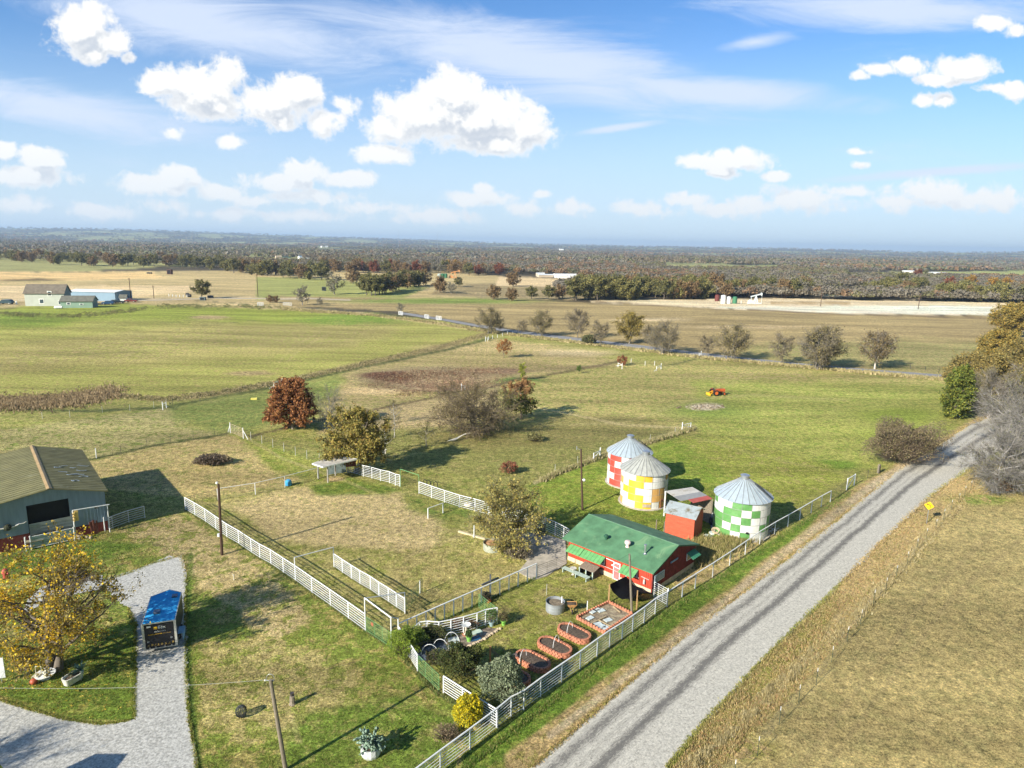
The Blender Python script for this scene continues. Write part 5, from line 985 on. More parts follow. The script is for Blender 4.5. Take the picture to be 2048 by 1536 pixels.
def roofpl(a0,a1,b0,b1,zb0,zb1,t=.07): return [Hp(a0,b0,zb0),Hp(a1,b0,zb0),Hp(a1,b1,zb1),Hp(a0,b1,zb1)]
b=MB(); b.slab(roofpl(-ovg,LN_+.5,-ove,WD/2,EV-ove*sl+.06,RG+.06),.07); b.slab(roofpl(-ovg,LN_+.5,WD/2+.001,WD+ove,RG+.058,EV-ove*sl+.06),.07); rf=b.build('roof',GRNR,C)
MB().obox(Hp(-ovg,WD/2-.07,RG+.062),uu*(LN_+ovg+.5),vv*.14,U*.02).build('ridge_cap',mat('ridge_cap',(.16,.30,.18),.6),rf)
b=MB(); b.bar(Hp(-ovg-.01,-ove,EV-ove*sl),Hp(-ovg-.01,WD/2,RG),.03,.13); b.bar(Hp(-ovg-.01,WD+ove,EV-ove*sl),Hp(-ovg-.01,WD/2,RG),.03,.13); b.build('verge_board',mat('verge_green',(.05,.12,.06),.7),rf)
def onroof(px,py):
    q=P(px,py,EV+.5)
    for _ in range(6): bb=(q-O).dot(vv); q=P(px,py,RG+.06-abs(bb-WD/2)*sl)
    return q
q=onroof(1212,1079); MB().lathe(q,[(.12,0),(.12,.22),(.22,.25),(.24,.4),(.12,.5),(.001,.5)],12).build('roof_vent',mat('green_vent',(.03,.10,.06),.5),C)
q=onroof(1255,1094); MB().lathe(q,[(.2,0),(.16,.1),(.15,.3),(.27,.34),(.3,.48),(.22,.62),(.001,.65)],14).build('turbine_vent',mat('pink_white',(.66,.52,.50),.5),C)
q=onroof(1290,1108); MB().lathe(q,[(.2,.02),(.1,.06),(.08,.1),(.08,.75),(.001,.75)],10).lathe(q,[(.13,.78),(.13,.92),(.001,.95)],10).build('flue_pipe',GALV,C)
def awning(px,wid,a_off=0,zt=1.95,drop=.28,out=.75,n=1):
    a0=max(0,min(LN_,(RV(px,1100,O,O+uu)-O).dot(uu))); return a0
# shutters propped open over the windows of the front wall (positions along the wall, metres from the near corner)
for (a0,a1) in ((LN_-.35,LN_-1.95),(LN_-1.98,LN_-4.4),(3.05,1.45)):
    am=(a0+a1)/2; w_=abs(a0-a1); f=MB(); f.obox(Hp(min(a0,a1)+.08,-.04,1.02),uu*(w_-.16),vv*.05,U*.72); win=f.build('window',WHITE,C)
    MB().obox(Hp(min(a0,a1)+.17,-.06,1.09),uu*(w_-.34),vv*.03,U*.58).build('pane',GLASS,win)
    s_=MB(); s_.slab([Hp(a0,-.03,1.80),Hp(a1,-.03,1.80),Hp(a1,-.88,1.36),Hp(a0,-.88,1.36)],.035); sh=s_.build('shutter',GRNS,C)
    for kk in range(int(w_/.4)+1): 
        aa=min(a0,a1)+kk*.4; MB().bar(Hp(aa,-.03,1.82),Hp(aa,-.88,1.38),.02,.02).build('batten',mat('shutter_batten',(.09,.24,.10),.6),sh)
b=MB(); b.bar(Hp(LN_-.1,-.35,1.32),Hp(LN_-2.2,-.35,1.18),.05); b.bar(Hp(LN_-2.6,-.12,1.0),Hp(LN_-6.0,-.12,.9),.05); b.bar(Hp(1.1,-.06,1.35),Hp(.3,-.06,1.30),.05); b.bar(Hp(3.0,-.06,1.15),Hp(1.3,-.06,1.1),.04)
b.build('hanging_rail',mat('pinkish_rail',(.60,.42,.38),.6),C)
b=MB(); b.pipe([Hp(4.9,-.05,1.75),Hp(4.0,-.06,1.72),Hp(4.0,-.06,1.45),Hp(4.3,-.06,1.3),Hp(3.3,-.06,1.2)],.035); b.pipe([Hp(2.65,-.08,.5),Hp(2.65,-.08,1.15),Hp(2.35,-.08,1.3)],.035); b.build('drain_pipe',WHITE,C)
d_=MB().obox(Hp(3.35,-.04,-.05),uu*-.0+uu*.75,vv*.05,U*1.75).build('screen_door',WHITE,C); MB().obox(Hp(3.43,-.06,.1),uu*.59,vv*.03,U*1.5).build('door_panel',mat('rose_panel',(.45,.16,.16),.6),d_)
w1_=MB().obox(Hp(-.01,.25,.95),vv*1.7,-uu*.05,U*.75).build('window',mat('blue_white_frame',(.6,.68,.74),.4),C); MB().obox(Hp(-.06,.36,1.03),vv*1.48,-uu*.02,U*.59).build('pane',mat('sky_pane',(.22,.33,.40),.12),w1_)
MB().obox(Hp(-.01,3.0,1.9),vv*1.3,-uu*.05,U*.16).build('window',mat('blue_glass',(.14,.28,.48),.2),C,'narrow blue slot window')
w2_=MB().obox(Hp(-.01,6.0,1.1),vv*1.4,-uu*.05,U*.75).build('window',WHITE,C); MB().obox(Hp(-.06,6.1,1.18),vv*1.2,-uu*.02,U*.6).build('pane',GLASS,w2_)
MB().slab([Hp(-.03,5.95,1.9),Hp(-.03,7.45,1.9),Hp(-.75,7.45,1.5),Hp(-.75,5.95,1.5)][::-1],.04).build('shutter',mat('shutter_green_dark',(.05,.22,.13),.6),C)
MB().lathe(Hp(.75,-.12,.75),[(.001,0),(.09,.03),(.1,.3),(.05,.42),(.03,.55),(.001,.56)],8).build('bottle_ornament',mat('grey_glaze',(.5,.5,.5),.3),C)
MB().obox(Hp(-.02,-.02,0),uu*.1,vv*.06,U*EV).build('corner_board',REDD,C)
# garden bench and hutch against the foundation
t=thing('wooden_hutch','small open front wooden hutch against the cottage foundation','hutch',Hp(6.0,-1.0,0)); b=MB()
b.slab([Hp(6.9,-1.55,.75),Hp(5.2,-1.55,.75),Hp(5.2,-.55,.95),Hp(6.9,-.55,.95)],.05); b.build('roof',mat('grey_planks',(.22,.17,.13),.9,0,.35,9),t)
b=MB(); b.obox(Hp(5.25,-.6,0),uu*1.6,vv*.05,U*.85); b.obox(Hp(5.25,-1.5,0),uu*.06,vv*.9,U*.75); b.obox(Hp(6.8,-1.5,0),uu*.06,vv*.9,U*.75); b.obox(Hp(6.0,-1.45,0),uu*.05,vv*.8,U*.72); b.build('side_boards',mat('dark_planks',(.06,.05,.045),.9),t)
for a_ in (5.25,6.0,6.75): MB().obox(Hp(a_,-1.56,0),uu*.12,vv*.05,U*.72).build('post',mat('pale_teal_paint',(.36,.44,.40),.6),t)
t=thing('garden_bench','pale slatted garden bench lying in front of the wooden hutch','bench',Hp(6.5,-2.0,0)); b=MB()
for k in range(3): b.obox(Hp(5.3,-2.35+k*.2,.36),uu*3.0,vv*.12,U*.04)
b.build('seat',mat('pale_teal_paint',(.36,.44,.40),.6),t)
for a_ in (5.4,6.6,8.1): MB().obox(Hp(a_,-2.35,0),uu*.08,vv*.5,U*.36).build('leg',mat('pale_teal_paint',(.36,.44,.40)),t)
q=Q(1146,1149); MB().lathe(q,[(.16,0),(.05,.1),(.05,.55),(.3,.6),(.32,.66),(.001,.63)],14).solo('pedestal_bowl',mat('pale_stone',(.55,.53,.48),.8),q,'pale pedestal bowl at the left end of the garden bench','bowl')
# black shade cloth hung between two tan posts
q1=Q(1217,1206);q2=Q(1273,1219)
for q,lb in ((q1,'tan wooden post holding the left end of the black cloth'),(q2,'tan wooden post holding the right end of the black cloth')): MB().bar(q,q+U*1.75,.1).solo('cloth_post',WOODT,q,lb,'post')
g=[];nU,nV=26,10; rr_=np.random.default_rng(4)
A0=q1+U*1.75;A1=q2+U*1.6;B0=Hp(2.5,-.4,.95);B1=Hp(-.4,-.6,.5)
for i in range(nU+1):
    for j in range(nV+1):
        s=i/nU;t_=j/nV; p=(A0+(A1-A0)*s)*(1-t_)+(B0+(B1-B0)*s)*t_; sg=1.05*math.sin(math.pi*s)**.8*(1-.75*t_)+.06*math.sin(9*s+5*t_)+.05*math.sin(17*s-4*t_); g.append(p-U*max(0,sg))
b=MB(); b.add(g,[(i*(nV+1)+j,(i+1)*(nV+1)+j,(i+1)*(nV+1)+j+1,i*(nV+1)+j+1) for i in range(nU) for j in range(nV)])
b.solo('shade_cloth',mat('black_net',(.010,.011,.013),.85,0,0,spec=.1),q1,'black shade cloth sagging in front of the red cottage','shade cloth',smooth=True)
# ---------------------------------------------------------------- grain bins
def silo(px,py,label,col,seed,r,hw,hr,roofc,pattern):
    c=Q(px,py); t=thing('grain_bin',label,'grain bin',c); n=40; rr_=random.Random(seed)
    MB().lathe(c,[(r+.22,-.1),(r+.22,.10),(r+.02,.14)],n).build('base_ring',CONC,t)
    rings=len(pattern); rh=hw/rings; b=MB(); mats_=[mat('silo_white',(.72,.72,.70),.42,0,.06,3,c2=(.58,.55,.50),c2f=.30,wave=(2,.105,.008)),col[0],col[1]]
    face=math.atan2(-c.y,-c.x); CH='WGO'; sub=3; sm=MB()   # 18 panel widths round the bin; the eight that face the yard are given
    for k in range(rings):
        row_=pattern[rings-1-k]; codes=[0 if ch=='W' else 1 if ch=='C' else 2 for ch in row_]+[rr_.choice((0,0,1)) for _ in range(10)]
        for i in range(18):
            z0=.12+k*rh; z1=z0+rh; aa=face+rad(-80+20*i); R0=r+.014*(k%2)
            for s in range(sub):
                a0=aa+rad(20)*s/sub; a1=aa+rad(20)*(s+1)/sub; b.m=codes[i]
                b.add([c+Vector((R0*math.cos(a0),R0*math.sin(a0),z0)),c+Vector((R0*math.cos(a1),R0*math.sin(a1),z0)),c+Vector((R0*math.cos(a1),R0*math.sin(a1),z1)),c+Vector((R0*math.cos(a0),R0*math.sin(a0),z1))],[(0,1,2,3)])
            if codes[i]!=codes[i-1] or (i+k)%4==0: d=Vector((math.cos(aa),math.sin(aa),0)); sm.bar(c+d*(r+.016)+U*z0,c+d*(r+.016)+U*z1,.035,.02)
    b.build('wall',mats_,t)
    for k in range(rings+1): z=.12+k*rh; sm.lathe(c,[(r+.018,z-.018),(r+.03,z),(r+.018,z+.018)],54)
    sm.build('seam',mat('seam_grey',(.30,.30,.30),.6),t)
    R=r+.22; z0=.12+hw-.04; b=MB(); b.lathe(c,[(R,z0),(R*.32,z0+hr*.80),(.5,z0+hr),(.001,z0+hr)],n*1); rf=b.build('roof',roofc,t)
    nrib=26; rb=MB()
    for i in range(nrib): a0=i/nrib*math.tau; d=Vector((math.cos(a0),math.sin(a0),0)); rb.bar(c+d*R+U*(z0+.03),c+d*R*.32+U*(z0+hr*.80+.03),.035,.05); rb.bar(c+d*R*.32+U*(z0+hr*.80+.03),c+d*.5+U*(z0+hr+.03),.03,.05)
    rb.build('rib',mat('rib_grey',(.30,.31,.32),.5,.4),rf)
    MB().lathe(c,[(.42,z0+hr-.03),(.42,z0+hr+.32),(.48,z0+hr+.34),(.48,z0+hr+.42),(.30,z0+hr+.50),(.001,z0+hr+.52)] ,20).build('cap',GALV,rf)
    return t,c,r,z0
GS=[mat('silo_green',(.12,.31,.09),.5,0,.14,2,c2=(.20,.38,.17),c2f=.3,wave=(2,.105,.008)),mat('silo_green',(.13,.36,.10))]
YS=[mat('silo_yellow',(.74,.46,.035),.5,0,.08,2,c2=(.66,.44,.12),c2f=.3,wave=(2,.105,.008)),mat('silo_orange',(.62,.36,.12),.45,0,.08,2)]
RS=[mat('silo_red',(.46,.07,.05),.5,0,.12,2,c2=(.50,.16,.12),c2f=.3,wave=(2,.105,.008)),mat('silo_faded_red',(.50,.20,.20),.45,0,.10,2)]
RC1=mat('bin_roof_blue_grey',(.48,.56,.62),.4,.35,.08,1.5); RC2=mat('bin_roof_weathered',(.42,.43,.40),.55,.25,.15,1.5); RC3=RC1
PG=['CWWCCWWW','WWCCWCWW','CCCWCWWC','CCWCWWCC','CCCWCWWW']
PY=['WWWCCWWO','OWCCWWWW','WCCWWOOW','WWCCWOOO','OWWCCWOO']
PR=['WCCWOOWW','CCWOOWWW','WCCWWOWW','WWCCOWWW','WCCWOOWW']
sg,cg,rg,zg=silo(1480,1061,'green and white checkered grain bin beside the road fence',GS,1,2.85,4.1,1.75,RC1,PG)
sy,cy_,ry_,zy=silo(1286,1003,'yellow and white checkered grain bin, the one in the middle',YS,2,2.75,4.1,1.70,RC2,PY)
sr,cr,rr2_,zr=silo(1256,964,'red and white checkered grain bin, farthest from the cottage',RS,3,2.75,4.1,1.70,RC3,PR)
MB().lathe(cg+Vector((-.3,-rg-.05,.9)),[(.001,0),(.14,.02),(.14,.16),(.001,.18)],10).build('hatch',DARK,sg)
MB().box(cy_+Vector((-.1,-ry_-.03,.55)),(.9,.05,.35)).build('patch',mat('grey_patch',(.42,.36,.28),.8),sy)
MB().pipe([cy_+Vector((1.6,-2.3,.1)),cy_+Vector((1.6,-2.35,1.2)),cy_+Vector((1.9,-2.2,1.2)),cy_+Vector((1.9,-2.1,.9))],.06).build('spout',RUST,sy)
for c_,r_,t_ in ((cg,rg,sg),(cr,rr2_,sr)): 
    d=Vector((.86,-.5,0)) if c_ is cg else Vector((.95,.3,0)); b=MB()
    z0=.12+4.1
    b.bar(c_+d*(r_+.2)+U*(z0+.05),c_+d*1.1+U*(z0+1.45),.05,.06); b.bar(c_+d*(r_+.2)+Vector((.3*d.y,-.3*d.x,z0+.05)),c_+d*1.1+Vector((.3*d.y,-.3*d.x,z0+1.45)),.05,.06)
    for k in range(7): s=k/6; q=c_+d*(r_+.2)*(1-s)+d*1.1*s+U*(z0+.12+1.4*s); b.bar(q,q+Vector((.3*d.y,-.3*d.x,0)),.04)
    b.build('ladder',DARKP,t_)
# ---------------------------------------------------------------- red shed and lean-to
S0=Q(1386,1083); su=Vector((-.84,.54,0)).normalized(); sv=Vector((.74,.67,0)).normalized(); sv=Vector((-su.y,su.x,0)); sv=sv if sv.y>0 else -sv
if sv.x<0: sv=-sv
def Sp(a_,b_,z): return S0+su*a_+sv*b_+U*z
LW,LD,SE,SR=3.1,2.9,2.62,3.3
t=thing('red_shed','small red plank shed with a tin gable roof between the silos','shed',S0); b=MB()
b.add([Sp(0,0,0),Sp(LW,0,0),Sp(LW,0,SE),Sp(0,0,SE)],[(0,1,2,3)]); b.add([Sp(0,LD,0),Sp(LW,LD,0),Sp(LW,LD,SE),Sp(0,LD,SE)],[(3,2,1,0)]); b.add([Sp(LW,0,0),Sp(LW,LD,0),Sp(LW,LD,SE),Sp(LW,LD/2,SR),Sp(LW,0,SE)],[(0,1,2,3,4)])
for k in range(12): b.bar(Sp(-.01,-.012,.12+k*.21),Sp(LW,-.012,.12+k*.21),.02,.012)
b.build('wall',mat('red_planks',(.52,.10,.05),.75,0,.18,2.5,.003,25,c2=(.62,.36,.28),c2f=.27,stretch=(.7,.7,5)),t)
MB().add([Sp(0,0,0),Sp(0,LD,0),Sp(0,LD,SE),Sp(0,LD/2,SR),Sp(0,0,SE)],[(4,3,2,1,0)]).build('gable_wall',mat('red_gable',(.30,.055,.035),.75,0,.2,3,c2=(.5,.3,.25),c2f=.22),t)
k_=(SR-SE)/(LD/2); b=MB(); b.slab([Sp(-.2,-.25,SE-.25*k_+.04),Sp(LW+.2,-.25,SE-.25*k_+.04),Sp(LW+.2,LD/2,SR+.04),Sp(-.2,LD/2,SR+.04)],.05); b.slab([Sp(-.2,LD/2+.001,SR+.038),Sp(LW+.2,LD/2+.001,SR+.038),Sp(LW+.2,LD+.25,SE-.25*k_+.04),Sp(-.2,LD+.25,SE-.25*k_+.04)],.05)
b.build('roof',mat('patched_tin',(.44,.49,.50),.5,.35,.1,2,c2=(.22,.19,.12),c2f=.42),t)
# lean-to behind
t=thing('lean_to','open tin roofed lean-to behind the red shed with one red roof sheet','lean-to',Sp(3,3.2,0)); b=MB()
a_,c_,d_,e_=P(1331,982,3.0),P(1385,974,3.3),P(1425,997,3.0),P(1372,1009,2.6)
def bil(s,v): return (a_*(1-s)+c_*s)*(1-v)+(e_*(1-s)+d_*s)*v
def sheet(v0,v1,m_,nm,zz=0,s0=0,s1=1):
    b=MB(); p=[bil(s0,v0),bil(s1,v0),bil(s1,v1),bil(s0,v1)]; b.slab([q+U*(zz) for q in p],.04); return b.build(nm,m_,t)
sheet(0,.42,mat('pale_tin',(.52,.50,.46),.5,.2,.08,2,c2=(.4,.36,.3),c2f=.4),'roof_sheet'); sheet(.42,.75,mat('grey_tin',(.36,.36,.35),.5,.4,.1,2),'roof_sheet',.006); sheet(.75,1,mat('red_tin',(.42,.10,.08),.5,.2,.1,2),'roof_sheet',.0,.28,1)
for q in (a_,c_,d_,e_): MB().bar(Vector((q.x,q.y,0)),q-U*.05,.12).build('post',WHITE if q is a_ else WOODG,t)
b=MB(); g0=Vector((c_.x,c_.y,0)); g1=Vector((d_.x,d_.y,0)); b.obox(g0,(g1-g0),U*2.7,Vector((.03,.03,0))); b.build('back_wall',mat('slat_wood',(.20,.17,.13),.9,0,.4,8),t)
# clutter near the shed and bin
q=Q(1412,1073)
for x,y,r_,lb,m_ in ((1415,1075,.45,'round white lid lying in the weeds by the red shed',PLAST),(1424,1068,.32,'small pale tub beside the green silo base',PLAST)): qq=Q(x,y); MB().lathe(qq,[(r_,.0),(r_,.18),(r_*.9,.22),(.001,.2)],16).solo('pale_disc',m_,qq,lb,'lid')
for x,y,lb in ((1430,1068,'coil of pale hose leaning on the green silo'),): 
    qq=Q(x,y); b=MB(); 
    for k in range(4): b.pipe([qq+Vector(((.34+.03*k)*math.cos(a2),(.2)*math.sin(a2)-.1,.35+.06*k+.2*math.sin(a2))) for a2 in np.linspace(0,math.tau,15)],.035)
    b.solo('hose_coil',mat('hose',(.50,.40,.28),.6),qq,lb,'hose')
for i,(x,y) in enumerate(((1421,1050),(1421,1046))):
    qq=Q(x,y)+U*(.45+.55*i); b=MB(); b.pipe([qq+Vector((.1*0,.36*math.cos(a2),.36*math.sin(a2))) for a2 in np.linspace(0,math.tau,15)],.1,8); b.solo('old_tyre',mat('tyre_white' if i else 'tyre_black',(.5,.5,.48) if i else (.03,.03,.03),.7),qq,('white painted tyre hanging above the black one beside the red shed','black tyre standing below the white one beside the red shed')[i],'tyre')
qq=Q(1538,1065); b=MB(); r_=random.Random(5)
for k in range(26): p=qq+Vector((r_.uniform(-.6,.6),r_.uniform(-.4,.4),r_.uniform(0,.5))); b.bar(p,p+Vector((r_.uniform(-.6,.6),r_.uniform(-.4,.4),r_.uniform(-.1,.4))),.05)
b.solo('scrap_heap',GALV,qq,'heap of grey metal scrap between the green silo and the road fence','scrap heap')
for x,y in ((1312,1062),(1328,1066)): qq=Q(x,y); MB().tube(qq,qq+U*1.3,.07).solo('wooden_post',WOODG,qq,('weathered post behind the cottage roof, left one' if x<1320 else 'weathered post behind the cottage roof, right one'),'post')
# ---------------------------------------------------------------- barn on the left
B0=Q(217,1060); bu=(Q(0,1107)-B0).normalized(); bv=Vector((bu.y,-bu.x,0)); print('barn dirs',bu,bv)
def Bp(a_,b_,z): return B0+bu*a_+bv*b_+U*z
BL,BW2=17.0,13.0; Rt=4.6; BE,BR=4.35,5.6; BEl=4.30
BARNW=mat('barn_grey_siding',(.23,.32,.43),.6,.1,.10,1.2,c2=(.18,.25,.33),c2f=.3,stretch=(3,3,.4)); BARNR=mat('barn_red_siding',(.17,.035,.03),.7,0,.2,2)
def bz(a_): return BE+(BR-BE)*a_/Rt if a_<=Rt else BR-(BR-BEl)*(a_-Rt)/(BW2-Rt)
T=thing('metal_barn','large metal barn with a moss brown roof and a dark red lower band','barn',B0)
_p=RV(141,1036,B0,B0+bu);_q=RV(57,1052,B0,B0+bu);oa0,oa1=(_p-B0).dot(bu),(_q-B0).dot(bu); oz0=_p.z; oz1=min(RV(139,996,B0,B0+bu).z,4.5); print('opening',oa0,oa1,oz0,oz1); oz0=min(2.45,max(2.1,oz0))  # hatch opening in the gable
b=MB(); b.m=0
def wallq(a0,a1,z0,z1f,m_):
    b.m=m_; n=max(1,int((a1-a0)/.4))
    for i in range(n):
        x0=a0+(a1-a0)*i/n;x1=a0+(a1-a0)*(i+1)/n; zt0=z1f(x0) if callable(z1f) else z1f; zt1=z1f(x1) if callable(z1f) else z1f
        b.add([Bp(x0,0,z0),Bp(x1,0,z0),Bp(x1,0,zt1),Bp(x0,0,zt0)],[(0,1,2,3)])
wallq(0,oa0,1.05,lambda a_:bz(a_)-.02,0); wallq(oa1,BW2,1.45,lambda a_:bz(a_)-.02,0); wallq(oa0,oa1,oz1,lambda a_:bz(a_)-.02,0)
wallq(0,oa0,-.1,1.05,1); wallq(oa1,BW2,-.1,1.45,1)
for i in range(44):
    a_=.15+i*.3; 
    if a_>BW2-.1: break
    if oa0-.05<a_<oa1+.05: b.m=0; b.obox(Bp(a_,0,oz1+.02),bu*.05,bv*-.025,U*(bz(a_)-oz1-.1)); continue
    b.m=0; b.obox(Bp(a_,0,1.5 if a_>oa1 else 1.08),bu*.05,bv*-.025,U*(bz(a_)-.1-(1.5 if a_>oa1 else 1.08)))
b.build('gable_wall',[BARNW,BARNR],T)
b=MB(); b.m=0; b.add([Bp(0,0,1.1),Bp(0,BL,1.1),Bp(0,BL,BE-.03),Bp(0,0,BE-.03)],[(3,2,1,0)]); b.m=1; b.add([Bp(0,0,-.1),Bp(0,BL,-.1),Bp(0,BL,1.1),Bp(0,0,1.1)],[(3,2,1,0)]); b.m=0
b.add([Bp(0,BL,-.1),Bp(BW2,BL,-.1),Bp(BW2,BL,BEl),Bp(Rt,BL,BR-.05),Bp(0,BL,BE)],[(0,1,2,3,4)]); b.add([Bp(BW2,0,-.1),Bp(BW2,BL,-.1),Bp(BW2,BL,BEl-.03),Bp(BW2,0,BEl-.03)],[(0,1,2,3)]); b.build('side_wall',[BARNW,BARNR],T)
RM1=mat('moss_metal_roof',(.155,.145,.065),.65,.15,.16,.8,c2=(.09,.10,.06),c2f=.45,stretch=(2,2,2)); RM2=mat('moss_metal_roof_lit',(.19,.18,.085),.8,.0,.18,.8,c2=(.26,.26,.17),c2f=.33)
b=MB(); ov=.35
def rp(a_,b_,z): return Bp(a_,b_,z)
b.slab([Bp(-.3,-ov,BE-.08+.05),Bp(Rt,-ov,BR+.05),Bp(Rt,BL+.3,BR+.05),Bp(-.3,BL+.3,BE-.08+.05)],.06)
for k in range(28): y_=-.2+k*.64; b.bar(Bp(-.3,y_,BE-.03+.03),Bp(Rt,y_,BR+.085),.03,.035)
b.build('roof',RM2,T)
b=MB(); b.slab([Bp(Rt+.001,-ov,BR+.048),Bp(BW2+.3,-ov,BEl+.03),Bp(BW2+.3,BL+.3,BEl+.03),Bp(Rt+.001,BL+.3,BR+.048)],.06)
for k in range(28): y_=-.2+k*.64; b.bar(Bp(Rt,y_,BR+.085),Bp(BW2+.3,y_,BEl+.065),.03,.035)
b.build('roof',RM2,T)
b=MB(); b.slab([Bp(Rt-.22,-ov-.02,BR+.03),Bp(Rt,-ov-.02,BR+.13),Bp(Rt,BL+.32,BR+.13),Bp(Rt-.22,BL+.32,BR+.03)],.02); b.slab([Bp(Rt+.001,-ov-.02,BR+.13),Bp(Rt+.25,-ov-.02,BR+.07),Bp(Rt+.25,BL+.32,BR+.07),Bp(Rt+.001,BL+.32,BR+.13)],.02); b.build('ridge_cap',mat('rust_ridge',(.42,.29,.14),.6,.1,.15,2),T)
r_=random.Random(8); b=MB()
for (a_,y_) in ((1.6,4.5),(2.2,5.4),(2.6,5.2),(2.0,8.0),(2.9,8.3),(3.4,7.7),(1.2,9.2),(2.4,3.0),(3.2,6.3),(1.5,7.2)):
    z=BE+(BR-BE)*a_/Rt+.10; p=[Bp(a_,y_,z)]
    for k in range(5): q=p[-1]+bu*r_.uniform(-.35,.1)+bv*r_.uniform(-.25,.3); a2=(q-B0).dot(bu); q.z=BE+(BR-BE)*a2/Rt+.10; p.append(q)
    for u_,w_ in zip(p[:-1],p[1:]): b.bar(u_,w_,.09,.015)
b.build('bare_metal_patch',mat('bare_metal',(.42,.50,.58),.4,.4),T)
b=MB(); b.add([Bp(oa0,.4,oz0-.6),Bp(oa1,.4,oz0-.6),Bp(oa1,.4,oz1),Bp(oa0,.4,oz1)],[(0,1,2,3)]); b.add([Bp(oa0,0,oz0),Bp(oa0,.4,oz0),Bp(oa0,.4,oz1),Bp(oa0,0,oz1)],[(0,1,2,3)]); b.build('hatch_opening',DARK,T)
def cor(nm,p0,du,dz,n,m_,par):
    b=MB(); 
    for k in range(n): s0=k/n; b.obox(p0+dz*s0,du,dz*(.9/n),bv*-.05 if k%2 else bv*-.03)
    return b.build(nm,m_,par)
CG=mat('corrugated_grey',(.27,.32,.34),.5,.3,.1,2)
MB().obox(Bp(oa0-.3,-.02,1.18),bu*(oa1-oa0+.25),U*1.1,bv*.06).build('hatch_backing',CG,T); cor('hatch_cover',Bp(oa0-.3,-.05,1.18),bu*(oa1-oa0+.25),U*1.17,7,CG,T)
# pipe gate with corrugated panels in front of the barn
g0=Q(150,1081);g1=Q(63,1100); t=thing('barn_gate','white framed gate filled with corrugated sheet at the foot of the barn hatch','gate',g1); d=(g0-g1)
for p in (g0,g1,g1-d.normalized()*.4): MB().tube(p,p+U*1.45,.06).build('post',WHITE,t)
b=MB(); b.tube(g1+U*1.35,g0+U*1.35,.035); b.tube(g1+U*.15,g0+U*.15,.035); b.build('frame',WHITE,t)
b=MB()
for k in range(6): b.obox(g1+U*(.18+k*.19)+d*.02,d*.96,U*.17,d.cross(U).normalized()*(.03 if k%2 else .015))
b.build('panel',mat('corrugated_blue',(.33,.42,.48),.45,.3,.1,2),t)
# gateway frame with a traffic light
a_=Q(152,1080);c_=Q(220,1064); ha=HH(152,1080,1021);hc=HH(220,1064,1010); t=thing('gateway_frame','tall white pipe gateway in front of the barn','gateway',a_)
MB().tube(a_,a_+U*ha,.055).build('post',WHITE,t); MB().tube(c_,c_+U*hc,.055).build('post',WHITE,t); MB().tube(a_+U*ha,c_+U*hc+(c_-a_).normalized()*.2,.055).build('crossbar',WHITE,t)
b=MB(); m1=a_+(c_-a_)*.68; b.box(m1+U*(hc*.98),(.35,.1,.14)); b.tube(m1+U*hc,m1+U*(hc*.35),.012); m2=a_+(c_-a_)*.92; b.tube(m2+U*hc,m2+U*(hc*.6),.02); b.build('hanging_tack',DARKP,t)
q=a_+(c_-a_).normalized()*.28+U*(ha*.80); t=thing('traffic_light','old yellow traffic light hanging on the white gateway post','traffic light',q); MB().box(q,(.3,.3,1.0),.7).build('housing',mat('traffic_yellow',(.70,.50,.16),.5),t)
for k in range(3): 
    o=MB().tube(q+Vector((-.05,-.14,-.3+.3*k)),q+Vector((-.12,-.34,-.36+.3*k)),.13,.14,n=12,cap=False).build('visor',mat('traffic_yellow',(.70,.50,.16)),t); MB().ball(q+Vector((-.04,-.15,-.3+.3*k)),.11).build('lens',mat('dark_lens',(.04,.03,.02),.2),t)
# rust sheet, post, skull mount, bench by the barn
q=Q(180,1072); b=MB()
for k in range(5): p=Bp(1.0+.12*k,-.35-.03*k,0); b.bar(p,p+bu*.12*(k%3)+bv*.25+U*(1.35+.12*(k%2)),.13,.03)
b.solo('rusty_sheets',mat('rust_red',(.24,.085,.06),.85,0,.25,6),q,'rusty red sheets leaning on the barn wall beside the gateway','scrap sheets')
q=Bp(.35,-.25,0); MB().tube(q,q+U*1.6,.05).solo('white_post',WHITE,q,'short white post between the rusty sheets and the barn corner','post')
q=Q(168,1078); b=MB(); r_=random.Random(3)
for k in range(9): b.ball(q+Vector((r_.uniform(-.9,.9),r_.uniform(-.2,.5),.1)),r_.uniform(.1,.22),n=7,k=4)
b.solo('stone_row',mat('field_stone',(.32,.27,.2),.9,0,.3,6),q,'low line of field stones at the foot of the barn','stones')
c0=RV(15,1054,B0,B0+bu,0)-bv*.15; b=MB(); c0=c0
t=thing('longhorn_mount','dark wreath with white longhorn horns hung on the barn wall','wall ornament',c0); b.ball(c0,.33,(1,1,1)); b.build('wreath',mat('dark_wreath',(.03,.035,.02),.9),t)
for s in (1,-1):
    b=MB(); pr_=[c0+bu*s*x_+U*z_ for x_,z_ in ((.2,-.05),(.55,-.02),(.9,.12),(1.25,.12),(1.5,.25))]
    for k in range(4): b.tube(pr_[k],pr_[k+1],.075-.015*k,.06-.015*k)
    b.build('horn',mat('bone_white',(.78,.78,.76),.5),t)
q=Q(20,1108); w=Bp(6.6,-.6,0); t=thing('potting_table','weathered wooden table against the dark red barn wall','table',w)
MB().obox(Bp(5.6,-.25,.78),bu*1.5,bv*-.7,U*.06).build('table_top',mat('old_table',(.30,.26,.17),.9,0,.3,7),t); MB().obox(Bp(5.65,-.3,.25),bu*1.4,bv*-.6,U*.05).build('shelf',WOODG,t)
for x_,y_ in ((5.65,-.3),(7.0,-.3),(5.65,-.9),(7.0,-.9)): MB().obox(Bp(x_,y_,0),bu*.07,bv*.07,U*.78).build('leg',WOODG,t)
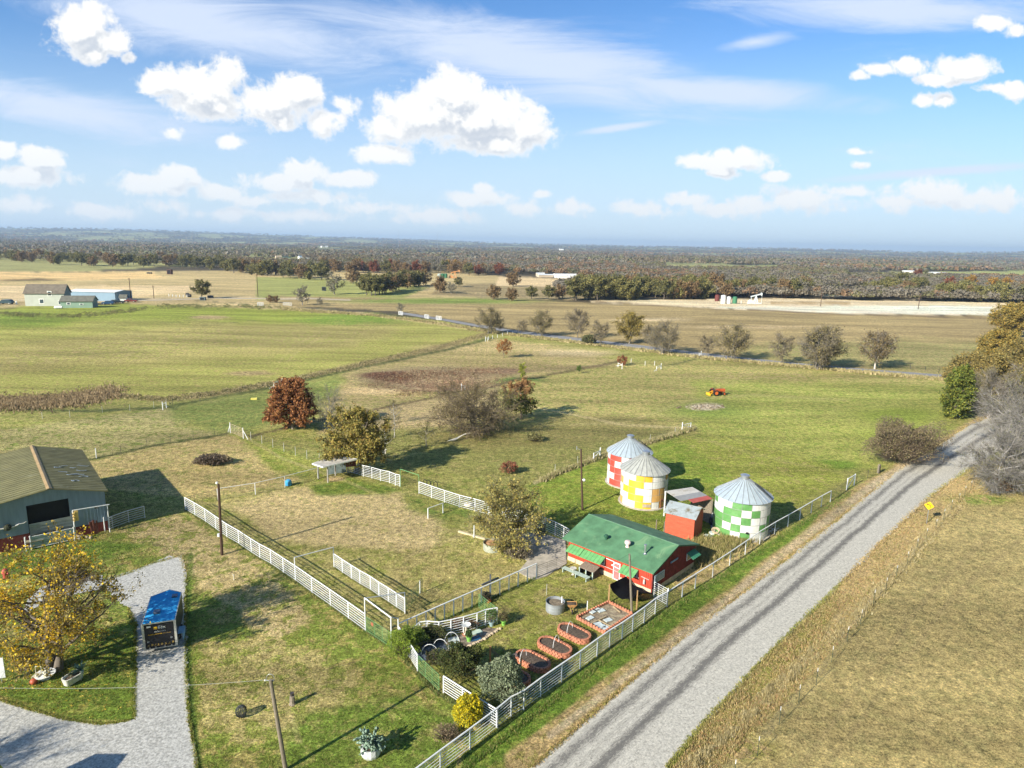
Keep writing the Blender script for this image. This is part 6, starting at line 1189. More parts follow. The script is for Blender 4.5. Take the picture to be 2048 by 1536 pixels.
# ---------------------------------------------------------------- cargo trailer
tb0=Q(291,1309);tb1=Q(354,1300); tu=(tb1-tb0); TWd=2.15; tu.normalize(); tvv=Vector((-tu.y,tu.x,0)); TLn=4.15
rp_=P(299,1198,2.45)-P(285,1252,2.45); rp_.z=0; tvv=(tvv*.4+rp_.normalized()*.6).normalized(); tu=Vector((tvv.y,-tvv.x,0)); mid=(tb0+tb1)/2; tb0=mid-tu*TWd/2
def Tp(a_,b_,z): return tb0+tu*a_+tvv*b_+U*z
T=thing('cargo_trailer','enclosed cargo trailer with a bright blue roof and a black lettered rear ramp','trailer',mid)
z0,z1=.42,2.42; BLK=mat('black_wrap',(.012,.013,.018),.35,0,.3,3); BLUE=mat('blue_roof',(.035,.34,.72),.85,0,.06,1.2,spec=.15)
ALU=mat('aluminium_trim',(.62,.62,.58),.4,.4,.08,4)
plan=[(0,0),(TWd,0),(TWd,TLn),(TWd*.58,TLn+.75),(0,TLn)]
b=MB(); n=len(plan); b.add([Tp(x_,y_,z0) for x_,y_ in plan]+[Tp(x_,y_,z1) for x_,y_ in plan],[(i,(i+1)%n,n+(i+1)%n,n+i) for i in range(n)]+[tuple(range(n))[::-1]]); b.build('body',[mat('mural_side',(.045,.04,.035),.4,0,.6,3,c2=(.16,.12,.07),c2f=.3)],T)
MB().add([Tp(x_*1.0+(-.02 if x_==0 else .02 if x_==TWd else 0),y_+(-.02 if y_==0 else 0),z1+.03) for x_,y_ in plan]+[Tp(TWd/2,0,z1+.10)],[(0,1,5),(1,2,3,5),(3,4,5),(4,0,5)]).build('roof',BLUE,T)
b=MB(); 
for (x0,y0),(x1,y1) in zip(plan,plan[1:]+plan[:1]): b.bar(Tp(x0,y0,z1),Tp(x1,y1,z1),.05,.09); b.bar(Tp(x0,y0,z0),Tp(x1,y1,z0),.05,.09)
for x_ in (0.02,TWd-.02): b.obox(Tp(x_-.08,-.05,z0-.03),tu*.16,tvv*.08,U*(z1-z0+.06))
for x_,y_ in plan[2:]: b.bar(Tp(x_,y_,z0),Tp(x_,y_,z1),.05)
b.build('corner_trim',ALU,T)
rd_=MB().obox(Tp(.12,-.06,z0+.04),tu*(TWd-.24),tvv*.04,U*(z1-z0-.12)).build('rear_door',BLK,T)
def text(s_,x_,z_,size,m_,par,nm='lettering',ext=.004):
    cu=bpy.data.curves.new(nm,'FONT'); cu.body=s_; cu.size=size; cu.extrude=ext; ob=bpy.data.objects.new('tmp',cu); link(ob)
    dg=bpy.context.evaluated_depsgraph_get(); me=bpy.data.meshes.new_from_object(ob.evaluated_get(dg)); bpy.data.objects.remove(ob)
    M=Matrix(((tu.x,0,-tvv.x,0),(tu.y,0,-tvv.y,0),(0,1,0,0),(0,0,0,1))); o_=Tp(x_,-.065,z_); M.translation=o_; me.transform(WM[par].inverted()@M); me.materials.clear(); me.materials.append(m_); o=bpy.data.objects.new(nm,me); link(o); o.parent=par; WM[o]=WM[par]
TW_=mat('letter_white',(.85,.85,.85),.5,0,0); TY=mat('letter_yellow',(.85,.50,.02),.5,0,0); TG=mat('letter_brown',(.40,.27,.08),.5,0,0)
MB().obox(Tp(.74,-.07,1.95),tu*.22,tvv*.012,U*.19).build('logo_square',TY,rd_)
text('fl\u00ebx',1.0,1.95,.36,TW_,rd_); text('duflex.com',.76,1.72,.17,TW_,rd_); text('Catering & Venue',.34,1.53,.125,TY,rd_); text('Wedding Rentals',1.18,1.53,.095,TG,rd_)
MB().obox(Tp(.28,-.07,2.14),tu*.26,tvv*.01,U*.13).build('number_plate',mat('plate_white',(.7,.75,.75),.5),rd_)
b=MB(); r_=random.Random(2)
for k,x_ in enumerate((.25,.48,.70,.90,1.12,1.38,1.62,1.85)):
    if k%3==1: b.obox(Tp(x_,-.07,.66),tu*.13,tvv*.01,U*.15)
    else: b.lathe(Vector((0,0,0)),[(.001,0)],3) if False else b.bar(Tp(x_,-.068,.62),Tp(x_+.1,-.068,.80),.02,.035); b.bar(Tp(x_+.12,-.068,.64),Tp(x_+.02,-.068,.78),.02,.03)
b.build('icon_row',TG,rd_)
for x_,z_ in ((.24,1.05),(TWd-.36,1.15)): MB().bar(Tp(x_,-.09,z_),Tp(x_+.14,-.09,z_),.05).bar(Tp(x_+.04,-.09,z_-.08),Tp(x_+.04,-.09,z_+.08),.04).build('latch',GALV,rd_)
for x_ in (.35,.75,1.35,1.8): MB().obox(Tp(x_,-.09,z0),tu*.05,tvv*.03,U*.16).build('hinge',GALV,rd_)
MB().box(Tp(.80,1.35,z1+.17),(.42,.42,.16),math.atan2(tu.y,tu.x)).build('roof_vent',mat('smoke_vent',(.10,.13,.20),.3),T); MB().box(Tp(1.75,3.6,z1+.12),(.38,.38,.12),math.atan2(tu.y,tu.x)).build('roof_vent',mat('smoke_vent',(.10,.13,.20)),T)
b=MB(); b.obox(Tp(TWd+.01,.55,.95),tu*.42,tvv*1.05,U*.02); b.obox(Tp(TWd+.35,.55,.45),tu*.06,tvv*1.05,U*.5); b.build('side_counter',mat('counter_blue',(.25,.45,.62),.4,.2),T)
for y_ in (1.6,2.4):
    for x_ in (-.02,TWd+.02):
        c_=Tp(x_,y_,.33); w_=MB().tube(c_-tu*.1,c_+tu*.1,.33,n=18).build('wheel',BLACK,T); MB().tube(c_-tu*.11,c_+tu*.11,.17,n=12).build('rim',ALU,w_)
MB().bar(Tp(.4,TLn,.45),Tp(TWd/2,TLn+1.5,.45),.09).bar(Tp(TWd-.4,TLn,.45),Tp(TWd/2,TLn+1.5,.45),.09).bar(Tp(TWd/2,TLn+1.4,0),Tp(TWd/2,TLn+1.4,.6),.07).build('hitch',DARKP,T)
# ---------------------------------------------------------------- things under the yellow tree
a_=Q(131,1375);c_=Q(163,1356); d=(c_-a_); a_=a_; t=thing('bathtub_planter','old white bathtub used as a planter under the yellow tree','planter',(a_+c_)/2,math.atan2(d.y,d.x)); h=d.length/2+.12
def tub(r0x,r0y,z0,r1x,r1y,z1,n=22):
    v=[];f=[]
    for rx_,ry_,z_ in ((r0x,r0y,z0),(r1x,r1y,z1),(r1x-.07,r1y-.07,z1),(r0x-.05,r0y-.05,z1-.14)):
        for i in range(n): q_=i/n*math.tau; cx=math.copysign(abs(math.cos(q_))**.5,math.cos(q_)); sy_=math.copysign(abs(math.sin(q_))**.6,math.sin(q_)); v.append((cx*rx_,sy_*ry_,z_))
    for j in range(3):
        for i in range(n): f.append((j*n+i,j*n+(i+1)%n,(j+1)*n+(i+1)%n,(j+1)*n+i))
    return v,f
v,f=tub(h*.85,.28,.12,h,.38,.62); MB().add(v,f).build('tub',mat('tub_enamel',(.66,.66,.62),.35,0,.12,4,c2=(.30,.38,.42),c2f=.4),t,world=False)
MB().lathe((0,0,.5),[(h*.62,0),(.001,.06)],12).build('soil',SOIL,t,world=False)
for x_ in (-.5,.5):
    for y_ in (-.2,.2): MB().tube((x_*h*1.1,y_,0),(x_*h*1.1,y_,.16),.05).build('foot',mat('tub_foot',(.5,.48,.42),.6),t,world=False)
def agave(c_,r_,n,m_,nm,lb,seed,up_=.6):
    rr_=random.Random(seed); t=MB()
    for i in range(n):
        q_=rr_.uniform(0,6.28); e_=rr_.uniform(.15,1.2); d=Vector((math.cos(q_)*math.cos(e_),math.sin(q_)*math.cos(e_),math.sin(e_))); s=Vector((-math.sin(q_),math.cos(q_),0)); l=r_*rr_.uniform(.7,1.1); p=c_; m1=p+d*l*.5; e2=p+d*l-U*.12*l*(1.3-e_)
        t.add([p-s*.03,p+s*.03,m1+s*.055,m1-s*.055,e2,m1-U*.03],[(0,1,2,3),(3,2,4),(0,3,5),(1,5,2)])
    return t.solo(nm,m_,c_,lb,'plant')
agave(Q(163,1355)+U*.55,.75,40,mat('agave_green',(.13,.24,.19),.6,0,.2,5),'agave_plant','blue green agave growing at the far end of the bathtub planter',3)
agave(Q(145,1363)+U*.5,.4,26,mat('pale_leaf',(.26,.30,.18),.7,0,.2,5),'small_plant','pale leafy plants in the middle of the bathtub planter',4)
q=Q(91,1357); t=thing('low_table','round white low table covered with shells under the yellow tree','table',q); MB().lathe(q,[(.3,0),(.08,.08),(.08,.3),(.62,.34),(.64,.4),(.001,.4)],20).build('table',WHITE,t); b=MB(); r_=random.Random(1)
for k in range(10): b.ball(q+Vector((r_.uniform(-.4,.4),r_.uniform(-.4,.4),.46)),.09,n=6,k=4)
b.solo('shell_pile',mat('pale_shell',(.62,.6,.48),.8),q+U*.4,'pile of pale shells on the round white table','shells')
q=Q(75,1362); t=thing('garden_chair','small pale metal chair left of the round white table','chair',q); MB().box(q+U*.45,(.42,.42,.03)).build('seat',mat('cream_metal',(.55,.52,.4),.5),t); b=MB().pipe([q+Vector((-.2,.2,.45)),q+Vector((-.2,.24,.95)),q+Vector((.2,.24,.95)),q+Vector((.2,.2,.45))],.025); b.build('backrest',mat('cream_metal',(.55,.52,.4)),t)
for x_,y_ in ((-.2,-.2),(.2,-.2),(-.2,.2),(.2,.2)): MB().tube(q+Vector((x_,y_,0)),q+Vector((x_,y_,.45)),.02,n=5).build('leg',mat('cream_metal',(.55,.52,.4)),t)
q=Q(68,1368); MB().ball(q+U*.2,.24,(1,1,.85),12,8).solo('orange_ball',mat('faded_orange',(.45,.10,.05),.5),q,'faded red ball on the grass by the pale metal chair','ball',smooth=True)
q=Q(12,1158); t=thing('fire_hydrant','red hydrant shaped post on the lawn left of the yellow tree','hydrant',q); MB().lathe(q,[(.24,0),(.2,.1),(.2,.75),(.25,.8),(.16,.95),(.001,1.0)],12).build('barrel',mat('hydrant_red',(.42,.08,.05),.6),t); MB().tube(q+Vector((-.3,0,.55)),q+Vector((.3,0,.55)),.09).build('outlet',mat('hydrant_red',(.42,.08,.05)),t)
# white board at the left edge, small mulch bed, corner vehicle
q=Q(-8,1400); p_=P(3,1335,1.2); t=thing('white_board','plain white board on a post at the left edge of the lawn','board',Vector((p_.x,p_.y,0))); bb=Vector((p_.x,p_.y,0)); MB().box(bb+U*1.15+Vector((-.18,0,0)),(.62,.04,1.5),.25).build('panel',mat('board_white',(.72,.75,.78),.5),t); MB().tube(bb+Vector((-.15,.05,0)),bb+Vector((-.15,.05,1.9)),.04).build('post',GALV,t)
q=Q(468,1160); MB().lathe(q,[(.07,0),(.05,.1),(.05,.45),(.09,.5),(.001,.55)],8).tube(q+U*.3,q+Vector((-.12,0,.62)),.03).solo('water_tap',mat('tap_pale',(.6,.56,.45),.6),q,'small pale water standpipe on the straw coloured lawn','standpipe')
q=Q(483,1434); b=MB()
for k in range(9): b.pipe([q+Vector((.34*math.cos(x_)*math.cos(k*.35),.34*math.cos(x_)*math.sin(k*.35),.42+.40*math.sin(x_))) for x_ in np.linspace(0,math.tau,13)],.022,5)
b.solo('wire_sphere',DARKP,q,'dark open wire sphere ornament on the lawn','ornament')
q=Q(585,1408); t=thing('tree_stump','short grey tree stump with a dark pot on it, on the front lawn','stump',q); MB().lathe(q,[(.26,-.05),(.18,.1),(.16,.6),(.001,.62)],9).build('stump',mat('stump_wood',(.24,.2,.16),.9,0,.35,9),t); q=q+U*.62; MB().lathe(q,[(.1,0),(.14,.22),(.001,.2)],9).solo('dark_pot',mat('dark_pot',(.06,.05,.05),.7),q,'dark pot standing on the grey tree stump','pot')
# prickly pear in a stone planter
q=Q(742,1508); t=thing('stone_planter','rough white stone planter holding the prickly pear','planter',q); MB().lathe(q,[(.52,-.05),(.62,.2),(.58,.55),(.48,.55),(.46,.4),(.001,.42)],14).build('bowl',mat('white_stone',(.58,.60,.60),.9,0,.3,5,.02,12,c2=(.2,.2,.2),c2f=.3),t); MB().lathe(q+U*.43,[(.47,0),(.001,.03)],12).build('soil',SOIL,t)
def pads(c_,n,seed,sp,hh):
    r_=random.Random(seed); b=MB(); seeds=[c_+Vector((r_.uniform(-.25,.25),r_.uniform(-.25,.25),0)) for _ in range(7)]; tips=[(s,Vector((r_.uniform(-1,1),r_.uniform(-1,1),1.1)).normalized()) for s in seeds]
    for i in range(n):
        p,d=tips[r_.randrange(len(tips))]; d2=(d+Vector((r_.uniform(-.7,.7),r_.uniform(-.7,.7),r_.uniform(-.5,.35)))).normalized(); l=r_.uniform(.2,.30); w=l*.36; side=d2.cross(Vector((r_.uniform(-1,1),r_.uniform(-1,1),r_.uniform(-.2,.2)))).normalized(); nn_=d2.cross(side).normalized()*.025; m1=len(b.v)
        ring_=[p+d2*l*(.5-.5*math.cos(x_))+side*w*math.sin(x_) for x_ in np.linspace(0,math.tau,11)[:-1]]; k=len(ring_); ce=p+d2*l*.5
        b.add(ring_+[ce+nn_,ce-nn_],[(j,(j+1)%k,k) for j in range(k)]+[((j+1)%k,j,k+1) for j in range(k)]); e_=p+d2*l
        if (e_-c_).length<sp and e_.z>c_.z-.35: tips.append((e_,d2))
    return b
pads(q+U*.5,260,5,1.05,1).solo('prickly_pear',mat('cactus_pad',(.20,.29,.22),.6,0,.28,3,c2=(.32,.38,.28),c2f=.35),q+U*.45,'blue green prickly pear cactus overflowing the white stone planter','cactus',smooth=True)
# ---------------------------------------------------------------- garden
def oval(px,py,dx,dy,L_,Wd,hh,label,seed):
    c_=Q(px,py); d=(Q(px+dx,py+dy)-c_).normalized(); rz=math.atan2(d.y,d.x); t=thing('raised_bed',label,'raised bed',c_,rz,'oval brick raised beds'); r_=random.Random(seed)
    per=[]; s=(L_-Wd)/2; R_=Wd/2; n1=int(s*2/.24); n2=int(math.pi*R_/.24)
    for i in range(n1): per.append((-s+i*2*s/n1,-R_,0))
    for i in range(n2): q_=-math.pi/2+math.pi*i/n2; per.append((s+R_*math.cos(q_),R_*math.sin(q_),q_+math.pi/2))
    for i in range(n1): per.append((s-i*2*s/n1,R_,math.pi))
    for i in range(n2): q_=math.pi/2+math.pi*i/n2; per.append((-s+R_*math.cos(q_),R_*math.sin(q_),q_+math.pi/2))
    for k in range(3):
        b=MB(); h1=hh/3
        for j,(x_,y_,q_) in enumerate(per):
            of=.12 if k%2 else 0; b.box((x_+math.cos(q_)*of,y_+math.sin(q_)*of,h1*(k+.5)),(.23,.15+.02*r_.random(),h1-.015),q_+r_.uniform(-.08,.08))
        b.build('brick_course',TERRA,t,world=False)
    v=[(x_*.93,y_*.90,hh-.12+.04*r_.random()) for x_,y_,_ in per]; MB().add(v+[(0,0,hh-.06)],[(i,(i+1)%len(v),len(v)) for i in range(len(v))]).build('soil',mat('bed_soil',(.10,.075,.055),.95,0,.5,9,.03,25,c2=(.25,.2,.12),c2f=.35),t,world=False)
    return t
BD=[(1148,1271,'raised oval brick bed nearest the square paved bed',0),(1109,1299,'raised oval brick bed, second from the square paved bed',1),(1065,1327,'raised oval brick bed, third from the square paved bed, with dry grass in it',2),(1024,1357,'raised oval brick bed half hidden behind the silvery shrub',3)]
for x,y,lb,i in BD:
    t=oval(x,y,55,28,2.75,1.35,.42,lb,i); c_=Q(x,y)
    if i<3:
        o_=(( -.35,.1),(.1,.05),(-.7,0))[i]; hb=thing('hoop','white plastic hoop bent over '+('the bed nearest the square paved bed','the second oval brick bed','the third oval brick bed')[i],'hoop',c_+U*.4); 
        MB().pipe([c_+Vector((o_[0]+.5*math.cos(q_)*.5,o_[1]+.5*math.cos(q_)*.85,.38+.75*math.sin(q_))) for q_ in np.linspace(0,math.pi,11)],.018,5).build('hoop_pipe',WHITE,hb)
# square paved bed
pc=[Q(1216,1206),Q(1253,1230),Q(1205,1266),Q(1155,1236)]; pc=[Q(1217,1207),Q(1265,1231),Q(1208,1268),Q(1153,1238)]
t=thing('square_bed','large square bed edged with terracotta scallop tiles and weeds','garden bed',pc[3]); MB().slab([q+U*.07 for q in pc],.2).build('soil',mat('weedy_soil',(.24,.19,.13),.95,0,.4,6,.03,18,c2=(.42,.36,.24),c2f=.45),t)
for a_,c_ in zip(pc,pc[1:]+pc[:1]):
    b=MB(); d=c_-a_; k=int(d.length/.27); rz=math.atan2(d.y,d.x)
    for i in range(k): b.box(a_+d*(i+.5)/k+U*.13,(.24,.11,.24),rz); b.ball(a_+d*(i+.5)/k+U*.24,.1,n=7,k=4)
    b.build('tile_edge',TERRA,t)
r_=random.Random(6)
for i,(x,y) in enumerate(((1186,1226),(1193,1222),(1202,1224),(1196,1251),(1203,1256),(1211,1259),(1216,1243),(1180,1239))):
    q=Q(x,y)+U*.10; b=MB(); b.box(q+U*.04,(.62,.42,.07),r_.uniform(.2,.9)); b.solo('bag',PLAST,q,('pale crumpled bag lying on the square bed',)[0],'bag','pale bags on the square bed')
for i,(x,y,x2,y2) in enumerate(((1196,1243,1232,1262),(1212,1236,1180,1252),(1226,1216,1240,1228))): a_=Q(x,y)+U*.16;c_=Q(x2,y2)+U*.18; MB().bar(a_,c_,.1,.05).solo('plank',mat('bare_plank',(.42,.33,.2),.9),a_,('longest bare plank lying across the square bed','second bare plank crossing the longest one on the square bed','short bare plank at the pole side of the square bed')[i],'plank')
def wig(px,py,h,label,m_=None,r=.03): q=Q(px,py); MB().tube(q,q+U*h,r,n=6).solo('garden_stake',m_ or WHITE,q,label,'stake')
wig(1123,1220,1.25,'white stake right of the galvanised tub',WHITE,.045); wig(1174,1226,1.1,'white stake left of the square bed',WHITE,.04); wig(1093,1191,1.1,'thin stake on the grass above the galvanised tub',mat('pale_post',(.5,.5,.47)),.02)
wig(1041,1365,2.0,'tan wooden stake behind the silvery shrub',WOODT,.06); wig(948,1075+0,1.35,'white post beside the timber edge left of the rusty planter',WHITE,.05); wig(1016,1099,1.3,'white post at the edge of the concrete slab',WHITE,.05)
t=thing('net_post','orange brown wooden post with dark netting trailing from it','post',Q(980,1330)); a_=Q(980,1330); MB().bar(a_,a_+U*1.5,.13).build('post',mat('orange_wood',(.42,.22,.09),.7,0,.2,6),t)
g=[];A0=a_+U*1.45;A1=Q(1034,1325)+U*.5;n1,n2=16,5
for i in range(n1+1):
    for j in range(n2+1): s=i/n1; p=A0+(A1-A0)*s-U*(.45*math.sin(math.pi*s)+.09*j*math.sin(math.pi*min(1,s*1.2))*2.2)+Vector((.05*math.sin(7*s+j),.10*j*s,0)); p.z=max(.05,p.z); g.append(p)
net=bpy.data.materials.new('garden_net'); net.use_nodes=True; tt=net.node_tree; pb=tt.nodes['Principled BSDF']; pb.inputs['Base Color'].default_value=(.09,.10,.11,1); tcn=tt.nodes.new('ShaderNodeTexCoord'); nn1=noiz(tt,tcn.outputs['Object'],60,2); tt.links.new(mrange(tt,nn1,.44,.54),pb.inputs['Alpha'])
MB().add(g,[(i*(n2+1)+j,(i+1)*(n2+1)+j,(i+1)*(n2+1)+j+1,i*(n2+1)+j+1) for i in range(n1) for j in range(n2)]).build('netting',net,t,smooth=True)
def tank(px,py,r_,h,m_,label,inner,soil=True,cat='tub'):
    q=Q(px,py); t=thing('round_tub',label,cat,q); MB().lathe(q,[(r_,-.02),(r_,h*.33),(r_+.015,h*.35),(r_,h*.37),(r_,h*.66),(r_+.015,h*.68),(r_,h*.7),(r_,h),(r_+.02,h+.02),(r_-.03,h),(r_-.03,h*.72)],28).build('wall',m_,t); MB().lathe(q+U*(h*.74),[(r_-.04,0),(r_*.5,.07),(.001,.03)],20).build('soil',inner,t); return t
tank(1110,1220,.78,.82,mat('galv_tub',(.36,.39,.42),.45,.4,.12,3),'round galvanised tub of soil on the garden lawn',mat('tub_soil',(.2,.16,.11),.95,0,.4,8))
tank(986,1098,.98,.75,mat('pale_green_tub',(.42,.44,.36),.5,.25,.15,3,c2=(.55,.48,.36),c2f=.3),'large round tub with a rusty inside beside the yard tree',mat('rust_fill',(.40,.22,.10),.9,0,.5,4,c2=(.55,.50,.42),c2f=.4))
q=Q(1143,1222); t=thing('wheelbarrow','orange rust wheelbarrow full of soil next to the galvanised tub','wheelbarrow',q); c_=q+U*.42; v=[(-.42,-.3,.3),(.42,-.3,.3),(.42,.3,.3),(-.42,.3,.3),(-.25,-.17,0),(.25,-.17,0),(.25,.17,0),(-.25,.17,0)]; MB().add([c_+Vector(x_) for x_ in v],[(4,5,6,7),(0,1,5,4),(1,2,6,5),(2,3,7,6),(3,0,4,7)]).build('tray',mat('rust_orange',(.50,.27,.10),.7,0,.3,5),t); MB().add([c_+Vector((x_*.92,y_*.9,z_)) for x_,y_,z_ in ((-.42,-.3,.26),(.42,-.3,.26),(.42,.3,.26),(-.42,.3,.26),(0,0,.36))],[(0,1,4),(1,2,4),(2,3,4),(3,0,4)]).build('soil',SOIL,t)
MB().tube(q+Vector((-.05,-.52,.2)),q+Vector((.05,-.52,.2)),.2,n=14).build('wheel',BLACK,t)
for s in (-1,1): MB().tube(q+Vector((s*.05,-.52,.2)),q+Vector((s*.28,.75,.55)),.025).build('handle',WOODT,t); MB().tube(q+Vector((s*.25,.2,.42)),q+Vector((s*.25,.28,0)),.02).build('leg',DARKP,t)
q=Q(980,1197); hx=HH(980,1197,1149); t=thing('wooden_cross','tall dark wooden cross at the garden fence','cross',q); MB().bar(q,q+U*hx,.13).build('upright',mat('slate_wood',(.085,.095,.11),.8),t); dd=(Q(1073,1157)-Q(797,1283)).normalized(); MB().bar(q+U*(hx*.72)-dd*.95,q+U*(hx*.72)+dd*.95,.12).build('crossbeam',mat('slate_wood',(.085,.095,.11)),t)
# flower bed: stones, birdbath, pots, tiles, hoops
r_=random.Random(12); t=thing('stone_edging','curving edge of pale stones around the flower bed','stone edging',Q(999,1262))
ed,_=resamp([(1000,1258),(985,1268),(970,1278),(950,1288),(932,1296),(912,1302)],26)
for x,y in ed: q=Q(x+r_.uniform(-1,1),y+r_.uniform(-1,1)); MB().ball(q+U*.05,r_.uniform(.10,.17),(1,1,.7),7,4).build('stone',mat('edge_stone',(.52,.42,.30),.9,0,.3,6),t)
bp=[Q(*p) for p in ((845,1290),(880,1279),(930,1268),(975,1256),(998,1258),(985,1269),(950,1289),(912,1303),(880,1322),(856,1318))]; b=MB(); b.add([p+U*.045 for p in bp],[tuple(range(len(bp)))]); o=b.solo('flower_bed_soil',mat('bed_mulch',(.19,.15,.12),.95,0,.55,3,.03,14,c2=(.42,.36,.30),c2f=.42),bp[0],'bark and gravel flower bed inside the curved white fence','garden bed')
for i,(x,y,rr_) in enumerate(((868,1298,1.0),(850,1310,.8))): q=Q(x,y); MB().lathe(q+U*(.055+.01*i),[(rr_,0),(.001,.03)],14).solo('slate_patch',mat('dark_slate',(.08,.10,.13),.6,0,.5,5,c2=(.3,.35,.4),c2f=.3),q,('dark bluish slate patch in the flower bed','smaller dark slate patch under the first hoop')[i],'slate')
q=Q(932,1270); t=thing('birdbath','white pedestal birdbath in the flower bed','birdbath',q); MB().lathe(q,[(.24,0),(.2,.08),(.09,.16),(.1,.4),(.08,.72),(.12,.78)],14).build('pedestal',mat('bath_stone',(.58,.52,.42),.8),t); MB().lathe(q+U*.78,[(.1,0),(.36,.1),(.38,.15),(.3,.11),(.001,.06)],20).build('bowl',mat('bath_bowl',(.60,.62,.62),.6),t); MB().lathe(q,[(.32,-.01),(.30,.06),(.22,.085)],12).build('base',TERRA,t)
def pot(px,py,m_,label,lp,foliage,h=.38,seed=0,fs=1.0):
    q=Q(px,py); t=thing('plant_pot',label,'plant pot',q,0,None); MB().lathe(q,[(.14,0),(.22,h),(.25,h),(.25,h+.05),(.2,h+.05),(.001,h-.02)],14).build('pot',m_,t)
    ms=bush(seed,.38*fs,.36*fs,.75*fs,700,.045,foliage,ntw=60,twr=.006,stems=4); tt_=thing('potted_plant',lp,'plant',q+U*(h-.02)); part('stems',ms[0],tt_); part('foliage',ms[1],tt_)
LG=mat('lime_pot',(.22,.50,.10),.4); pot(938,1283,LG,'lime green pot on the edge of the flower bed','low dark plant in the lime green pot',((.08,.14,.04),(.06,.1,.04)),.42,71,.7)
pot(1007,1250,LG,'lime green pot right of the flower bed gate','brown green plant in the lime pot right of the gate',((.12,.13,.05),(.2,.15,.08)),.38,72,1.0)
pot(983,1252,mat('teal_pot',(.30,.42,.45),.4),'pale teal pot at the end of the curved fence','bushy dark green plant in the pale teal pot',((.06,.12,.03),(.09,.16,.04)),.36,73,1.5)
q=Q(978,1206); t=MB().ball(q+U*.18,.2,(1,1,.8),10,6).solo('pumpkin',mat('pumpkin_orange',(.62,.16,.03),.5),q,'orange pumpkin below the dark wooden cross','pumpkin',smooth=True)
put_bush('dark_shrub',972,1203,bush(74,.5,.5,.8,700,.05,((.06,.07,.05),(.10,.08,.05)),ntw=100,twr=.006),'small dark bush beside the orange pumpkin')
put_bush('low_shrub',868,1326,bush(75,.8,.7,.9,1600,.05,((.12,.10,.06),(.09,.11,.04)),ntw=150,twr=.006),'low brown green shrub between the lime shrub and the dark green shrub')
put_bush('climbing_shrub',862,1282,bush(76,1.1,.6,1.2,2600,.05,((.10,.12,.045),(.15,.14,.06),(.07,.09,.03)),ntw=200,twr=.006),'straggly dark shrub at the left end of the curved white fence')
put_bush('dry_climber',925,1259,bush(77,1.3,.35,1.0,1300,.05,((.24,.13,.08),(.18,.12,.07)),ntw=300,twr=.006),'dry reddish climber on the curved white fence')
for i,(x,y,rz,m_,lb) in enumerate(((953,1266,.5,mat('mint_tile',(.50,.62,.55),.5,0,.2,4),'pale mint stepping slab right of the birdbath'),(950,1279,.4,mat('deep_blue',(.03,.10,.20),.4),'deep blue glazed slab beside the lime pot'),(907,1281,.3,mat('pale_slab',(.52,.58,.56),.6,0,.2,4),'pale grey stepping slab inside the second hoop'),(909,1293,.8,mat('pale_teal_slab',(.40,.55,.52),.6,0,.2,4),'pale teal stepping slab behind the dark green shrub'))):
    q=Q(x,y); MB().box(q+U*.09,(.85,.55,.06),rz).solo('stepping_slab',m_,q,lb,'slab')
for i,(x0,y0,x1,y1,h) in enumerate(((842,1312,878,1314,1.0),(866,1298,898,1304,.95),(889,1286,920,1290,1.0))):
    a_=Q(x0,y0);c_=Q(x1,y1); MB().pipe([(a_+c_)/2+(a_-c_)/2*math.cos(q_)+U*h*math.sin(q_) for q_ in np.linspace(0,math.pi,15)],.02,6).solo('garden_hoop',WHITE,a_,('white hoop standing nearest the dark green shrub','white hoop in the middle of the flower bed','white hoop nearest the birdbath')[i],'hoop')
# concrete slab and kerb, pallets
pp=[Q(*p) for p in ((1016,1062),(1092,1070),(1131,1082),(1133,1128),(1095,1152),(1068,1161),(1036,1145),(1055,1122),(1030,1108),(1010,1090))]; b=MB(); b.slab([p+U*.07 for p in pp],.3); o=b.solo('concrete_slab',CONC,pp[0],'x','x'); del o['label'],o['category']; o['kind']='structure'
a_=Q(917,1064);c_=Q(982,1083); MB().bar(a_+U*.08,c_+U*.08,.22,.18).solo('timber_edging',mat('pale_timber',(.50,.42,.28),.9),a_,'pale timber edging running left from the rusty round tub','timber')
q=Q(1078,1073); t=thing('wooden_pallet','dark slatted pallet leaning on the pipe fence behind the concrete slab','pallet',q); d=Vector((.75,.1,0)); l=Vector((.1,.55,1.05)); b=MB()
for k in range(7): b.obox(q+l*k/7+Vector((-.5,0,.1)),d*1.5,l*.09,Vector((0,-.03,.01)))
b.build('slats',mat('black_grey_wood',(.05,.05,.055),.8),t); b=MB()
for k in range(3): b.obox(q+Vector((-.5,0.03,.1))+d*(.02+.7*k),d*.08,l*.98,Vector((0,.08,-.02)))
b.build('runners',mat('black_grey_wood',(.05,.05,.055)),t)
q=Q(936,1012); MB().lathe(q,[(.4,0),(.5,.15),(.45,.32),(.001,.38)],12).solo('feed_tub',mat('cream_tub',(.62,.56,.42),.6),q,'cream coloured feed tub behind the small green gate','tub')
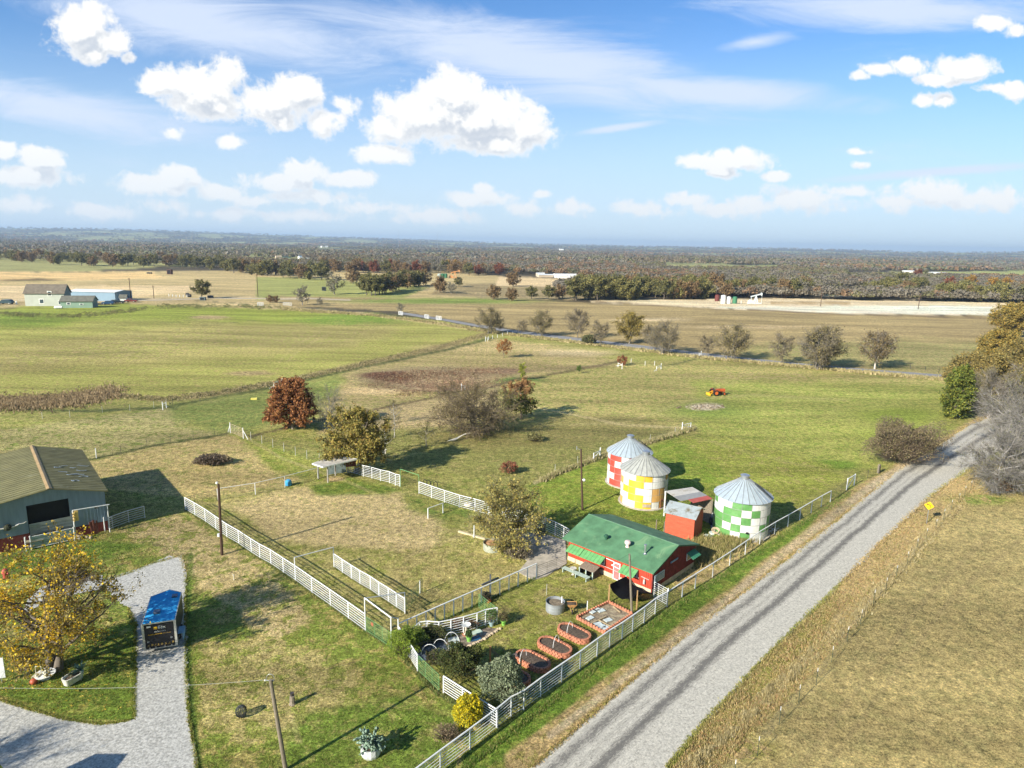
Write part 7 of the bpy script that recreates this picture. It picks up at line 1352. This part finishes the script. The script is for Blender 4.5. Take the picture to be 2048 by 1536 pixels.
# ---------------------------------------------------------------- open shelter by the olive tree
cs=[Q(636,957),Q(656,964),Q(696,954),Q(671,951)]; hs_=[2.2,2.25,2.2,2.2]; t=thing('open_shelter','open animal shelter with a white edged tin roof on grey posts','shelter',cs[1])
tp=[P(624,927,2.35),P(646,934,2.35),P(715,918,2.5),P(668,912,2.7)]
for q in (Q(637,957),Q(656,965),Q(671,951),Q(696,946),Q(710,944)): MB().tube(q,q+U*2.3,.09,n=8).build('post',mat('shelter_post',(.36,.34,.32),.8),t)
MB().slab([Vector((q.x,q.y,q.z)) for q in tp],.10).build('roof',mat('shelter_roof',(.52,.50,.47),.5,.2,.15,2,c2=(.13,.10,.08),c2f=.28),t)
b=MB()
for a_,c_ in zip(tp,tp[1:]+tp[:1]): b.bar(a_-U*.05,c_-U*.05,.05,.16)
b.build('fascia',WHITE,t)
a_=Q(655,950);c_=Q(692,944); MB().obox(a_,c_-a_,U*1.35,Vector((.04,.04,0))).build('wind_panel',mat('blue_grey_panel',(.30,.38,.40),.6),t); a_=Q(692,952);c_=Q(712,950); MB().obox(a_+U*1.2,c_-a_,U*1.0,Vector((.05,.05,0))).build('side_board',mat('dark_red_wood',(.13,.035,.025),.8),t)
q=Q(577,971); MB().lathe(q,[(.3,0),(.42,.1),(.4,.55),(.25,.75),(.001,.8)],14).solo('blue_barrel',mat('blue_plastic',(.05,.32,.62),.4),q,'bright blue barrel beside the mesh fence','barrel')
q=Q(508,799); MB().box(q+U*.15,(1.1,.5,.3),.2).ball(q+Vector((.5,0,.25)),.2,n=7,k=4).solo('yellow_feeder',mat('yellow_plastic',(.66,.58,.14),.5),q,'small yellow trough lying on the green strip','trough')
# white branch heap
q=Q(925,880); b=MB(); r_=random.Random(9)
for k in range(5): a2=q+Vector((-2.2+.25*k,-1.0+.1*k,.1)); m1=a2+Vector((1.3,.9,.25+.1*k)); b.tube(a2,m1,.05,.07); b.tube(m1,m1+Vector((1.4,.8,.55-.1*k)),.07,.05)
b.solo('white_branches',mat('bleached_wood',(.62,.60,.55),.7),q,'bleached white branches lying left of the brown tangled tree','branches')
# ---------------------------------------------------------------- goat and small orchard things
def goat(px,py,rz,label):
    q=Q(px,py); t=thing('goat',label,'goat',q,rz); verts=[(-.42,0,.52),(-.1,0,.50),(.25,0,.54),(.42,0,.72),(.60,0,.78),(.72,0,.70),(-.55,0,.62),(-.36,.11,.28),(-.36,.11,0),(-.36,-.11,.28),(-.36,-.11,0),(.24,.10,.26),(.24,.10,0),(.24,-.10,.26),(.24,-.10,0)]
    ed_=[(0,1),(1,2),(2,3),(3,4),(4,5),(0,6),(0,7),(7,8),(0,9),(9,10),(2,11),(11,12),(2,13),(13,14)]; rad_=[.17,.20,.17,.10,.09,.05,.02,.05,.03,.05,.03,.05,.03,.05,.03]
    me=bpy.data.meshes.new('body'); me.from_pydata(verts,ed_,[]); o=bpy.data.objects.new('body',me); link(o); o.modifiers.new('s','SKIN'); me.skin_vertices  if me.skin_vertices else None
    for i,r0_ in enumerate(rad_): me.skin_vertices[0].data[i].radius=(r0_,r0_)
    me.skin_vertices[0].data[1].use_root=True; su_=o.modifiers.new('u','SUBSURF'); su_.levels=1; su_.render_levels=1
    me.materials.append(mat('goat_white',(.70,.66,.60),.8)); o.parent=t; WM[o]=WM[t]; return t
goat(765,911,.6,'white goat grazing under the right edge of the olive green tree')
# ---------------------------------------------------------------- curve warning sign
q=Q(1853,1047); hz_=HH(1853,1047,1012); t=thing('road_sign','yellow diamond curve warning sign beside the gravel road','road sign',q); MB().bar(q,q+U*(hz_+.45),.06).build('post',GALV,t)
nrm=Vector((-.62,-.78,0)).normalized(); sx=Vector((nrm.y*-1,nrm.x,0)); 
if sx.x<0: sx=-sx
c_=q+U*(hz_+.05)+nrm*.06; s=.50; MB().extr([c_-sx*s,c_-U*s,c_+sx*s,c_+U*s],nrm*.012).build('plate',mat('sign_yellow',(.85,.50,.01),.45,0,.03,3),t)
b=MB(); c2=c_+nrm*.022; pts=[(.13,-.22),(.13,-.02),(.08,.08),(-.04,.14),(-.12,.14)]
for (x0,y0),(x1,y1) in zip(pts[:-1],pts[1:]): b.bar(c2+sx*x0+U*y0,c2+sx*x1+U*y1,.012,.075)
b.extr([c2+sx*-.12+U*.02,c2+sx*-.12+U*.26,c2+sx*-.27+U*.14],nrm*.006); b.build('arrow',mat('sign_black',(.01,.01,.01),.5),t)
# ---------------------------------------------------------------- tractor
q=Q(1433,790); TR=thing('tractor','old orange red tractor with a yellow rear blade in the pasture','tractor',q,rad(14)); OR=mat('tractor_orange',(.50,.10,.03),.5,0,.2,3); YE=mat('tractor_yellow',(.80,.42,.02),.5)
b=MB(); b.box((.75,0,1.05),(1.7,.55,.55)); b.box((1.65,0,.95),(.25,.6,.75)); b.build('bonnet',OR,TR,world=False); MB().box((-.35,0,.75),(1.1,.5,.5)).build('chassis',mat('tractor_dark',(.10,.03,.02),.7),TR,world=False)
for s in (-1,1):
    w_=MB().tube((-.6,s*.72,.62),(-.6,s*1.02,.62),.62,n=24).build('rear_wheel',BLACK,TR,world=False); MB().tube((-.6,s*.70,.62),(-.6,s*1.04,.62),.36,n=16).build('rim',mat('rim_orange',(.62,.14,.03),.5),w_,world=False); MB().box((-.55,s*.86,1.28),(.8,.36,.06)).build('mudguard',OR,TR,world=False)
    w_=MB().tube((1.4,s*.55,.34),(1.4,s*.75,.34),.34,n=18).build('front_wheel',BLACK,TR,world=False); MB().tube((1.4,s*.53,.34),(1.4,s*.77,.34),.18,n=12).build('rim',mat('rim_orange',(.62,.14,.03)),w_,world=False)
MB().box((-.55,0,1.2),(.4,.45,.08)).box((-.75,0,1.4),(.06,.42,.35)).build('seat',DARKP,TR,world=False); MB().tube((-.1,0,1.2),(-.25,0,1.55),.03).lathe((-.27,0,1.56),[(.2,0),(.22,.02),(.2,.04)],14).build('steering_wheel',BLACK,TR,world=False); MB().tube((.8,.1,1.3),(.8,.1,1.85),.04).build('exhaust',DARKP,TR,world=False)
MB().bar((-1.2,-.5,.7),(-1.9,-.5,.15),.1).bar((-1.2,.5,.7),(-1.9,.5,.15),.1).box((-1.9,0,.3),(.12,1.7,.5)).bar((-.9,0,.9),(-1.8,0,.6),.12).build('rear_blade',YE,TR,world=False)
# rubble heap in front of the tractor
t=thing('rubble_heap','low heap of pale rubble and brush in front of the tractor','rubble heap',Q(1410,815)); r_=random.Random(14)
b=MB(); b2=MB()
for k in range(60): p=Q(1410+r_.gauss(0,22),813+r_.gauss(0,2.4)); (b if k%3 else b2).ball(p+U*.05,r_.uniform(.12,.4),(1,1,.5),6,4)
b.build('stones',mat('rubble',(.30,.26,.20),.9,0,.3,3),t); b2.build('brush',mat('dark_brush',(.16,.12,.07),.9),t)
# logs lying in the paddocks
for x,y,w_,lb in ((975+89,822,6,'dark strip of cut brush right of the green rust topped tree'),):
    pass
# ---------------------------------------------------------------- far farmhouse and its yard
def house(o,u_,L_,Wd,ev,rg,wallm,roofm,label,name,gm=None,wins=(),ov=.4,cat='house'):
    u_=u_.normalized(); v_=Vector((-u_.y,u_.x,0))
    def hp(a_,b_,z): return o+u_*a_+v_*b_+U*z
    t=thing(name,label,cat,o); b=MB()
    b.add([hp(0,0,-.3),hp(L_,0,-.3),hp(L_,0,ev),hp(0,0,ev)],[(0,1,2,3)]); b.add([hp(0,Wd,-.3),hp(L_,Wd,-.3),hp(L_,Wd,ev),hp(0,Wd,ev)],[(3,2,1,0)]); b.build('wall',wallm,t)
    b=MB(); b.add([hp(L_,0,-.3),hp(L_,Wd,-.3),hp(L_,Wd,ev),hp(L_,Wd/2,rg-.05),hp(L_,0,ev)],[(0,1,2,3,4)]); b.add([hp(0,0,-.3),hp(0,Wd,-.3),hp(0,Wd,ev),hp(0,Wd/2,rg-.05),hp(0,0,ev)],[(4,3,2,1,0)]); b.build('gable_wall',gm or wallm,t)
    k=(rg-ev)/(Wd/2); b=MB(); b.slab([hp(-ov,-ov,ev-ov*k+.05),hp(L_+ov,-ov,ev-ov*k+.05),hp(L_+ov,Wd/2,rg+.05),hp(-ov,Wd/2,rg+.05)],.15); b.slab([hp(-ov,Wd/2+.01,rg+.045),hp(L_+ov,Wd/2+.01,rg+.045),hp(L_+ov,Wd+ov,ev-ov*k+.05),hp(-ov,Wd+ov,ev-ov*k+.05)],.15); b.build('roof',roofm,t)
    for (a_,z_,w_,h_) in wins:
        f=MB().obox(hp(a_-w_/2,-.06,z_),u_*w_,v_*.05,U*h_).build('window',mat('far_white',(.8,.8,.8),.5),t); MB().obox(hp(a_-w_*.34,-.10,z_+h_*.14),u_*w_*.68,v_*.05,U*h_*.72).build('pane',GLASS,f)
    return t,hp
SG=mat('sage_siding',(.50,.53,.49),.7,0,.06,.5); SG2=mat('green_siding',(.22,.33,.27),.7,0,.08,.5); SHG=mat('shingle_brown',(.17,.145,.115),.9,0,.2,.8); SHG2=mat('shingle_dark',(.14,.14,.12),.9,0,.2,.8); DGB=mat('blue_grey_gable',(.16,.22,.24),.7)
o=Q(51,612); u_=Q(130,612)-o; Lh=u_.length
house(o,u_,Lh,7.5,5.6,9.0,SG,SHG,'two storey sage green house with a brown shingle roof on the far left','farmhouse',DGB,((Lh*.42,.9,2.0,2.2),(Lh*.64,4.2,1.7,2.2),(Lh*.87,.5,.9,1.9)))
o2=Q(122,616); house(o2,u_,Lh*.80,6.0,3.0,4.9,SG2,SHG2,'single storey green house joined to the right of the two storey house','farmhouse',DGB,((Lh*.20,1.3,1.5,1.0),(Lh*.52,1.2,1.5,.6)))
o3=Q(137,600); BLS=mat('blue_shed_wall',(.20,.30,.40),.6,.1,.05,.5); house(o3,Q(231,603)-o3,(Q(231,603)-o3).length,12,4.3,4.9,BLS,mat('white_roof',(.78,.80,.82),.4),'long blue grey metal shed with a white roof behind the farmhouse','metal_shed',cat='shed')
o4=Q(240,604); house(o4,u_,2.6,2.6,2.2,3.3,mat('far_shed_white',(.6,.66,.68),.7),SHG2,'tiny pale gabled shed right of the parked vehicles','small_shed',cat='shed')
q=Q(111,618); MB().tube(q+U*.7,q+U*.7+u_.normalized()*2.6,.55,n=12).ball(q+U*.7,.55).solo('propane_tank',mat('tank_white',(.66,.70,.74),.4),q,'white propane tank at the foot of the farmhouse','propane tank')
def vehicle(px,py,rz,col,label,kind='suv',sc_=1.0,cat='car'):
    q=Q(px,py); t=thing('parked_'+kind,label,cat,q,rz,None,sc_); cm=mat('paint_%s'%label[:10].replace(' ','_'),col,.3,.2,.04)
    b=MB(); prof=[(-2.3,.45),(-2.3,1.0),(-1.3,1.08),(-.7,1.65),(1.6,1.68),(2.2,1.1),(2.35,.95),(2.35,.45)] if kind=='suv' else [(-2.6,.5),(-2.6,1.05),(-1.5,1.12),(-.9,1.72),(.5,1.75),(.7,1.12),(2.7,1.1),(2.7,.5)]
    b.extr([Vector((x_,-.9,z_)) for x_,z_ in prof],(0,1.8,0)); b.build('body',cm,t,world=False)
    b=MB(); b.extr([Vector((x_,-.93,z_)) for x_,z_ in ((-1.15,1.12),(-.68,1.55),((1.4 if kind=='suv' else .42),1.57),((1.75 if kind=='suv' else .55),1.14))],(0,1.86,0)); b.build('windows',GLASS,t,world=False)
    for x_ in (-1.45,1.5):
        for s in (-1,1): w_=MB().tube((x_,s*.72,.36),(x_,s*.95,.36),.36,n=14).build('wheel',BLACK,t,world=False); MB().tube((x_,s*.9,.36),(x_,s*.97,.36),.2,n=10).build('rim',ALU,w_,world=False)
    MB().box((-2.31,.6,.85),(.05,.35,.15)).build('headlight',WHITE,t,world=False); MB().box((-2.31,-.6,.85),(.05,.35,.15)).build('headlight',WHITE,t,world=False); return t
vehicle(12,608,.1,(.05,.09,.11),'dark teal car parked at the left edge beside the farmhouse','suv',1.25); 
vehicle(216,609,.2,(.03,.09,.22),'blue car parked right of the green house'); vehicle(228,607,.5,(.30,.33,.33),'pale grey pickup right of the blue car','pickup',cat='pickup'); vehicle(237,607,.3,(.03,.04,.05),'dark pickup beside the tiny pale shed','pickup',cat='pickup'); vehicle(262,605,.2,(.22,.05,.04),'dark red pickup at the end of the farm track','pickup',cat='pickup')
q=Q(33,608); MB().lathe(q,[(.4,0),(.35,1.0),(.2,1.3),(.001,1.4)],9).solo('white_post',WHITE,q,'white yard post between the dark car and the farmhouse','post')
# fence pickets, mail boxes, boxes by the farm track
t=thing('picket_row','row of short pale posts with dark gaps beside the farm track','fence',Q(340,594))
for k in range(13): q=Q(338+k*3.6,593-abs(k-5)*.2+ (k*.18)); MB().tube(q,q+U*(1.5 if k%2 else 1.2),.22,n=6).build('post',mat('tan_post',(.62,.52,.34),.8) if k%2 else WHITE,t)
for x,y,lb in ((375,591,'round black hay bale right of the pale post row'),(379,594,'black hay bale nearest the farm track')): q=Q(x,y); MB().tube(q+Vector((-.7,0,.8)),q+Vector((.7,0,.8)),.8,n=12).solo('hay_bale',mat('black_bale',(.02,.02,.02),.6),q,lb,'hay bale')
def crate(px,py,s,m_,lb,nm='utility_box'): q=Q(px,py); t=thing(nm,lb,'box',q); MB().box(q+U*s[2]/2,s).build('cabinet',m_,t); MB().box(q+Vector((0,-s[1]/2-.03,s[2]*.5)),(s[0]*.7,.05,s[2]*.7)).build('door',DARK,t)
crate(406,601,(2.6,1.5,1.5),mat('teal_box',(.10,.15,.17),.6),'dark teal bin beside the farm track below the lone round tree','storage_bin'); crate(421,596,(2.4,1.6,1.2),mat('navy_box',(.03,.04,.06),.6),'dark navy trailer box right of the lone round tree','storage_bin'); crate(648,581,(2.2,1.6,2.4),mat('dark_box',(.04,.06,.06),.7),'small dark shed on the green field beyond the meadow','small_box_shed')
crate(340,549,(3.4,3.0,4.0),mat('dark_rust_box',(.08,.035,.03),.8),'dark red box standing alone on the far straw field','tall_box'); crate(299,548,(3.5,2,1.2),mat('dark_brush2',(.13,.12,.09),.9),'low dark trailer on the far straw field','low_trailer')
t=gate('pipe_gate',(515,612),(527,612),1.4,3,'white gate at the far corner of the big meadow',WHITE,r=.08); gate('pipe_gate',(566,611),(584,612),1.3,3,'pale cattle gate right of the white gate on the meadow edge',mat('pale_post',(.5,.5,.47)),r=.07)
# ---------------------------------------------------------------- oil field
def otank(px,py,r_,h,m_,label): q=Q(px,py); t=thing('storage_tank',label,'storage tank',q); MB().tube(q,q+U*h,r_,n=20,cap=False).build('shell',m_,t); MB().lathe(q+U*h,[(r_+.05,0),(r_*.4,.35),(.001,.4)],20).build('lid',m_,t); MB().tube(q+Vector((r_,-.3,0)),q+Vector((r_,-.3,h)),.06,n=5).build('pipe',GALV,t)
TWh=mat('oil_tank_white',(.70,.70,.70),.5,0,.05,.5); TGn=mat('oil_tank_green',(.05,.19,.10),.5); TRu=mat('oil_tank_rust',(.13,.035,.03),.7)
otank(1434,602,1.35,HH(1434,602,590),TRu,'dark rusty tank, leftmost of the four by the hay field'); otank(1446,607,1.35,HH(1446,607,591),TWh,'taller white tank with a tan top by the hay field'); otank(1457,607,1.2,HH(1457,607,594),TWh,'shorter white tank between the taller one and the green tank'); otank(1469,607,1.25,HH(1469,607,594),TGn,'green tank right of the white tanks by the hay field')
for x,m_,lb in ((879,mat('oil_tank_grey',(.34,.42,.42),.5),'pale grey tank, left of three at the orange pump jack'),(885,TGn,'green tank, middle of three at the orange pump jack'),(891,TGn,'green tank, right of three at the orange pump jack')): otank(x,556,1.7,HH(x,556,548),m_,lb)
def jack(px,py,h,m_,label,rz=0.):
    q=Q(px,py); t=thing('pump_jack',label,'pump jack',q,rz); s=h/5.2
    b=MB()
    for y_ in (-.9,.9):
        b.bar(Vector((-.9,y_,0))*s,Vector((0,y_*.2,3.9))*s,.22*s); b.bar(Vector((1.0,y_,0))*s,Vector((0,y_*.2,3.9))*s,.22*s)
    b.build('samson_post',m_,t,world=False)
    MB().bar(Vector((-2.8,0,3.4))*s,Vector((2.6,0,4.75))*s,.42*s,.5*s).build('walking_beam',m_,t,world=False)
    MB().extr([Vector((x_,-.2,z_))*s for x_,z_ in ((2.4,5.5),(3.05,5.3),(3.25,4.5),(3.0,3.8),(2.4,4.1))],Vector((0,.4,0))*s).build('horse_head',m_,t,world=False)
    MB().bar(Vector((-2.6,0,3.4))*s,Vector((-2.4,0,1.2))*s,.2*s).build('pitman_arm',m_,t,world=False)
    MB().box(Vector((-2.6,0,.9))*s,(2.6*s,1.2*s,1.1*s)).bar(Vector((-3.4,0,1.6))*s,Vector((-1.6,0,.8))*s,.7*s).build('gearbox',m_,t,world=False); MB().box(Vector((-.6,0,.15))*s,(7*s,1.6*s,.3*s)).build('skid',m_,t,world=False)
    MB().tube(Vector((3.1,0,0))*s,Vector((3.1,0,4.2))*s,.06*s,n=5).build('polished_rod',m_,t,world=False)
jack(1511,607,HH(1515,607,586),mat('jack_white',(.66,.74,.78),.5),'pale blue white pump jack on the hay field',.15)
jack(910,556,HH(910,556,541)*1.05,mat('jack_orange',(.62,.30,.12),.5),'orange pump jack in the scrub beyond the oak clump',.15)
q=Q(1482,607); MB().tube(q,q+U*1.6,.15).solo('well_pipe',TWh,q,'white well pipe between the green tank and the pump jack','pipe')
# ---------------------------------------------------------------- far white barns and houses
FW=mat('far_white',(.8,.8,.8)); FR=mat('far_roof_pale',(.66,.68,.70),.5); FB=mat('far_blue_roof',(.30,.45,.60),.5); FT=mat('far_tan_wall',(.55,.45,.34),.7)
for i,(x,y,w_,h_,rf,wl,lb) in enumerate(((1134,555,22,3.6,FW,FW,'white house with a gabled wing at the far sandy field'),(1126,556,8,3,FR,FW,'small white house left of the gabled white one'),(1147,556,7,3.4,FR,FW,'pale barn right of the gabled white house'),(1092,554,14,3,FR,FT,'long tan barn at the left of the far sandy field'),(1082,552,8,3.4,FR,FT,'small tan house in the trees at the far sandy field'),
 (609,518,16,4.5,FB,FW,'blue roofed shed in the woods beyond the left fields'),(558,518,9,5,FT,FT,'cream house in the woods left of the blue roofed shed'),(573,517,14,4,mat('dark_roof',(.06,.08,.09),.8),SG2,'dark roofed barn between the cream house and the blue roofed shed'),
 (1483,520,14,5,FW,FW,'white barn in the far woods, left of a pair'),(1502,521,18,5,FT,FT,'tan barn in the far woods, right of a pair'),(1818,545,15,3.2,FR,FW,'white roofed barn in the far green field, left one'),(1880,549,20,3.6,FR,FW,'white barn with a dark end at the far green field'),(1863,548,10,3,FR,FT,'low pale shed left of the dark ended barn'),(1562,532,6,4,FW,FW,'small white house in the trees below the pair of far barns'),(1625,516,26,5,FT,FT,'long tan house on the far wooded rise'),
 (90,481,34,7,FW,FW,'white barn far off in the woods, upper left'),(137,481,30,7,FW,FW,'white barn on the far woods, next to the upper left one'),(153,480,22,6,mat('dark_roof',(.06,.08,.09)),FT,'dark roofed far barn, third from the left'),(243,480,22,8,FW,FW,'tall white silo house on the far woods'),(650,494,30,7,FW,FW,'white house at the far field above the rust brown wood'),(1095,500,60,9,FW,FW,'long white sheds on the far horizon'),(1123,501,24,12,FW,FW,'small white block right of the long far sheds'),(318,526,16,4,FW,FT,'pale shed at the dark woodland edge on the left'),(1052,501,0,0,0,0,''))):
    if not w_: continue
    p=P(x,y); r__=math.hypot(p.x,p.y); 
    if r__>4200: p=p*(4200/r__)*1.0; p.z=0
    p.z=tz(p); dirx=Vector((p.y,-p.x,0)).normalized(); dirx=Vector((dirx.x*math.cos(.3)-dirx.y*math.sin(.3),dirx.x*math.sin(.3)+dirx.y*math.cos(.3),0)); house(p-dirx*w_/2,dirx,w_,w_*.55,h_*.75,h_,wl,rf,lb,'distant_building',cat='building',ov=.2)
# radio masts on the ridge
for x,ty,lb in ((797,460,'thin radio mast on the horizon, left one'),(875,464,'thin radio mast on the horizon, right one')):
    p=P(x,497); p=Vector((p.x,p.y,0))*(3900/math.hypot(p.x,p.y)); p.z=tz(p); h=(HY+SL*(x-1024)-ty)/F*3900+HC-p.z; t=thing('radio_mast',lb,'mast',p); MB().tube(p,p+U*h,1.0,.5,n=4).build('lattice',GALV,t)
# ---------------------------------------------------------------- house and tree outside the frame whose shadows cross the drive
o5=P(-60,1700); house(Vector((o5.x-3.0,o5.y-1.0,0)),Vector((.95,-.3,0)),9,6,3.0,4.6,mat('cream_house',(.5,.48,.42),.8),SHG2,'house just outside the lower left corner whose gable shades the drive','house',cat='house') if False else None
# just outside the lower left corner: a narrow unseen shed added for its shadow and a bare tree whose shadows cross the drive
house(Vector((-30.4,28.3,0)),Vector((-.67,-.74,0)),6.0,-2.2 if False else 2.2,4.6,5.2,mat('cream_house',(.5,.48,.42),.8),SHG2,'tall narrow unseen shed outside the lower left corner, added for its shadow','unseen_shed',cat='shed',ov=.15)
tree('bare_tree',Vector((-41,23,0)),1.,.8,gr2,'bare tree outside the lower left corner shading the drive')
# ---------------------------------------------------------------- haze
hm=bpy.data.materials.new('haze'); hm.use_nodes=True; t=hm.node_tree; t.nodes.clear(); pv=t.nodes.new('ShaderNodeVolumePrincipled'); mo=t.nodes.new('ShaderNodeOutputMaterial'); t.links.new(pv.outputs[0],mo.inputs['Volume'])
pv.inputs['Color'].default_value=(.55,.75,1.0,1); pv.inputs['Density'].default_value=1.15e-4; pv.inputs['Anisotropy'].default_value=.1
b=MB(); b.box((0,0,-2),(26000,26000,266)); o=b.solo('haze',hm,(0,0,0),'thin blue air haze over the far valley','haze',kind='stuff')
for ob in list(bpy.data.objects):
    pass
